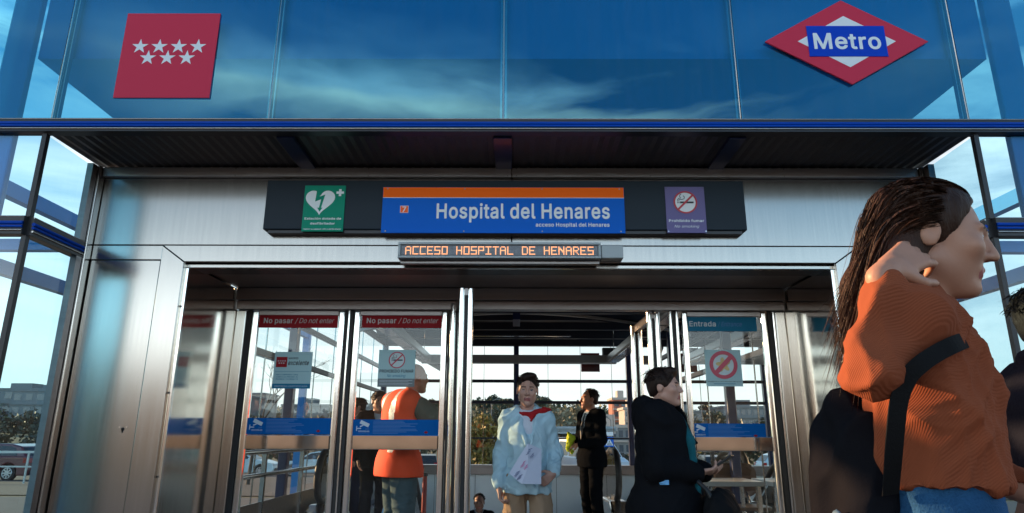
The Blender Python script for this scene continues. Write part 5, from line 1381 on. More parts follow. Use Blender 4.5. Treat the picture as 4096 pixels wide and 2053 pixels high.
def van(label, loc, rz, m):
    W = 1.96
    low = [(-2.5, 0.24), (2.48, 0.24), (2.55, 0.50), (2.50, 0.95), (2.05, 1.10), (-2.5, 1.12)]
    cab = [(-2.5, 1.05), (2.02, 1.05), (1.25, 1.80), (0.9, 1.95), (-2.3, 1.97), (-2.48, 1.86)]
    sw = [[(0.2, 1.12), (1.70, 1.12), (1.18, 1.68), (0.2, 1.76)], [(-1.0, 1.14), (0.05, 1.14), (0.05, 1.76), (-1.0, 1.78)]]
    t, yw = vehicle("white_van", label, "van", loc, rz, m, 5.0, W, low, cab, (-1.55, 1.62), 0.34, sw, tum=0.14, van=True)
    screens(t, yw, ((2.02, 1.05), (1.25, 1.80)), ((-2.5, 1.05), (-2.48, 1.86)))
    for s in (-1, 1):
        MB().prism([(2.30, 0.74), (2.56, 0.70), (2.51, 0.92), (2.2, 1.0)], 'y', s * 0.55, s * 0.96).build("headlight", lamp_m, t)
        MB().box(1.55, 1.68, s * 0.98, s * 1.20, 1.02, 1.30).build("wing_mirror", plastic, t, bevel=0.03)
        MB().box(-2.53, -2.46, s * 0.78, s * 0.96, 0.8, 1.2).build("tail_light", tail_m, t)
    MB().box(2.50, 2.57, -0.5, 0.5, 0.66, 0.82).build("front_grille", plastic, t)
    MB().box(2.47, 2.58, -0.85, 0.85, 0.28, 0.48).build("front_bumper", plastic, t)
    return t


def gp(x, y):
    return (x, y, ground_z(y) + 0.02)


ice = paint("car_paint_pale_blue", (0.50, 0.66, 0.72))
white_p = paint("car_paint_white", (0.72, 0.74, 0.76))
hatchback("pale blue hatchback behind the railing, leftmost of the pair", gp(-16.6, 42), R(4), ice, "pale hatchbacks behind the railing")
hatchback("pale blue hatchback behind the railing, right one of the pair", gp(-12.2, 42.6), R(-178), ice, "pale hatchbacks behind the railing")
van("white van partly hidden by the left shoulder of the teenager in the blue jacket", gp(-0.45, 31.5), R(-96), white_p)
van("white van with big windscreen between the teenager and the suited man", gp(3.3, 33), R(-70), paint("van_paint_cool_white", (0.62, 0.70, 0.76)))
hatchback("dark red car behind the far left glass pane", gp(-21.8, 29), R(176), paint("car_paint_dark_red", (0.11, 0.008, 0.018)), name="parked_car")
hatchback("teal car seen through the right door above the chair", gp(10.8, 30), R(8), paint("car_paint_teal", (0.05, 0.22, 0.26)))
for k, (x, y) in enumerate(((-9.2, 50), (-6.6, 50.5))):
    hatchback(("dark grey car in the car park, farthest left behind the teenager", "black car in the car park beside the yellow shrub")[k], gp(x, y), R(92 + 5 * k), paint(("car_paint_grey", "car_paint_black")[k], ((0.06, 0.065, 0.07), (0.015, 0.015, 0.018))[k]), "dark cars far back")


# ------------------------------------------------------------------ plants
def leaf_mat(name, a, b, sc_=1.2):
    if name in MATS:
        return MATS[name]
    m = bpy.data.materials.new(name)
    m.use_nodes = True
    nt = m.node_tree
    p = nt.nodes["Principled BSDF"]
    p.inputs["Roughness"].default_value = 0.6
    tc = nt.nodes.new("ShaderNodeTexCoord")
    n1 = nt.nodes.new("ShaderNodeTexNoise")
    n1.inputs["Scale"].default_value = sc_
    n1.inputs["Detail"].default_value = 3
    nt.links.new(tc.outputs["Object"], n1.inputs["Vector"])
    cr = nt.nodes.new("ShaderNodeValToRGB")
    cr.color_ramp.elements[0].position = 0.35
    cr.color_ramp.elements[0].color = (*a, 1)
    cr.color_ramp.elements[1].position = 0.65
    cr.color_ramp.elements[1].color = (*b, 1)
    nt.links.new(n1.outputs["Fac"], cr.inputs[0])
    nt.links.new(cr.outputs[0], p.inputs["Base Color"])
    MATS[name] = m
    return m


bark = mat("bark", (0.09, 0.07, 0.055), 0.9, var=0.3, vscale=5, bump=0.5, bscale=12)


def leaf_cloud(blobs, n, size, seed, squash=1.0):
    """blobs: (x, y, z, r); returns MB with n leaf quads through the volume, denser near the outside"""
    rg = np.random.default_rng(seed)
    w = np.array([b[3] ** 2 for b in blobs])
    idx = rg.choice(len(blobs), n, p=w / w.sum())
    B = np.array(blobs)[idx]
    d = rg.normal(size=(n, 3))
    d /= np.linalg.norm(d, axis=1, keepdims=True)
    rr = B[:, 3:4] * (rg.random((n, 1)) ** 0.45) * (0.85 + 0.3 * rg.random((n, 1)))
    c = B[:, :3] + d * rr * np.array([1, 1, squash])
    u = rg.normal(size=(n, 3))
    u /= np.linalg.norm(u, axis=1, keepdims=True)
    t = np.cross(u, rg.normal(size=(n, 3)))
    t /= np.linalg.norm(t, axis=1, keepdims=True)
    s = size * (0.6 + 0.8 * rg.random((n, 1)))
    V = np.stack([c - u * s, c + t * s * 0.5, c + u * s, c - t * s * 0.5], 1).reshape(-1, 3)
    mb = MB()
    mb.v = [tuple(p) for p in V]
    mb.f = [(4 * k, 4 * k + 1, 4 * k + 2, 4 * k + 3) for k in range(n)]
    mb.mi = [0] * n
    return mb


def tree(name, label, loc, h, crown, n, size, m, seed, trunk_r=0.15, group=None, cat="tree", squash=1.0, limbs=6):
    t = tag(empty(name, loc, 0, local=True), label, cat, group)
    rg = random.Random(seed)
    mb = MB()
    top = h * 0.62
    mb.tube([(0, 0, -0.3), (0.02 * h, 0, top * 0.5), (0, 0.01 * h, top)], [trunk_r * 1.25, trunk_r, trunk_r * 0.5], 8)
    for k in range(limbs):
        b = crown[rg.randrange(len(crown))]
        z0 = top * rg.uniform(0.5, 0.95)
        mb.tube([(0, 0, z0), (b[0] * 0.5, b[1] * 0.5, (z0 + b[2]) / 2 + 0.05 * h), (b[0], b[1], b[2])], [trunk_r * 0.45, trunk_r * 0.3, trunk_r * 0.12], 6)
    mb.build("trunk", bark, t, smooth=True)
    leaf_cloud(crown, n, size, seed, squash).build("crown", m, t, fix=False)
    return t


def rcrown(seed, n, rx, rz_, z, r):
    rg = random.Random(seed)
    out = []
    for _ in range(n):
        a, q = rg.uniform(0, 6.28), math.sqrt(rg.random())
        out.append((rx * q * math.cos(a), rx * q * math.sin(a), z + rz_ * rg.uniform(-1, 1) * (1 - 0.5 * q), r * rg.uniform(0.65, 1.2)))
    return out


yel = leaf_mat("yellow_shrub_leaves", (0.10, 0.085, 0.018), (0.30, 0.22, 0.035))
oliv = leaf_mat("grey_green_leaves", (0.10, 0.105, 0.065), (0.24, 0.235, 0.16))
darkg = leaf_mat("pine_needles", (0.012, 0.030, 0.018), (0.045, 0.075, 0.038), 0.25)
midg = leaf_mat("hill_leaves", (0.022, 0.042, 0.024), (0.070, 0.090, 0.045), 0.05)
p = at(1932, 1800, 26)
tree("yellow_shrub", "tall yellow green shrub beside the white van, left of the teenager", (p.x - 0.15, 26, ground_z(26)), 3.0, rcrown(5, 14, 0.75, 1.05, 1.35, 0.42), 3400, 0.09, yel, 5, 0.05, cat="shrub")
p = at(2275, 1700, 44)
tree("olive_tree", "bushy grey green tree between the teenager and the suited man", (p.x, 44, ground_z(44)), 4.6, rcrown(8, 16, 1.5, 1.3, 3.2, 0.8), 4200, 0.14, oliv, 8, 0.16)
p = at(2200, 1700, 52)
tree("olive_tree", "bushy grey green tree right behind the teenager's shoulder", (p.x, 52, ground_z(52)), 5.2, rcrown(9, 14, 1.6, 1.2, 3.7, 0.8), 3200, 0.16, oliv, 9, 0.16)
p = at(2440, 1780, 40)
tree("yellow_shrub", "small yellow shrub beside the blue crossing sign", (p.x - 0.4, 40, ground_z(40)), 1.8, rcrown(6, 8, 0.9, 0.4, 0.9, 0.4), 1500, 0.09, yel, 6, 0.05, cat="shrub")
# leafless tree behind the left door
p = at(1010, 1750, 24)
t = tag(empty("bare_tree", (p.x, 24, ground_z(24)), 0, local=True), "leafless tree with thin branches behind the leftmost door", "tree")
rg = random.Random(12)
tw = MB()


def grow(a, d, L, r, depth):
    b = a + d * L
    mid = (a + b) / 2 + Vector((rg.uniform(-1, 1), rg.uniform(-1, 1), rg.uniform(-.5, .5))) * L * 0.08
    tw.tube([a, mid, b], [r, r * 0.8, r * 0.6], 5, cap=False)
    if depth == 0:
        return
    for _ in range(3):
        nd = (d + Vector((rg.uniform(-1, 1), rg.uniform(-1, 1), rg.uniform(-0.3, 0.7))) * 0.75).normalized()
        grow(b, nd, L * rg.uniform(0.58, 0.8), r * 0.58, depth - 1)


grow(Vector((0, 0, 0)), Vector((0.05, 0, 1)).normalized(), 1.6, 0.075, 5)
tw.build("branches", bark, t, smooth=True)

# wooded hill: trees one can tell apart, and the far wood as one mass
proto = None
rg = random.Random(21)
spots = []
for k in range(40):
    px = rg.choice((rg.uniform(1890, 2070), rg.uniform(1300, 1900), rg.uniform(2080, 2460), rg.uniform(1890, 2070)))
    y = rg.uniform(150, 225)
    d = at(px, 1700, y)
    spots.append((d.x, y))
protos = []
for k in range(3):
    t = tree("pine_tree", "dark round crowned pine on the wooded hill beyond the car park", (0, 0, 0), 7, rcrown(30 + k, 9, 1.9, 0.9, 4.9, 1.15), 620, 0.42, darkg, 30 + k, 0.22, group="pines on the wooded hill", squash=0.8, limbs=4)
    protos.append(t)
for i, (x, y) in enumerate(spots):
    o = protos[i] if i < 3 else copy_tree(protos[i % 3])
    s_ = rg.uniform(0.75, 1.15)
    o.location = (x, y, hill_h(x, y) - 0.2)
    o.scale = (s_, s_, s_)
    o.rotation_euler.z = rg.uniform(0, 6.28)
rgn = np.random.default_rng(4)
blobs = []
for k in range(1500):
    y = rgn.uniform(165, 330)
    x = rgn.uniform(-0.92, 0.75) * y
    blobs.append((x, y, hill_h(x, y) + rgn.uniform(0.5, 2.6), rgn.uniform(1.6, 3.4)))
o = leaf_cloud(blobs, 26000, 0.9, 77, 0.75).build("woodland", midg, fix=False)
tag(o, "dark woodland covering the far hills", "woodland", kind="stuff")

# ------------------------------------------------------------------ far buildings, signs, lamp posts
win_m = mat("far_window", (0.05, 0.07, 0.09), 0.15)


def block(name, label, x, y, w, d, h, floors, cols_, m, zb, slab=None, group=None, rz=0.0):
    t = tag(empty(name, (x, y, zb), rz, local=True), label, "building", group)
    MB().box(-w / 2, w / 2, 0, d, -3, h).build("wall", m, t)
    MB().box(-w / 2 - 0.3, w / 2 + 0.3, -0.3, d + 0.3, h, h + 0.5).box(-w * 0.2, w * 0.1, d * 0.3, d * 0.7, h + 0.5, h + 2.2).build("roof", slab or m, t)
    fh = h / floors
    wins = None
    for i in range(floors):
        MB().box(-w / 2 - 0.12, w / 2 + 0.12, -0.5, -0.02, fh * i + 0.02, fh * i + 0.32).build("floor_slab", slab or m, t)
        for j in range(cols_):
            cxw = -w / 2 + w * (j + 0.5) / cols_
            ww = w / cols_ * 0.30
            zz0, zz1 = fh * i + fh * 0.36, fh * i + fh * 0.82
            mb = MB().box(cxw - ww, cxw + ww, -0.04, 0.1, zz0, zz1)
            mb.build("window", win_m, t)
    return t


brick = mat("red_brick_facade", (0.34, 0.13, 0.09), 0.8, var=0.1, vscale=1)
cream = mat("cream_facade", (0.40, 0.35, 0.31), 0.8, var=0.08, vscale=0.6)
greyf = mat("grey_facade", (0.16, 0.175, 0.185), 0.8, var=0.08, vscale=0.6)
p = at(2494, 1705, 150)
block("apartment_building", "red brick apartment block right of the suited man, behind a pale one", p.x + 0.5, 152, 4.6, 8, 11.2, 5, 3, brick, -2, cream)
p = at(2512, 1705, 140)
block("apartment_building", "pale apartment block with balconies in front of the red brick one", p.x + 1.3, 140, 3.8, 8, 8.6, 4, 3, cream, -2, cream)
p = at(2455, 1705, 112)
block("low_building", "low grey building with glazing right of the suited man", p.x, 112, 5.6, 8, 4.6, 2, 5, greyf, -2, cream)
for k, (px, y, w, h, lab) in enumerate(((800, 190, 26, 13.5, "grey apartment block on the skyline, leftmost behind the left door"), (930, 210, 18, 15.5, "taller pale block on the skyline behind the certificate sticker"), (1215, 175, 12, 10.5, "pale low block behind the blue column at the left door"), (1450, 180, 10, 9.5, "pale block behind the man in the dark jacket"))):
    block("apartment_building", lab, at(px, 1700, y).x, y, w, 12, h, 4, 8, greyf if k != 1 else cream, -2, greyf)
for k, (px, y, w, h, lab) in enumerate(((35, 200, 22, 15, "grey flat roofed block at the far left edge, behind the glass"), (165, 195, 20, 14.2, "grey flat roofed block left of the steel corner post"))):
    block("apartment_building", lab, at(px, 1700, y).x, y, w, 12, h + 1.0, 4, 6, greyf, -2, greyf)
# old viaduct piers through the right door
via = tag(empty("viaduct", (at(2850, 1700, 120).x, 120, -2), 0, local=True), "pale orange arched wall seen far off through the right door", "wall")
vb = MB()
vm = mat("sandstone", (0.42, 0.24, 0.15), 0.85, var=0.15, vscale=1)
for k in range(4):
    vb.box(-8.6 + 5.0 * k, -7.6 + 5.0 * k, 0, 2, 0, 6.2)
vb.build("pier", vm, via)
MB().box(-9.5, 9.5, 0, 2, 6.2, 7.0).build("parapet", vm, via)

# market-stall like shelter roof with striped edge
p = at(2266, 1703, 40)
t = tag(empty("bus_shelter", (p.x + 0.3, 40, ground_z(40)), R(-12), local=True), "shelter with flat layered grey blue roof left of the suited man", "shelter")
sh = mat("shelter_roof_paint", (0.22, 0.30, 0.35), 0.4)
MB().box(-1.3, 2.6, -1, 1, 2.72, 2.86).box(-1.15, 2.6, -0.9, 0.9, 2.62, 2.715).box(-1.0, 2.5, -0.8, 0.8, 2.45, 2.615).build("roof", sh, t, bevel=0.02)
for x in (-0.8, 2.2):
    MB().box(x - 0.05, x + 0.05, -0.05, 0.05, 0, 2.45).build("post", greyf, t)
MB().box(-0.75, 2.15, 0.6, 0.63, 0.3, 2.3).build("back_panel", car_glass, t)
# pedestrian crossing sign
p = at(2437, 1768, 28)
t = tag(empty("crossing_sign", (p.x, 28, ground_z(28)), 0, local=True), "blue square pedestrian crossing sign with white triangle, small white sign above", "sign")
zc = p.z - ground_z(28)
MB().box(-0.19, 0.19, -0.02, 0, zc - 0.19, zc + 0.19).build("blue_plate", sign_blue, t, bevel=0.004)
mb = MB()
flat(mb, [(-0.16, zc - 0.14), (0.16, zc - 0.14), (0.0, zc + 0.15)], -0.022)
mb.build("white_triangle", white_paint, t, fix=False)
mb = MB()
for k in range(4):
    flat(mb, [(-0.085 + 0.05 * k, zc - 0.13), (-0.06 + 0.05 * k, zc - 0.13), (-0.045 + 0.035 * k, zc - 0.04), (-0.06 + 0.035 * k, zc - 0.04)], -0.024)
mb.tube([(0.0, -0.025, zc - 0.03), (0.0, -0.025, zc + 0.05)], 0.014, 6)
mb.build("walker_figure", ink, t, fix=False)
MB().box(-0.25, 0.18, -0.02, 0, zc + 0.24, zc + 0.39).build("white_plate", white_paint, t, bevel=0.004)
MB().tube([(0.0, 0.02, 0), (0.0, 0.02, zc + 0.42)], 0.03, 8).build("post", greyf, t)


def lamp_post(label, px, py_top, y, arm):
    p = at(px, py_top, y)
    z0 = hill_h(p.x, y) if y > 110 else ground_z(y)
    t = tag(empty("lamp_post", (p.x, y, z0), 0, local=True), label, "lamp post", "lamp posts beyond the station")
    h = p.z - z0
    MB().tube([(0, 0, 0), (0, 0, h)], [0.09, 0.05], 8).build("pole", greyf, t)
    MB().tube([(0, 0, h), (arm * 0.6, 0, h + 0.25), (arm, 0, h + 0.3)], 0.035, 6).build("arm", greyf, t)
    MB().box(arm - 0.35, arm + 0.35, -0.12, 0.12, h + 0.22, h + 0.34).build("lamp_head", greyf, t, bevel=0.03)


lamp_post("tall lamp post far behind the low grey building", 2442, 1680, 60, -0.6)
lamp_post("lamp post with long arm seen through the right door", 2794, 1580, 60, -1.3)
lamp_post("lamp post at the hill, left of the teenager's head", 1966, 1606, 90, 0.9)

# guard rail seen through the far left glass
t = tag(empty("guard_rail", (-19, 24, ground_z(24)), 0, local=True), "metal guard rail along the road behind the left glass", "guard rail")
gr = mat("galvanised_rail", (0.45, 0.46, 0.46), 0.45, 0.8)
MB().box(-6, 6, -0.02, 0.02, 1.02, 1.10).box(-6, 6, -0.02, 0.02, 0.55, 0.60).build("rail", gr, t)
for k in range(7):
    MB().box(-6 + 2 * k - 0.03, -6 + 2 * k + 0.03, 0.021, 0.06, 0, 1.1).build("post", gr, t)
hedge = leaf_mat("hedge_leaves", (0.020, 0.026, 0.014), (0.055, 0.055, 0.026), 0.8)
bl = [(x, 62 + random.uniform(-1, 1), ground_z(62) + random.uniform(0.8, 4.2), random.uniform(1.0, 1.7)) for x in np.arange(-66, -6, 0.9)] + [(x, 66 + random.uniform(-1, 1), ground_z(62) + random.uniform(0.4, 1.6), random.uniform(0.8, 1.2)) for x in np.arange(8, 45, 1.2)]
o = leaf_cloud([tuple(map(float, b)) for b in bl], 13000, 0.26, 99, 0.8).build("hedge", hedge, fix=False)
tag(o, "dark hedge along the edge of the car park", "hedge", kind="stuff")

# buildings across the square behind the viewer: one far-off mass that the steel and glass mirror
sk = MB()
rs = random.Random(44)
x = -95.0
while x < 95:
    w_ = rs.uniform(7, 16)
    h_ = rs.choice((7.0, 8.6, 9.4, 10.2, 12.5))
    if -6 < x < 6:
        h_ = 7.2
    sk.box(x, x + w_ - 0.4, -70, -60 - rs.uniform(0, 3), -1, h_)
    sk.box(x + w_ * 0.3, x + w_ * 0.5, -69, -64, h_, h_ + rs.uniform(0.8, 2.2))
    x += w_
o_ = sk.build("skyline", mat("skyline_facade", (0.27, 0.24, 0.225), 0.85, var=0.45, vscale=0.35))
tag(o_, "row of far buildings across the square, mirrored in the steel and glass", "skyline", kind="stuff")

# ------------------------------------------------------------------ hall fittings
rail_m = mat("rail_steel", (0.62, 0.62, 0.62), 0.18, 1.0)
t = tag(empty("handrail", (-2.40, 6.0, 0)), "stainless railing with two bars along the left glass wall", "handrail")
for z in (1.0, 0.79):
    MB().tube([(-2.40, 5.3, z), (-2.40, 12.6, z)], 0.022, 10).build("bar", rail_m, t, smooth=True)
for y in (6.6, 7.75, 9.4, 11.0):
    MB().box(-2.42, -2.38, y - 0.012, y + 0.03, 0, 0.985).build("post", rail_m, t)
MB().box(-2.405, -2.395, 5.3, 12.6, 0.12, 0.55).build("lower_panel", dark_steel, t)
t = tag(empty("handrail", (2.30, 6.0, 0)), "stainless railing along the right glass wall behind the chair", "handrail")
for z in (1.0, 0.79):
    MB().tube([(2.30, 7.9, z), (2.30, 12.6, z)], 0.022, 10).build("bar", rail_m, t, smooth=True)
for y in (8.1, 9.6, 11.0):
    MB().box(2.28, 2.32, y - 0.012, y + 0.03, 0, 0.985).build("post", rail_m, t)


def escalator(label, xs_, y0):
    """two balustrades going down away from the viewer, steps between"""
    t = tag(empty("escalator", ((xs_[0] + xs_[1]) / 2, y0, 0)), label, "escalator", "escalators in the hall")
    glassm = door_glass
    for x in xs_:
        pts = []
        for k in range(9):
            a = math.pi / 2 + math.pi * k / 8
            pts.append((x, y0 + 0.28 + 0.28 * math.cos(a), 0.70 + 0.28 * math.sin(a)))
        path = [(x, y0 + 5.0, -1.45), (x, y0 + 1.5, 0.72), (x, y0 + 1.0, 0.93)] + [(x, y0 + 0.7, 0.98)] + pts + [(x, y0 + 0.6, 0.42)]
        MB().tube(path, 0.038, 10).build("handrail", rubber, t, smooth=True)
        MB().prism([(y0 + 0.12, 0.15), (y0 + 0.05, 0.70), (y0 + 0.28, 0.94), (y0 + 1.0, 0.90), (y0 + 5.0, -1.5), (y0 + 5.0, -2.3), (y0 + 1.0, 0.15)], 'x', x - 0.006, x + 0.006).build("glass_side", glassm, t)
        MB().prism([(y0 - 0.1, 0.0), (y0 - 0.1, 0.30), (y0 + 0.1, 0.42), (y0 + 0.9, 0.40), (y0 + 5.0, -1.95), (y0 + 5.0, -2.4), (y0 + 1.0, 0.0)], 'x', x - 0.11, x + 0.11).build("skirt", rail_m, t, bevel=0.03)
    st = MB()
    for k in range(11):
        y = y0 + 0.9 + 0.36 * k
        st.box(xs_[0] + 0.12, xs_[1] - 0.12, y, y + 0.38, -0.22 - 0.2 * k, -0.02 - 0.2 * k)
    st.build("steps", dark_steel, t)
    return t


escalator("escalator with black handrail behind the left doors", (-2.18, -1.35), 7.65)
escalator("escalator with silver skirt right of the suited man", (1.22, 2.05), 8.25)
for (px, py, y, lab) in ((2374, 1850, 8.35, "slim red post beside the suited man's legs"), (1700, 1905, 6.4, "slim red post behind the man in the orange vest")):
    p = at(px, py, y)
    t = tag(empty("red_post", (p.x, y, 0)), lab, "post", "red posts")
    MB().tube([(p.x, y, 0.02), (p.x, y, p.z)], 0.022, 10).build("pole", mat("post_red", (0.30, 0.025, 0.015), 0.4), t, smooth=True)
    MB().tube([(p.x, y, 0), (p.x, y, 0.03)], [0.13, 0.12], 20).build("base", plastic, t)
    MB().tube([(p.x, y, p.z), (p.x, y, p.z + 0.03)], [0.03, 0.028], 12).build("cap", plastic, t)

# suspended light trunking
t = tag(empty("light_trunking", (0, 12, 2.49)), "suspended steel light trunking forming a frame below the hall roof", "light fitting")
tr_m = mat("trunking_steel", (0.34, 0.35, 0.36), 0.35, 0.8)
z = 2.49
MB().box(-1.70, 1.80, 11.92, 12.06, z - 0.075, z + 0.075).build("cross_channel", tr_m, t, bevel=0.01)
for x in (-1.62, 1.72):
    d_ = MB().box(x - 0.11, x + 0.11, 5.6, 11.91, z - 0.055, z + 0.055).build("long_channel", tr_m, t, bevel=0.01)
    mb = MB()
    for k in range(6):
        mb.box(x - 0.08, x + 0.08, 5.75 + k * 1.02, 6.65 + k * 1.02, z - 0.075, z - 0.056)
    mb.build("louvre", rail_m, d_)
    for y in (6.2, 8.4, 11.7):
        MB().tube([(x, y, z), (x, y, 3.15)], 0.005, 6).build("hanger", rail_m, d_)
MB().box(1.55, 1.80, 11.86, 12.0, 2.568, 2.69).build("speaker_box", plastic, t)
# slim strip light under the roof
o = MB().box(-0.75, 0.95, 11.55, 11.62, 2.845, 2.865).build("strip_light", rail_m)
tag(o, "thin pale strip fitting under the hall roof", "light fitting")

# table and chair behind the right door
wood = mat("brown_plywood", (0.17, 0.09, 0.05), 0.4, var=0.25, vscale=3, stretch=(1, 8, 8))
tx0, tx1, ty0, ty1 = 1.66, 2.36, 6.65, 7.25
t = tag(empty("table", ((tx0 + tx1) / 2, 6.95, 0)), "pale narrow table in front of the brown chair", "table")
MB().box(tx0, tx1, ty0, ty1, 0.70, 0.745).build("tabletop", mat("table_laminate", (0.42, 0.40, 0.37), 0.3), t, bevel=0.006)
for x in (tx0 + 0.04, tx1 - 0.04):
    for y in (ty0 + 0.05, ty1 - 0.05):
        MB().box(x - 0.018, x + 0.018, y - 0.018, y + 0.018, 0, 0.70).build("leg", rail_m, t)
cxx = at(2978, 1900, 7.4).x - 0.03
t = tag(empty("chair", (cxx, 7.4, 0)), "brown wooden chair with chrome legs behind the pale table", "chair")


def rounded(w, h, r, n=6):
    pts = []
    for cx_, cz_, a0 in ((w / 2 - r, h / 2 - r, 0), (-w / 2 + r, h / 2 - r, 90), (-w / 2 + r, -h / 2 + r, 180), (w / 2 - r, -h / 2 + r, 270)):
        for k in range(n + 1):
            a = R(a0 + 90 * k / n)
            pts.append((cx_ + r * math.cos(a), cz_ + r * math.sin(a)))
    return pts


bk = MB()
bp = rounded(0.44, 0.36, 0.11)
v0 = [(cxx + a, 7.66 + 0.10 * (a / 0.22) ** 2 * -1.0 + 0.06, 0.70 + b) for a, b in bp]
v1 = [(x, y + 0.02, z_) for x, y, z_ in v0]
nb = len(bp)
bk.add(v0 + v1, [tuple(range(nb)), tuple(range(2 * nb - 1, nb - 1, -1))] + [(i, (i + 1) % nb, (i + 1) % nb + nb, i + nb) for i in range(nb)])
bk.build("backrest", wood, t)
MB().prism([(cxx + a, 7.38 + b) for a, b in rounded(0.46, 0.44, 0.12)], 'z', 0.43, 0.465).build("seat", wood, t, bevel=0.012)
for s in (-1, 1):
    MB().tube([(cxx + s * 0.12, 7.52, 0.42), (cxx + s * 0.10, 7.66, 0.60), (cxx + s * 0.10, 7.69, 0.66)], 0.012, 8).build("back_support", rail_m, t, smooth=True)
    for (yy_) in (7.2, 7.62):
        MB().tube([(cxx + s * 0.10, 7.4, 0.42), (cxx + s * 0.22, yy_, 0.0)], 0.011, 8).build("leg", rail_m, t, smooth=True)
# ------------------------------------------------------------------ people: bodies grown from a distance field
def smin(a, b, k):
    if k <= 0:
        return np.minimum(a, b)
    h = np.clip(0.5 + 0.5 * (b - a) / k, 0, 1)
    return b + (a - b) * h - k * h * (1 - h)


class SDF:
    """round cones and ellipsoids joined smoothly, then meshed as one surface"""
    def __init__(self):
        self.p = []

    def rc(self, a, b, r1, r2=None, k=0.02, sub=False):
        self.p.append(('rc', np.array(a, float), np.array(b, float), r1, r1 if r2 is None else r2, k, sub))
        return self

    def el(self, c, r, k=0.02, rot=None, sub=False):
        self.p.append(('el', np.array(c, float), np.array(r, float), None if rot is None else np.array(rot, float), 0, k, sub))
        return self

    def chain(self, pts, rs, k=0.02):
        for i in range(len(pts) - 1):
            self.rc(pts[i], pts[i + 1], rs[i], rs[i + 1], k)
        return self

    def cut(self, n, d, k=0.004):
        """keep the side where n.p < d"""
        self.p.append(('cut', np.array(n, float), float(d), None, 0, k, True))
        return self

    def scaled(self, s):
        q = SDF()
        for t in self.p:
            if t[0] == 'rc':
                q.p.append(('rc', t[1] * s, t[2] * s, t[3] * s, t[4] * s, t[5] * s, t[6]))
            elif t[0] == 'el':
                q.p.append(('el', t[1] * s, t[2] * s, t[3], 0, t[5] * s, t[6]))
            else:
                q.p.append(('cut', t[1], t[2] * s, None, 0, t[5], True))
        return q

    def mesh(self, vox):
        lo = np.full(3, 1e9)
        hi = -lo
        for t in self.p:
            if t[6]:
                continue
            if t[0] == 'rc':
                m = max(t[3], t[4])
                lo = np.minimum(lo, np.minimum(t[1], t[2]) - m)
                hi = np.maximum(hi, np.maximum(t[1], t[2]) + m)
            else:
                m = t[2].max()
                lo = np.minimum(lo, t[1] - m)
                hi = np.maximum(hi, t[1] + m)
        lo -= 3 * vox
        hi += 3 * vox
        n = np.ceil((hi - lo) / vox).astype(int) + 1
        ax = [lo[i] + vox * np.arange(n[i]) for i in range(3)]
        D = np.full(n, 0.5, np.float32)
        for t in self.p:
            kind, k = t[0], t[5]
            if kind == 'cut':
                d = t[1][0] * ax[0][:, None, None] + t[1][1] * ax[1][None, :, None] + t[1][2] * ax[2][None, None, :] - t[2]
                D = -smin(-D, -d, k)
                continue
            if kind == 'rc':
                m = max(t[3], t[4]) + 1.2 * k + 2 * vox
                l, h = np.minimum(t[1], t[2]) - m, np.maximum(t[1], t[2]) + m
            else:
                m = (t[2].max() if t[3] is not None else t[2]) + 1.2 * k + 2 * vox
                l, h = t[1] - m, t[1] + m
            i0 = np.clip(np.floor((l - lo) / vox).astype(int), 0, n)
            i1 = np.clip(np.ceil((h - lo) / vox).astype(int) + 1, 0, n)
            if (i1 <= i0).any():
                continue
            s = tuple(slice(i0[i], i1[i]) for i in range(3))
            X, Y, Z = ax[0][s[0]][:, None, None], ax[1][s[1]][None, :, None], ax[2][s[2]][None, None, :]
            if kind == 'rc':
                a, b = t[1], t[2]
                ba = b - a
                L = max(ba @ ba, 1e-9)
                u = np.clip(((X - a[0]) * ba[0] + (Y - a[1]) * ba[1] + (Z - a[2]) * ba[2]) / L, 0, 1)
                d = np.sqrt((X - a[0] - u * ba[0]) ** 2 + (Y - a[1] - u * ba[1]) ** 2 + (Z - a[2] - u * ba[2]) ** 2) - (t[3] + (t[4] - t[3]) * u)
            else:
                x, y, z = X - t[1][0], Y - t[1][1], Z - t[1][2]
                if t[3] is not None:
                    M = t[3]
                    x, y, z = M[0, 0] * x + M[1, 0] * y + M[2, 0] * z, M[0, 1] * x + M[1, 1] * y + M[2, 1] * z, M[0, 2] * x + M[1, 2] * y + M[2, 2] * z
                r = t[2]
                k0 = np.sqrt((x / r[0]) ** 2 + (y / r[1]) ** 2 + (z / r[2]) ** 2)
                k1 = np.sqrt((x / r[0] ** 2) ** 2 + (y / r[1] ** 2) ** 2 + (z / r[2] ** 2) ** 2) + 1e-9
                d = k0 * (k0 - 1) / k1
            if t[6]:
                D[s] = -smin(-D[s], d, k)
            else:
                D[s] = smin(D[s], d, k)
        return surface_net(D, lo, vox)


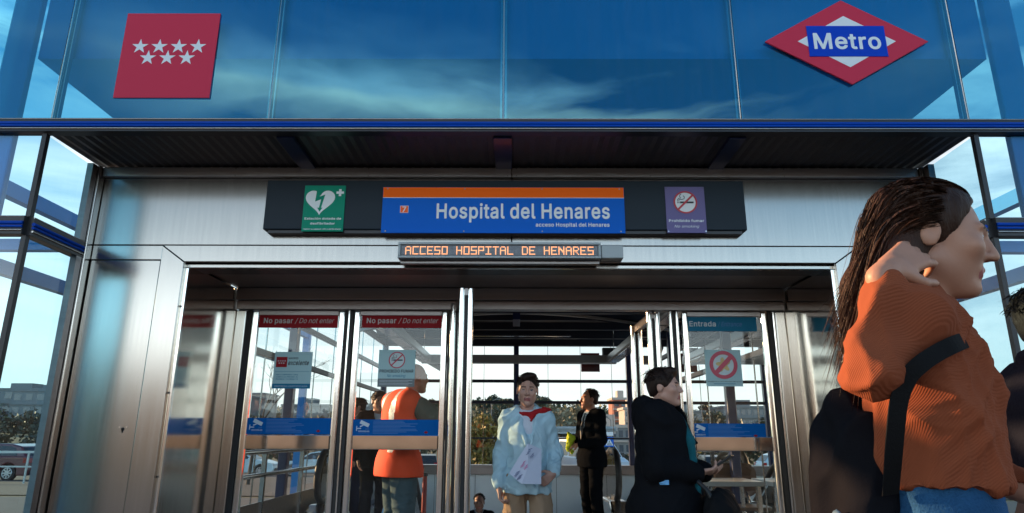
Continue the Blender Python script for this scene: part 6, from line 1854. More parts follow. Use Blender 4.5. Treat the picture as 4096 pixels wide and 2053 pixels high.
def surface_net(D, lo, vox):
    ins = D < 0
    nx, ny, nz = D.shape
    cnt = np.zeros((nx - 1, ny - 1, nz - 1), np.int8)
    for dx in (0, 1):
        for dy in (0, 1):
            for dz in (0, 1):
                cnt += ins[dx:nx - 1 + dx, dy:ny - 1 + dy, dz:nz - 1 + dz]
    act = np.argwhere((cnt > 0) & (cnt < 8))
    ids = np.full(cnt.shape, -1, np.int64)
    ids[tuple(act.T)] = np.arange(len(act))
    cor = [(a, b, c) for a in (0, 1) for b in (0, 1) for c in (0, 1)]
    val = [D[act[:, 0] + a, act[:, 1] + b, act[:, 2] + c] for a, b, c in cor]
    acc = np.zeros((len(act), 3))
    num = np.zeros((len(act), 1))
    for i in range(8):
        for j in range(i + 1, 8):
            ci, cj = np.array(cor[i]), np.array(cor[j])
            if np.abs(ci - cj).sum() != 1:
                continue
            m = (val[i] < 0) != (val[j] < 0)
            t = (val[i] / np.where(np.abs(val[i] - val[j]) < 1e-9, 1e-9, val[i] - val[j]))[:, None]
            p = ci + t * (cj - ci)
            acc += np.where(m[:, None], p, 0)
            num += m[:, None]
    V = lo + (act + acc / np.maximum(num, 1)) * vox
    faces = []
    for axis in range(3):
        o1, o2 = [(1, 2), (2, 0), (0, 1)][axis]
        sl0 = [slice(1, None)] * 3
        sl0[axis] = slice(0, -1)
        sl1 = list(sl0)
        sl1[axis] = slice(1, None)
        a, b = ins[tuple(sl0)], ins[tuple(sl1)]
        e = np.argwhere(a != b)
        off = np.array([1, 1, 1])
        off[axis] = 0
        e = e + off
        keep = np.ones(len(e), bool)
        for q in range(3):
            keep &= (e[:, q] < cnt.shape[q])
        e = e[keep]
        d1, d2 = np.zeros(3, int), np.zeros(3, int)
        d1[o1], d2[o2] = 1, 1
        q = [ids[tuple((e - d1 - d2).T)], ids[tuple((e - d2).T)], ids[tuple(e.T)], ids[tuple((e - d1).T)]]
        Q = np.stack(q, 1)
        flip = ~ins[tuple(e.T)]
        Q[flip] = Q[flip][:, ::-1]
        faces.append(Q[(Q >= 0).all(1)])
    F = np.concatenate(faces)
    return V, F


def folds(P, seed, freq, amp, stretch=(1, 1, 1)):
    """cloth-like creases: warped ridged waves"""
    rg = np.random.default_rng(seed)
    Q = P * np.array(stretch) * freq
    w = np.zeros_like(Q)
    for i in range(3):
        d = rg.normal(size=3)
        w[:, i] = np.sin(Q @ d * 0.8 + rg.uniform(0, 6))
    Q = Q + 0.9 * w
    out = np.zeros(len(P))
    for o in range(5):
        d = rg.normal(size=3)
        d /= np.linalg.norm(d)
        s = 1.0 + 0.55 * o
        out += (1 - np.abs(np.sin(Q @ d * s + rg.uniform(0, 6)))) ** 1.6 / s
    return (out - out.mean()) * amp


def solid(name, sdf, vox, mats, parent, fold=None, matfn=None, smooth_it=1):
    V, F = sdf.mesh(vox)
    # light smoothing
    for _ in range(smooth_it):
        A = np.zeros_like(V)
        N = np.zeros((len(V), 1))
        for a in range(4):
            np.add.at(A, F[:, a], V[F[:, (a + 1) % 4]])
            np.add.at(A, F[:, a], V[F[:, (a + 3) % 4]])
            np.add.at(N, F[:, a], 2)
        V = V * 0.6 + 0.4 * A / np.maximum(N, 1)
    if fold:
        nrm = np.zeros_like(V)
        fn = np.cross(V[F[:, 2]] - V[F[:, 0]], V[F[:, 3]] - V[F[:, 1]])
        for a in range(4):
            np.add.at(nrm, F[:, a], fn)
        nrm /= np.linalg.norm(nrm, axis=1, keepdims=True) + 1e-9
        V = V + nrm * folds(V, *fold)[:, None]
    me = bpy.data.meshes.new(name)
    me.vertices.add(len(V))
    me.vertices.foreach_set("co", V.ravel())
    me.loops.add(len(F) * 4)
    me.loops.foreach_set("vertex_index", F.ravel().astype(np.int32))
    me.polygons.add(len(F))
    me.polygons.foreach_set("loop_start", np.arange(0, len(F) * 4, 4, dtype=np.int32))
    me.polygons.foreach_set("loop_total", np.full(len(F), 4, np.int32))
    me.polygons.foreach_set("use_smooth", np.ones(len(F), bool))
    for m in (mats if isinstance(mats, (list, tuple)) else [mats]):
        me.materials.append(m)
    if matfn:
        C = V[F].mean(1)
        me.polygons.foreach_set("material_index", matfn(C).astype(np.int32))
    me.update(calc_edges=True)
    me.validate()
    return link(name, me, parent)


def strands(T, s, n, style, seed):
    """thin hair ribbons over the skull: short tufts or long falling locks"""
    rg = np.random.default_rng(seed)
    Vs, Fs = [], []
    for _ in range(n):
        ph = rg.uniform(-math.pi, math.pi)            # 0 = back of the head
        th = math.acos(rg.uniform(0.05 if style != 'long' else -0.45, 1.0))
        e = np.array([0.087 * math.sin(ph) * math.sin(th), 0.020 + 0.105 * math.cos(ph) * math.sin(th), 0.040 + 0.096 * math.cos(th)])
        if style != 'long' and e[1] < -0.06 and e[2] < 0.085:
            continue
        if style == 'receding' and e[1] < -0.02 and e[2] > 0.06:
            continue
        pts = [e]
        if style == 'long':
            if (e[1] < -0.012 and e[2] < 0.10) or (e[1] < 0.03 and e[2] < 0.01):
                continue
            nrm = (e - np.array([0, 0.020, 0.040])) / np.array([0.087, 0.105, 0.096])
            c1 = e + nrm * 0.014 + np.array([0, 0.055 if e[1] < 0.05 else 0.03, 0.012 if e[2] > 0.08 else -0.02])
            c2 = np.array([e[0] * 1.02 + rg.normal(0, 0.006), 0.120 + rg.normal(0, 0.012), 0.02 + rg.normal(0, 0.02)])
            en = np.array([e[0] * 0.62 + rg.normal(0, 0.014), 0.128 + rg.normal(0, 0.022), -0.17 - abs(rg.normal(0, 0.06)) - 0.07 * rg.random()])
            m = 12
            for k in range(1, m):
                u = k / (m - 1)
                q = (1 - u) ** 3 * e + 3 * (1 - u) ** 2 * u * c1 + 3 * (1 - u) * u * u * c2 + u ** 3 * en
                q[0] += 0.003 * math.sin(8 * u + ph * 5)
                v = (q - np.array([0, 0.020, 0.035])) / np.array([0.088, 0.105, 0.100])
                r = np.linalg.norm(v)
                if r < 1.03 and q[2] > -0.06:
                    q = np.array([0, 0.020, 0.035]) + v / r * 1.04 * np.array([0.088, 0.105, 0.100])
                pts.append(q)
            w = rg.uniform(0.0009, 0.0022)
        else:
            nrm = (e - np.array([0, 0.02, 0.03])) / 0.1
            d = np.array([rg.normal(0, 0.35), (-0.35 if e[1] < 0.03 else 0.45) + rg.normal(0, 0.3), -0.5 + rg.normal(0, 0.25)])
            L = rg.uniform(0.020, 0.042) * (1.15 if e[2] > 0.10 else 0.6)
            for k in range(1, 4):
                pts.append(pts[-1] + (d * (0.55 + 0.25 * k) + nrm * (0.75 - 0.35 * k)) * L / 3)
            w = rg.uniform(0.002, 0.0045)
        o = len(Vs)
        m = len(pts)
        ax = np.array([rg.normal(), rg.normal(), rg.normal() * 0.3])
        ax /= np.linalg.norm(ax)
        for k, q in enumerate(pts):
            ww = w * (1 - 0.85 * (k / (m - 1)) ** 2)
            Vs.append(T(*(q - ax * ww)) * s)
            Vs.append(T(*(q + ax * ww)) * s)
        Fs += [(o + 2 * k, o + 2 * k + 1, o + 2 * k + 3, o + 2 * k + 2) for k in range(m - 1)]
    return Vs, Fs


def V3(*a):
    return np.array(a, float)


def rotm(yaw=0, pitch=0, roll=0):
    """head turn: yaw to the person's left, pitch up, roll"""
    return np.array(Euler((R(-pitch), R(roll), R(yaw)), 'XYZ').to_matrix())


def hand(S_, w, d, n, side, curl=(0.5, 0.6), spread=0.0, thumb=0.0):
    """palm with five fingers: w wrist, d finger direction, n palm normal, side = which way the thumb lies"""
    d = np.array(d, float)
    d /= np.linalg.norm(d)
    n = np.array(n, float)
    n -= d * (n @ d)
    n /= np.linalg.norm(n)
    s = np.cross(d, n) * side
    offs = (-0.028, -0.0095, 0.0095, 0.027)
    lens = (0.058, 0.074, 0.080, 0.072)
    S_.rc(w - d * 0.02, w + d * 0.03, 0.024, 0.022, 0.012)
    for o, L in zip(offs, lens):
        kn = w + d * 0.088 + s * o
        S_.rc(w + d * 0.02 + s * o * 0.6, kn, 0.0135, 0.0105, 0.008)
        c1, c2 = curl
        d1 = d * math.cos(c1) + n * math.sin(c1) + s * o * spread * 8
        d2 = d * math.cos(c1 + c2) + n * math.sin(c1 + c2) + s * o * spread * 6
        d3 = d * math.cos(c1 + c2 * 1.7) + n * math.sin(c1 + c2 * 1.7)
        a = kn + d1 * L * 0.48
        b = a + d2 * L * 0.32
        S_.rc(kn, a, 0.0098, 0.0088, 0.003).rc(a, b, 0.0088, 0.0080, 0.003).rc(b, b + d3 * L * 0.22, 0.0080, 0.0068, 0.003)
    t0 = w + d * 0.028 + s * 0.022
    t1 = t0 + (d * 0.55 + s * 0.75 + n * (0.25 + thumb)) * 0.042
    t2 = t1 + (d * 0.85 + s * 0.25 + n * (0.35 + thumb)) * 0.034
    S_.rc(t0, t1, 0.0145, 0.0110, 0.008).rc(t1, t2, 0.0108, 0.0088, 0.003)


def head_prims(S_, c, M, female=False):
    T = lambda *p: c + M @ np.array(p, float)
    S_.el(T(0, 0.014, 0.032), (0.076, 0.094, 0.086), 0.02, M)
    S_.el(T(0, -0.036, -0.030), (0.060, 0.058, 0.082), 0.03, M)
    for s in (-1, 1):
        S_.rc(T(0, -0.058, -0.092), T(s * 0.050, 0.004, -0.055), 0.024, 0.022, 0.02)
        S_.el(T(s * 0.040, -0.066, -0.018), (0.026, 0.022, 0.022), 0.02, M)
        S_.rc(T(s * 0.010, -0.089, 0.026), T(s * 0.044, -0.078, 0.026), 0.0085, 0.007, 0.012)
    S_.el(T(0, -0.078, -0.100), (0.021, 0.017, 0.016), 0.015, M)
    for s in (-1, 1):
        S_.el(T(s * 0.031, -0.098, 0.006), (0.019, 0.016, 0.012), 0.010, M, sub=True)
        S_.el(T(s * 0.031, -0.0745, 0.005), (0.0130, 0.0130, 0.0120), 0.003, M)
    S_.rc(T(0, -0.090, 0.018), T(0, -0.112, -0.026), 0.0075, 0.0115, 0.008)
    for s in (-1, 1):
        S_.el(T(s * 0.012, -0.099, -0.030), (0.0085, 0.011, 0.0075), 0.005, M)
    S_.rc(T(-0.018, -0.086, -0.060), T(0.018, -0.086, -0.060), 0.0075, 0.0075, 0.006)
    S_.rc(T(0, -0.094, -0.058), T(0, -0.094, -0.0585), 0.0070, 0.0070, 0.008)
    S_.rc(T(-0.014, -0.086, -0.072), T(0.014, -0.086, -0.072), 0.0085, 0.0085, 0.006)
    S_.rc(T(-0.024, -0.098, -0.0655), T(0.024, -0.098, -0.0655), 0.0028, 0.0028, 0.003, sub=True)
    for s in (-1, 1):
        S_.el(T(s * 0.079, 0.014, -0.004), (0.008, 0.021, 0.033), 0.006, M)
        S_.el(T(s * 0.088, 0.008, -0.002), (0.006, 0.010, 0.016), 0.004, M, sub=True)


def face_mats(c, M, brow=True, fine=False):
    """0 skin, 1 lips, 2 brow, 3 eye white, 4 iris"""
    def fn(C):
        L = (C - c) @ M
        x, y, z = np.abs(L[:, 0]), L[:, 1], L[:, 2]
        out = np.zeros(len(C))
        front = y < -0.06
        out[front & (x < 0.024) & (z < -0.054) & (z > -0.078) & (y < -0.082)] = 1
        if brow:
            out[front & (x > 0.013) & (x < 0.046) & (z > 0.0235) & (z < 0.0310)] = 2
        e = np.sqrt((x - 0.031) ** 2 + (z - 0.005) ** 2 * 2.4)
        if fine:
            out[front & (e < 0.0105)] = 3
        out[front & (e < (0.0070 if fine else 0.0095))] = 4
        return out
    return fn


skin_w = mat("skin_warm", (0.47, 0.235, 0.155), 0.5, var=0.06, vscale=18, bump=0.05, bscale=160)
skin_m = mat("skin_light", (0.50, 0.27, 0.20), 0.5, var=0.08, vscale=18, bump=0.05, bscale=160)
skin_t = mat("skin_tan", (0.42, 0.19, 0.115), 0.5, var=0.08, vscale=18, bump=0.05, bscale=160)
skin_d = mat("skin_brown", (0.23, 0.105, 0.07), 0.5, var=0.08, vscale=18, bump=0.05, bscale=160)
lips_m = mat("lips", (0.33, 0.10, 0.09), 0.45)
eye_w = mat("eye_white", (0.62, 0.58, 0.55), 0.25)
iris_m = mat("iris", (0.03, 0.02, 0.015), 0.15)


def hair_mat(name, c):
    return mat(name, c, 0.5, var=0.45, vscale=9, bump=0.5, bscale=70, stretch=(3.5, 3.5, 0.6), spec=0.2)


hair_dk = hair_mat("hair_dark_brown", (0.022, 0.011, 0.008))
hair_wm = hair_mat("hair_warm_brown", (0.040, 0.018, 0.011))
hair_bl = hair_mat("hair_black", (0.009, 0.007, 0.007))
hair_rd = hair_mat("hair_brown", (0.050, 0.022, 0.012))


def cloth(name, c, rough=0.85, bump=0.35, bs=220, var=0.12, sheen=0.0):
    return mat(name, c, rough, var=var, vscale=5, bump=bump, bscale=bs, sheen=sheen, spec=0.15 if max(c) > 0.05 else 0.02)


BASE = dict(
    neck=V3(0, 0.012, 1.44), head=V3(0, -0.018, 1.585),
    L_sh=V3(0.170, 0.012, 1.385), R_sh=V3(-0.170, 0.012, 1.385),
    L_el=V3(0.225, 0.045, 1.11), R_el=V3(-0.225, 0.045, 1.11),
    L_wr=V3(0.225, -0.055, 0.88), R_wr=V3(-0.225, -0.055, 0.88),
    L_hip=V3(0.088, 0.0, 0.91), R_hip=V3(-0.088, 0.0, 0.91),
    L_kn=V3(0.095, -0.02, 0.49), R_kn=V3(-0.095, -0.02, 0.49),
    L_an=V3(0.10, 0.03, 0.085), R_an=V3(-0.10, 0.03, 0.085),
    turn=(0, 0, 0), arm=(0.050, 0.038, 0.026), L_hand=None, R_hand=None, wide=1.0, vox=0.008)


def torso(S_, g, w=1.0, shoulders=None, k=0.05):
    """chest, waist and hips; g widens it all round"""
    S_.el((0, 0.004, 1.265), (0.158 * w + g, 0.108 + g, 0.185 + g), k)
    S_.el((0, 0.0, 1.09), (0.138 * w + g, 0.098 + g, 0.17 + g), k)
    S_.el((0, 0.006, 0.945), (0.162 * w + g, 0.115 + g, 0.125 + g), k)
    if shoulders:
        l, r, nk = shoulders
        S_.rc(l, nk + V3(0.02, 0, -0.035), 0.052 + g, 0.050 + g * 0.6, k)
        S_.rc(r, nk + V3(-0.02, 0, -0.035), 0.052 + g, 0.050 + g * 0.6, k)


def person(label, loc, rz, H, skin, hairm, pose=None, wear=(), hair='short', group=None, brow=True, grey=False, name="person"):
    P = dict(BASE)
    P.update(pose or {})
    s = H / 1.70
    root = tag(empty(name, loc, rz, local=True), label, "person", group)
    M = rotm(*P['turn'])
    w = P['wide']
    B = SDF()
    torso(B, 0.0, w, (P['L_sh'], P['R_sh'], P['neck']))
    B.rc(P['neck'] + V3(0, 0.006, -0.02), P['head'] + M @ V3(0, 0.022, -0.055), 0.057, 0.050, 0.03)
    for q in 'LR':
        B.chain([P[q + '_sh'], P[q + '_el'], P[q + '_wr']], P['arm'], 0.02)
        B.chain([P[q + '_hip'], P[q + '_kn'], P[q + '_an']], [0.085, 0.056, 0.040], 0.03)
        hd = P[q + '_hand']
        if hd is None:
            d = P[q + '_wr'] - P[q + '_el']
            d = d / np.linalg.norm(d)
            hd = dict(d=d, n=V3(-0.8 if q == 'L' else 0.8, -0.35, 0), curl=(0.35, 0.45))
        hd = dict(hd)
        sd = hd.pop('side', 1 if q == 'L' else -1)
        # put the thumb to the front for a hanging hand
        hand(B, P[q + '_wr'], hd.pop('d'), hd.pop('n'), sd, **hd)
    nprim = len(B.p)
    head_prims(B, P['head'], M)
    solid("body", B.scaled(s), P['vox'], [skin, lips_m, hairm, eye_w, iris_m], root, matfn=lambda C: face_mats(P['head'], M, brow, P['vox'] < 0.006)(C / s))
    c = P['head']
    T = lambda *p: c + M @ np.array(p, float)
    if hair:
        Hh = SDF()
        if hair == 'short':
            Hh.el(T(0, 0.018, 0.040), (0.086, 0.102, 0.094), 0.02, M)
            Hh.el(T(0, -0.045, 0.105), (0.062, 0.045, 0.030), 0.025, M)
            Hh.el(T(0, 0.065, -0.015), (0.062, 0.045, 0.060), 0.02, M)
            Hh.el(T(0, -0.085, -0.040), (0.070, 0.075, 0.110), 0.012, M, sub=True)
            for sx in (-1, 1):
                Hh.el(T(sx * 0.085, 0.0, -0.030), (0.022, 0.040, 0.045), 0.01, M, sub=True)
            Hh.el(T(0, 0.02, -0.10), (0.12, 0.12, 0.055), 0.01, M, sub=True)
        elif hair == 'tuft':       # short sides, full uneven front
            Hh.el(T(0, 0.020, 0.040), (0.082, 0.097, 0.090), 0.02, M)
            Hh.el(T(0.012, -0.030, 0.112), (0.058, 0.055, 0.026), 0.03, M)
            Hh.el(T(-0.025, -0.052, 0.098), (0.034, 0.030, 0.022), 0.02, M)
            Hh.el(T(0, 0.065, -0.01), (0.060, 0.043, 0.06), 0.02, M)
            Hh.el(T(0, -0.100, -0.030), (0.064, 0.082, 0.112), 0.012, M, sub=True)
            for sx in (-1, 1):
                Hh.el(T(sx * 0.085, -0.02, -0.040), (0.024, 0.045, 0.050), 0.01, M, sub=True)
            Hh.el(T(0, 0.02, -0.105), (0.12, 0.12, 0.055), 0.01, M, sub=True)
        elif hair == 'receding':
            Hh.el(T(0, 0.030, 0.036), (0.084, 0.094, 0.090), 0.02, M)
            Hh.el(T(0, 0.070, -0.015), (0.064, 0.042, 0.062), 0.02, M)
            Hh.el(T(0, -0.090, 0.020), (0.066, 0.075, 0.120), 0.012, M, sub=True)
            Hh.el(T(0, 0.01, -0.10), (0.12, 0.12, 0.055), 0.01, M, sub=True)
        elif hair == 'long':
            Hh.el(T(0, 0.020, 0.040), (0.088, 0.106, 0.097), 0.02, M)
            Hh.el(T(0, 0.075, -0.06), (0.078, 0.060, 0.12), 0.04, M)
            Hh.chain([T(0, 0.085, -0.06), T(0.0, 0.105, -0.13), T(0.0, 0.115, -0.20), T(0, 0.12, -0.24)], [0.064, 0.058, 0.040, 0.016], 0.04)
            Hh.chain([T(-0.05, 0.06, -0.05), T(-0.055, 0.085, -0.14), T(-0.04, 0.11, -0.22)], [0.045, 0.036, 0.014], 0.03)
            Hh.chain([T(0.05, 0.06, -0.05), T(0.055, 0.085, -0.14), T(0.04, 0.11, -0.21)], [0.045, 0.036, 0.014], 0.03)
            Hh.el(T(0, -0.100, -0.030), (0.095, 0.098, 0.122), 0.012, M, sub=True)
            for sx in (-1, 1):
                Hh.el(T(sx * 0.092, 0.006, -0.018), (0.020, 0.024, 0.028), 0.008, M, sub=True)
        hv = 0.006 if hair == 'long' else 0.007
        ho = solid("hair", Hh.scaled(s), hv, hairm, root, fold=(3, 30, 0.0022, (1, 1, 0.3)))
        sv, sf = strands(T, s, 6500 if hair == 'long' else 1100, hair, 5)
        bm = bmesh.new()
        bm.from_mesh(ho.data)
        vv = [bm.verts.new(q) for q in sv]
        for f in sf:
            bm.faces.new([vv[i] for i in f]).smooth = True
        bm.to_mesh(ho.data)
        bm.free()
    for g in wear:
        g(root, P, s, w, M)
    return root


def top(name, m, g=0.018, hem=0.86, sleeve=0.96, open_to=None, collar=0.0, flare=0.0, fold=(5, 16, 0.007), sl_r=(0.066, 0.056, 0.045), seed=1, neck_r=0.066, bottom=None, mats=None, matfn=None, vox=None, neckcut=True):
    """coat, jacket, vest or shirt grown round the trunk; sleeve = how far down the forearm it reaches (0 none)"""
    def fn(root, P, s, w, M):
        S_ = SDF()
        torso(S_, g, w, (P['L_sh'], P['R_sh'], P['neck']))
        if hem < 0.86:
            S_.el((0, 0.004, 0.84), (0.172 * w + g + flare, 0.130 + g + flare, 0.20), 0.06)
        if hem < 0.62:
            for sx in (-1, 1):
                S_.rc(V3(sx * 0.075 * w, 0.0, 1.22), V3(sx * 0.085 * w, 0.0, 0.30), 0.085 + g, 0.085 + g + flare, 0.06)
        if bottom:
            bottom(S_)
        if sleeve:
            for q in 'LR':
                e, a, wr = P[q + '_el'], P[q + '_sh'], P[q + '_wr']
                if sleeve <= 0.5:
                    S_.rc(a, a + (e - a) * sleeve * 2, sl_r[0], sl_r[1] + 0.004, 0.03)
                else:
                    end = e + (wr - e) * (sleeve - 0.02)
                    S_.chain([a, e, end], sl_r, 0.025)
                    # bunched cloth at the cuff
                    dd = (wr - e) / np.linalg.norm(wr - e)
                    S_.rc(end - dd * 0.05, end - dd * 0.045, sl_r[2] + 0.007, sl_r[2] + 0.007, 0.012)
        else:
            for q in 'LR':
                a, e = P[q + '_sh'], P[q + '_el']
                S_.rc(a + (e - a) * 0.42, a + (e - a) * 0.60, 0.09, 0.09, 0.01, sub=True)
        S_.cut((0, 0, -1), -hem)
        nk = P['neck']
        if neckcut:
            S_.rc(nk + V3(0, -0.012, 0.010), nk + V3(0, -0.02, 0.14), neck_r, neck_r + 0.02, 0.008, sub=True)
        if open_to:
            S_.rc(V3(0, -0.20, open_to), nk + V3(0, -0.085, -0.02), 0.012, 0.062, 0.01, sub=True)
            for sx in (-1, 1):
                S_.rc(V3(sx * 0.016, -0.135 - g, open_to + 0.02), nk + V3(sx * 0.066, -0.060, -0.02), 0.012, 0.017, 0.008)
        if collar:
            for k in range(9):
                a0, a1 = R(-40 + 29 * k), R(-40 + 29 * (k + 1))
                f = lambda a: nk + V3(0.078 * math.cos(a), 0.070 * math.sin(a) + 0.006, 0.018 + 0.022 * math.sin(a))
                S_.rc(f(a0), f(a1), collar, collar, 0.012)
        solid(name, S_.scaled(s), vox or P['vox'], mats or m, root, fold=(seed,) + (fold[1] / s, fold[2] * s), matfn=(lambda C: matfn(C / s)) if matfn else None)
    return fn


def trousers(m, hip_r=0.104, knee_r=0.076, hem_r=0.066, hem=0.06, waist=1.02, seed=2, name="trousers", fold=(0, 18, 0.006), top_g=0.012):
    def fn(root, P, s, w, M):
        S_ = SDF()
        S_.el((0, 0.006, 0.935), (0.162 * w + top_g, 0.118 + top_g, 0.14), 0.04)
        if waist > 1.05:
            S_.el((0, 0.002, 1.06), (0.140 * w + top_g, 0.102 + top_g, 0.14), 0.04)
        for q in 'LR':
            S_.chain([P[q + '_hip'], P[q + '_kn'], P[q + '_an'] + V3(0, 0, -0.02)], [hip_r, knee_r, hem_r], 0.02)
        S_.cut((0, 0, -1), -hem).cut((0, 0, 1), waist)
        solid(name, S_.scaled(s), P['vox'], m, root, fold=(seed, fold[1] / s, fold[2] * s, (1, 1, 0.8)))
    return fn


def shoes(m):
    def fn(root, P, s, w, M):
        for q in 'LR':
            a = P[q + '_an']
            S_ = SDF()
            S_.rc(a + V3(0, 0.02, -0.040), a + V3(0, -0.16, -0.052), 0.042, 0.034, 0.02).rc(a + V3(0, 0, 0), a + V3(0, -0.02, -0.03), 0.046, 0.045, 0.02)
            S_.cut((0, 0, -1), -(a[2] - 0.085))
            solid("shoe", S_.scaled(s), P['vox'], m, root)
    return fn


shoe_bk = mat("shoe_leather", (0.012, 0.011, 0.011), 0.35)
black_wool = cloth("black_wool", (0.010, 0.010, 0.012))
black_suit = cloth("black_suit_cloth", (0.006, 0.007, 0.009), 1.0, 0.2)
denim_lt = cloth("pale_blue_denim", (0.48, 0.66, 0.74), 0.8, 0.4, 260, 0.10)
white_cot = cloth("white_cotton", (0.62, 0.63, 0.70), 0.85, 0.15)
red_cloth = cloth("red_scarf_cloth", (0.42, 0.018, 0.022))
tan_cot = cloth("tan_twill", (0.36, 0.235, 0.15), 0.85, 0.3)
teal_cloth = cloth("teal_scarf_cloth", (0.012, 0.115, 0.14))
hi_vis = mat("hi_vis_orange", (1.0, 0.075, 0.012), 0.8, var=0.06, vscale=6, bump=0.1, bscale=150, emit=None)
hi_band = mat("reflective_band", (0.55, 0.58, 0.60), 0.4, 0.2)
sweater = cloth("grey_green_sweater", (0.10, 0.125, 0.11))
work_trs = cloth("slate_work_trousers", (0.060, 0.105, 0.125), 0.85, 0.4)
navy_cl = cloth("navy_cloth", (0.012, 0.018, 0.045))
rust = cloth("rust_knit", (0.27, 0.070, 0.031), 0.9, 0.10, 420)
# ribbed knit: fine vertical ribs as a bump
_nt = rust.node_tree
_w = _nt.nodes.new("ShaderNodeTexWave")
_w.wave_type = 'BANDS'
_w.bands_direction = 'DIAGONAL'
_w.inputs["Scale"].default_value = 105
_w.inputs["Distortion"].default_value = 1.2
_w.inputs["Detail"].default_value = 2
_b = _nt.nodes.new("ShaderNodeBump")
_b.inputs["Strength"].default_value = 0.24
_b.inputs["Distance"].default_value = 0.004
_nt.links.new(_nt.nodes["Texture Coordinate"].outputs["Object"], _w.inputs["Vector"])
_nt.links.new(_w.outputs["Fac"], _b.inputs["Height"])
_nt.links.new(_b.outputs[0], _nt.nodes["Principled BSDF"].inputs["Normal"])
denim = cloth("blue_denim", (0.020, 0.085, 0.20), 0.85, 0.5, 200, 0.5)
shirt_bl = cloth("pale_shirt", (0.50, 0.58, 0.64), 0.8, 0.15)

# teenager in the pale blue jacket walking out of the doorway
boy_pose = dict(
    L_sh=V3(0.140, 0.012, 1.375), R_sh=V3(-0.140, 0.012, 1.375),
    R_el=V3(-0.205, 0.045, 1.11), R_wr=V3(-0.215, -0.055, 0.885),
    L_el=V3(0.212, 0.035, 1.12), L_wr=V3(0.185, -0.150, 0.985),
    L_hand=dict(d=V3(-0.75, -0.30, -0.55), n=V3(-0.35, 0.9, -0.1), curl=(0.7, 0.8), side=-1),
    R_hand=dict(d=V3(0.1, -0.2, -1.0), n=V3(0.9, -0.2, 0.0), curl=(0.7, 0.9), side=-1),
    L_kn=V3(0.10, -0.14, 0.51), L_an=V3(0.105, -0.10, 0.12), R_kn=V3(-0.10, 0.0, 0.49), R_an=V3(-0.11, 0.16, 0.12),
    turn=(-4, -3, 2), wide=0.86, vox=0.0065)


def scarf(root, P, s, w, M):
    S_ = SDF()
    nk = P['neck']
    ring_ = []
    for k in range(17):
        a = 2 * math.pi * k / 16
        ring_.append(nk + V3(0.092 * math.cos(a), 0.084 * math.sin(a) - 0.004, -0.005 + 0.034 * math.sin(a)))
    S_.chain(ring_, [0.016] * 17, 0.01)
    S_.chain([nk + V3(0.03, -0.095, -0.045), nk + V3(0.02, -0.125, -0.085)], [0.022, 0.010], 0.02)
    S_.chain([nk + V3(0.055, -0.075, -0.02), nk + V3(0.13, -0.055, -0.005), nk + V3(0.175, -0.02, 0.0)], [0.018, 0.020, 0.010], 0.02)
    solid("scarf", S_.scaled(s), 0.006, red_cloth, root, fold=(9, 30, 0.006))


def jacket_details(S_):
    """placket, pocket flaps and hem band raised on the front of the jacket"""
    S_.rc((0.012, -0.130, 0.85), (0.012, -0.132, 1.10), 0.012, 0.012, 0.006)
    for k in range(12):
        a0, a1 = 2 * math.pi * k / 12, 2 * math.pi * (k + 1) / 12
        S_.rc((0.172 * math.cos(a0), 0.140 * math.sin(a0), 0.85), (0.172 * math.cos(a1), 0.140 * math.sin(a1), 0.85), 0.014, 0.014, 0.012)


boy = person("teenager in pale blue jacket, red neckerchief and tan trousers walking out with a paper", (0.082, 4.86, 0.0), R(3), 1.575, skin_m, hair_dk, boy_pose, [
    top("tee_shirt", white_cot, g=0.008, hem=0.95, sleeve=0.0, seed=3, fold=(0, 14, 0.003), neck_r=0.058),
    top("jacket", denim_lt, g=0.024, hem=0.835, sleeve=0.97, open_to=1.16, collar=0.014, flare=0.012, seed=11, bottom=jacket_details, fold=(0, 17, 0.012), sl_r=(0.062, 0.058, 0.043), neck_r=0.078),
    trousers(tan_cot, 0.090, 0.084, 0.078, seed=4, fold=(0, 14, 0.010)), shoes(mat("pale_trainer", (0.5, 0.5, 0.5), 0.6)), scarf], hair='tuft')
# the paper in the teenager's hand
Yp = 4.60
ppx = [(2111, 1774), (2166, 1797), (2165, 1938), (2086, 1936), (2036, 1893)]
pv = [at(x, y, Yp + 0.03 * math.sin(i * 1.7)) for i, (x, y) in enumerate(ppx)]
t = empty("paper", tuple(pv[2]))
tag(t, "white printed sheet with pink marks in the teenager's hand", "paper")
mb = MB()
cen = sum(pv, Vector()) / len(pv) + Vector((0, -0.012, 0))
front = [tuple(p) for p in pv] + [tuple(cen)]
backv = [(x, y + 0.0015, z) for x, y, z in front]
nn = len(pv)
mb.add(front + backv, [(i, (i + 1) % nn, nn) for i in range(nn)] + [((i + 1) % nn + nn + 1, i + nn + 1, nn + nn + 1) for i in range(nn)] + [(i, i + nn + 1, (i + 1) % nn + nn + 1, (i + 1) % nn) for i in range(nn)])
mb.build("sheet", mat("paper_white", (0.62, 0.64, 0.76), 0.7), t)
ptx, pk = MB(), MB()
rg = random.Random(2)


def on_sheet(x, y):
    p = at(x, y, Yp - 0.02)
    return p


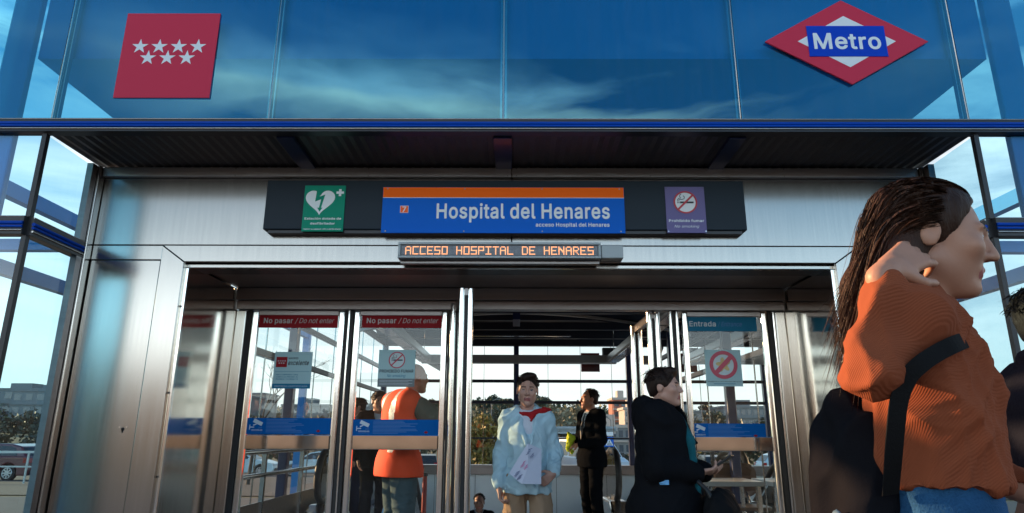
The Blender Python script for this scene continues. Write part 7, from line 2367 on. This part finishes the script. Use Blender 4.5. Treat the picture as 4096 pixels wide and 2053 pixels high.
for (x, y, n_, m_) in ((2120, 1800, 5, ptx), (2132, 1818, 4, ptx), (2098, 1850, 5, pk), (2108, 1864, 4, pk), (2072, 1890, 5, ptx), (2082, 1905, 4, ptx)):
    for k in range(n_):
        p = on_sheet(x - k * 2.5 + rg.uniform(-1, 1), y + k * 5)
        wq = rg.uniform(0.006, 0.014)
        m_.add([(p.x - wq, p.y, p.z - 0.002), (p.x + wq, p.y, p.z + 0.008), (p.x + wq, p.y, p.z + 0.012), (p.x - wq, p.y, p.z + 0.002)], [(0, 1, 2, 3)])
ptx.build("printed_lines", mat("print_blue_grey", (0.16, 0.18, 0.32), 0.6), t, fix=False)
pk.build("pink_marks", mat("print_pink", (0.62, 0.16, 0.36), 0.6), t, fix=False)

# woman in the long black coat looking away from her phone
coat_pose = dict(
    R_el=V3(-0.235, -0.01, 1.09), R_wr=V3(-0.085, -0.215, 1.065), L_el=V3(0.235, -0.02, 1.09), L_wr=V3(0.075, -0.225, 1.06),
    R_hand=dict(d=V3(0.35, -0.85, 0.12), n=V3(0.4, 0.0, 0.9), curl=(0.55, 0.7), side=-1),
    L_hand=dict(d=V3(-0.30, -0.85, 0.12), n=V3(-0.35, 0.0, 0.9), curl=(0.55, 0.7), side=-1),
    turn=(2, 1, 0), wide=1.06, vox=0.0075,
    L_kn=V3(0.10, -0.12, 0.50), L_an=V3(0.10, -0.12, 0.09), R_kn=V3(-0.10, 0.02, 0.49), R_an=V3(-0.10, 0.20, 0.13))


def teal_front(root, P, s, w, M):
    S_ = SDF()
    S_.chain([P['neck'] + V3(-0.035, -0.09, -0.03), V3(-0.045, -0.165, 1.25), V3(-0.03, -0.175, 1.05), V3(-0.03, -0.20, 0.85), V3(-0.03, -0.21, 0.72)], [0.03, 0.034, 0.032, 0.028, 0.022], 0.02)
    S_.chain([P['neck'] + V3(0.035, -0.09, -0.03), V3(0.02, -0.165, 1.25)], [0.03, 0.028], 0.02)
    solid("scarf", S_.scaled(s), 0.0075, teal_cloth, root, fold=(6, 22, 0.004))


def hood(root, P, s, w, M):
    S_ = SDF()
    nk = P['neck']
    pts = [nk + V3(0.10 * math.cos(a), 0.085 * math.sin(a) + 0.035, 0.004 + 0.025 * math.sin(a)) for a in [R(-25 + 23 * k) for k in range(11)]]
    S_.chain(pts, [0.034, 0.042, 0.05, 0.056, 0.06, 0.062, 0.06, 0.056, 0.05, 0.042, 0.034], 0.03)
    S_.el(nk + V3(0, 0.12, -0.05), (0.13, 0.07, 0.10), 0.04)
    solid("hood", S_.scaled(s), 0.0075, black_wool, root, fold=(8, 20, 0.006))


coat_loc = Vector((0.865, 4.0, 0.0))
person("woman in a long black hooded coat with teal scarf holding a phone", coat_loc, R(62), 1.535, skin_m, hair_dk, coat_pose, [
    top("coat", black_wool, g=0.062, hem=0.42, sleeve=0.95, open_to=1.22, flare=0.065, seed=21, fold=(0, 9, 0.011), sl_r=(0.094, 0.086, 0.064), neck_r=0.085),
    trousers(black_suit, 0.10, 0.075, 0.065, seed=5), shoes(shoe_bk), teal_front, hood], hair='short')
rot = Matrix.Rotation(R(62), 3, 'Z')
sc_ = 1.535 / 1.70
hp = coat_loc + rot @ (Vector((0.0, -0.335, 1.115)) * sc_)
fw = rot @ Vector((0, -1, 0))
rt = rot @ Vector((1, 0, 0))
ph = MB()
dz = Vector((0, 0, 1))
ax_ = (fw * 0.82 + dz * 0.57).normalized()
ph.bar(hp - ax_ * 0.06, hp + ax_ * 0.085, 0.074, 0.010, up=tuple(dz))
o = ph.build("phone", plastic, bevel=0.003)
tag(o, "black phone in the hands of the woman in the black coat", "phone")
mb = MB()
mb.bar(hp - ax_ * 0.052 + Vector((0, 0, 0.0)) + (dz * 0.82 - fw * 0.57) * 0.0058, hp + ax_ * 0.078 + (dz * 0.82 - fw * 0.57) * 0.0058, 0.066, 0.001, up=tuple(dz))
mb.build("phone_screen", mat("dark_screen", (0.01, 0.011, 0.014), 0.08), o)
# folded blue paper sticking out of her pocket
p1, p2 = at(2588, 1922, 3.80), at(2676, 1932, 3.74)
mb = MB()
mb.add([(p1.x, p1.y, p1.z), (p1.x + 0.05, p1.y - 0.006, p1.z - 0.022), (p2.x, p2.y, p2.z - 0.010), (p2.x, p2.y, p2.z + 0.014), (p1.x + 0.06, p1.y - 0.006, p1.z + 0.002)], [(0, 1, 2, 3, 4)])
n0 = len(mb.v)
mb.add([(x, y + 0.006, z) for x, y, z in mb.v[:5]], [(4, 3, 2, 1, 0)])
mb.f += [(i, i + 5, (i + 1) % 5 + 5, (i + 1) % 5) for i in range(5)]
mb.mi += [0] * 5
o = mb.build("leaflet", mat("leaflet_blue", (0.16, 0.45, 0.80), 0.5))
tag(o, "bright blue leaflet in the pocket of the black coat", "leaflet")
# her shoulder bag hangs in front of the hip
bagp = coat_loc + rot @ (Vector((-0.06, -0.34, 0.0)) * sc_)
t = tag(empty("shoulder_bag", (bagp.x, bagp.y, 0.62), R(62), local=True), "large black shoulder bag in front of the woman in the black coat", "bag")
S_ = SDF()
S_.el((0, 0, 0.08), (0.19, 0.10, 0.19), 0.03).el((0, 0, 0.0), (0.20, 0.115, 0.15), 0.04)
S_.cut((0, 0, -1), 0.14)
solid("bag_body", S_, 0.009, cloth("bag_black", (0.012, 0.012, 0.013), 0.6), t, fold=(4, 16, 0.008))
MB().tube([(-0.10, 0.02, 0.20), (-0.10, 0.05, 0.26), (-0.08, 0.10, 0.30)], 0.012, 8).build("strap", rubber, t, smooth=True)

# man in the black suit
suit_pose = dict(
    L_el=V3(0.235, -0.01, 1.10), L_wr=V3(0.085, -0.235, 1.05), R_el=V3(-0.235, -0.01, 1.10), R_wr=V3(-0.085, -0.225, 1.07),
    L_hand=dict(d=V3(-0.55, -0.75, -0.2), n=V3(-0.5, 0.2, -0.8), curl=(0.6, 0.8), side=1),
    R_hand=dict(d=V3(0.55, -0.75, -0.2), n=V3(0.5, 0.2, -0.8), curl=(0.6, 0.8), side=1),
    turn=(-12, 2, 0), wide=1.04, vox=0.008)


def tie(root, P, s, w, M):
    S_ = SDF()
    nk = P['neck']
    S_.rc(nk + V3(0, -0.082, -0.030), nk + V3(0, -0.095, -0.050), 0.016, 0.012, 0.006)
    S_.chain([nk + V3(0, -0.100, -0.055), V3(0, -0.132, 1.25), V3(0, -0.128, 1.08)], [0.014, 0.022, 0.026], 0.004)
    solid("tie", S_.scaled(s), 0.008, mat("tie_dark", (0.035, 0.04, 0.05), 0.5), root)


suit_loc = Vector((0.925, 8.45, 0.0))
person("man in a black suit and tie facing left, holding a yellow green cloth", suit_loc, R(-62), 1.715, skin_t, hair_dk, suit_pose, [
    top("shirt", shirt_bl, g=0.010, hem=0.95, sleeve=0.0, collar=0.014, seed=6, fold=(0, 14, 0.003), neck_r=0.056),
    top("suit_jacket", black_suit, g=0.030, hem=0.79, sleeve=0.93, open_to=1.06, flare=0.008, seed=31, fold=(0, 12, 0.006), sl_r=(0.074, 0.062, 0.048), neck_r=0.072),
    trousers(black_suit, 0.098, 0.074, 0.066, seed=7), shoes(shoe_bk), tie], hair='receding')
rot = Matrix.Rotation(R(-62), 3, 'Z')
hp = suit_loc + rot @ (Vector((0.0, -0.29, 1.065)) * (1.715 / 1.7))
t = tag(empty("yellow_cloth", tuple(hp), R(-62), local=True), "yellow green folded cloth in the suited man's hands", "cloth")
S_ = SDF()
S_.chain([(0.0, -0.035, 0.115), (0.02, -0.02, 0.06), (0, -0.02, 0.0), (-0.01, -0.03, -0.06), (0.01, 0.0, -0.10)], [0.02, 0.045, 0.036, 0.034, 0.022], 0.02)
solid("cloth_folds", S_, 0.007, cloth("lime_cloth", (0.50, 0.58, 0.04)), t, fold=(14, 34, 0.012))

# man in the orange vest, seen from behind
vest_pose = dict(
    R_el=V3(-0.235, -0.24, 1.235), R_wr=V3(-0.12, -0.455, 1.135),
    R_hand=dict(d=V3(0.15, -0.95, 0.05), n=V3(0.9, 0.1, -0.1), curl=(0.6, 0.8), side=-1),
    L_el=V3(0.255, 0.0, 1.11), L_wr=V3(0.20, -0.17, 0.93), turn=(14, 2, 0), wide=1.12, vox=0.0075, head=V3(0, -0.115, 1.580), neck=V3(0, -0.055, 1.435))


def vest_mats(C):
    x, y, z = C[:, 0], C[:, 1], C[:, 2]
    out = np.zeros(len(C))
    out[(np.abs(np.abs(x) - 0.125) < 0.026) & (z > 1.0)] = 1
    return out


vest_loc = Vector((-0.945, 5.62, 0.0))
person("bald man in an orange high visibility vest holding the swung door leaf", vest_loc, R(122), 1.745, skin_t, hair_rd, vest_pose, [
    top("sweater", sweater, g=0.020, hem=0.90, sleeve=0.97, seed=8, fold=(0, 13, 0.007), sl_r=(0.082, 0.070, 0.050)),
    top("vest", hi_vis, g=0.044, hem=0.815, sleeve=0, flare=0.006, seed=41, fold=(0, 8, 0.007), mats=[hi_vis, hi_band], matfn=vest_mats, neck_r=0.085),
    trousers(work_trs, 0.112, 0.084, 0.074, seed=9, fold=(0, 13, 0.009)), shoes(shoe_bk)], hair=None, brow=True)

# man in a dark jacket behind him
person("brown haired man in a dark jacket behind the man in the orange vest", (-1.77, 8.7, 0.0), R(24), 1.69, skin_t, hair_rd, dict(turn=(6, 0, 0), vox=0.009, L_el=V3(0.24, 0.03, 1.10), L_wr=V3(0.16, -0.17, 0.96)), [
    top("shirt", shirt_bl, g=0.008, hem=0.95, sleeve=0.0, seed=6, fold=(0, 14, 0.003), neck_r=0.058),
    top("jacket", black_suit, g=0.034, hem=0.78, sleeve=0.95, open_to=1.08, collar=0.014, seed=51, fold=(0, 12, 0.006), sl_r=(0.076, 0.066, 0.050), neck_r=0.074),
    trousers(black_suit, seed=10), shoes(shoe_bk)], hair='short')
# person in navy between the two left doors
person("person in navy clothes glimpsed between the two left door leaves", (-2.15, 9.3, 0.0), R(-70), 1.64, skin_m, hair_bl, dict(vox=0.009), [
    top("jacket", navy_cl, g=0.026, hem=0.84, sleeve=0.95, seed=61, fold=(0, 12, 0.006)), trousers(navy_cl, seed=12), shoes(shoe_bk)], hair='short')
# man coming up the escalator well
person("dark haired man in a dark suit coming up the stairs, only his head showing", (-0.57, 11.0, -1.44), R(2), 1.71, skin_d, hair_bl, dict(vox=0.009), [
    top("shirt", shirt_bl, g=0.008, hem=0.95, sleeve=0.0, collar=0.012, seed=6, fold=(0, 14, 0.003), neck_r=0.056),
    top("suit_jacket", black_suit, g=0.030, hem=0.80, sleeve=0.94, open_to=1.08, seed=71, fold=(0, 12, 0.006), neck_r=0.074),
    trousers(black_suit, seed=13), shoes(shoe_bk)], hair='receding')
st = MB()
st.box(-1.04, 0.9, 10.8, 11.5, -1.6, -1.442).box(-1.04, 0.9, 11.1, 11.5, -1.95, -1.602)
o = st.build("landing", concrete)
o["kind"] = "structure"

# woman hurrying past in the foreground
woman_pose = dict(
    head=V3(0.0, -0.055, 1.585), neck=V3(0, -0.005, 1.435),
    R_sh=V3(-0.155, 0.01, 1.395), R_el=V3(-0.225, 0.100, 1.285), R_wr=V3(-0.200, 0.050, 1.480),
    R_hand=dict(d=V3(0.50, -0.55, 0.42), n=V3(0.75, 0.35, -0.4), curl=(0.55, 0.85), side=-1, spread=0.4),
    L_el=V3(0.24, -0.06, 1.10), L_wr=V3(0.12, -0.26, 1.02),
    turn=(4, -12, 0), arm=(0.046, 0.033, 0.023), wide=0.92, vox=0.0055,
    L_kn=V3(0.09, -0.20, 0.52), L_an=V3(0.09, -0.22, 0.10), R_kn=V3(-0.09, 0.04, 0.50), R_an=V3(-0.09, 0.32, 0.18))
wloc = Vector((0.850, 1.40, 0.0))
person("woman with long dark hair in a rust top and jeans hurrying past up close", wloc, R(62), 1.675, skin_w, hair_wm, woman_pose, [
    top("top", rust, g=0.019, hem=1.075, sleeve=0.93, seed=83, fold=(0, 17, 0.013), sl_r=(0.052, 0.046, 0.033), neck_r=0.060, vox=0.006),
    trousers(denim, 0.100, 0.070, 0.056, waist=1.10, seed=14, name="jeans", fold=(0, 20, 0.004), top_g=0.0), shoes(shoe_bk)], hair='long')
# her backpack with a jacket over it
t = tag(empty("backpack", (0.735, 1.47, 0.95), R(8), local=True), "black backpack with a grey patch slung behind the woman in the rust top", "bag")
S_ = SDF()
for sx in (-0.055, 0.06):
    for sy in (-0.05, 0.05):
        S_.rc((sx * 0.75 + 0.02, sy, 0.20), (sx, sy, -0.30), 0.055, 0.066, 0.05)
S_.rc((-0.045, -0.085, -0.26), (-0.035, -0.085, -0.08), 0.045, 0.04, 0.02).rc((0.05, -0.085, -0.26), (0.045, -0.085, -0.08), 0.045, 0.04, 0.02)
S_.rc((-0.03, 0.0, 0.26), (0.06, 0.0, 0.27), 0.045, 0.045, 0.03)
solid("bag_body", S_, 0.007, cloth("backpack_black", (0.010, 0.010, 0.013), 0.8, 0.12), t, fold=(15, 14, 0.008))
zp = MB()
zp.tube([(-0.085, -0.100, -0.045), (-0.03, -0.118, -0.028), (0.03, -0.118, -0.028), (0.09, -0.100, -0.045)], 0.004, 6)
zp.build("zip", polished, t, smooth=True)
S_ = SDF()
S_.el((-0.112, -0.060, -0.02), (0.014, 0.035, 0.085), 0.01)
solid("grey_patch", S_, 0.005, mat("patch_grey_blue", (0.08, 0.14, 0.20), 0.5), t)
MB().tube([(0.03, 0.0, 0.28), (0.06, -0.07, 0.30), (0.10, -0.16, 0.33)], [0.010, 0.012, 0.012], 8).build("strap", rubber, t, smooth=True)
sp = [at(3880, 1355, 1.33), at(3830, 1372, 1.225), at(3760, 1405, 1.205), at(3690, 1450, 1.20), at(3630, 1510, 1.21), at(3595, 1600, 1.225), at(3580, 1720, 1.245), at(3570, 1850, 1.28), at(3560, 1980, 1.34)]
sp = [Matrix.Rotation(-R(8), 3, 'Z') @ (q - Vector((0.735, 1.47, 0.95))) for q in sp]
def catmull(P_, n):
    out = []
    for i_ in range(len(P_) - 1):
        a_, b_, c_, d_ = P_[max(i_ - 1, 0)], P_[i_], P_[i_ + 1], P_[min(i_ + 2, len(P_) - 1)]
        for k_ in range(n):
            u_ = k_ / n
            out.append(0.5 * ((2 * b_) + (c_ - a_) * u_ + (2 * a_ - 5 * b_ + 4 * c_ - d_) * u_ ** 2 + (3 * b_ - a_ - 3 * c_ + d_) * u_ ** 3))
    return out + [P_[-1]]


sp = catmull(sp, 5)
out_n = Vector((-0.30, -0.95, 0.0))
rb = MB()
rv_ = []
for k, q in enumerate(sp):
    tg = (sp[min(k + 1, len(sp) - 1)] - sp[max(k - 1, 0)]).normalized()
    sd = tg.cross(out_n).normalized()
    for a_, b_ in ((-0.015, 0), (0.015, 0), (0.015, 0.005), (-0.015, 0.005)):
        rv_.append(q + sd * a_ + out_n * b_)
rf_ = [(0, 1, 2, 3)]
for k in range(len(sp) - 1):
    for c_ in range(4):
        rf_.append((4 * k + c_, 4 * k + (c_ + 1) % 4, 4 * k + 4 + (c_ + 1) % 4, 4 * k + 4 + c_))
rf_.append(tuple(4 * (len(sp) - 1) + c_ for c_ in (3, 2, 1, 0)))
rb.add(rv_, rf_)
rb.build("strap", mat("webbing", (0.012, 0.012, 0.013), 0.9, bump=0.2, bscale=300, spec=0.1), t)

# person in dark clothes at the right edge
person("person in dark clothes walking at the right edge of the picture", (1.66, 2.05, 0.0), R(80), 1.60, skin_d, hair_bl, dict(vox=0.008, wide=1.1, R_el=V3(-0.235, -0.05, 1.10), R_wr=V3(-0.17, -0.24, 1.05)), [
    top("coat", cloth("dark_plum_knit", (0.022, 0.016, 0.022), 0.8, 0.6, 90), g=0.05, hem=0.70, sleeve=0.95, collar=0.024, flare=0.02, seed=91, fold=(0, 10, 0.010), sl_r=(0.088, 0.078, 0.058), neck_r=0.07),
    trousers(navy_cl, seed=15), shoes(shoe_bk)], hair='short')
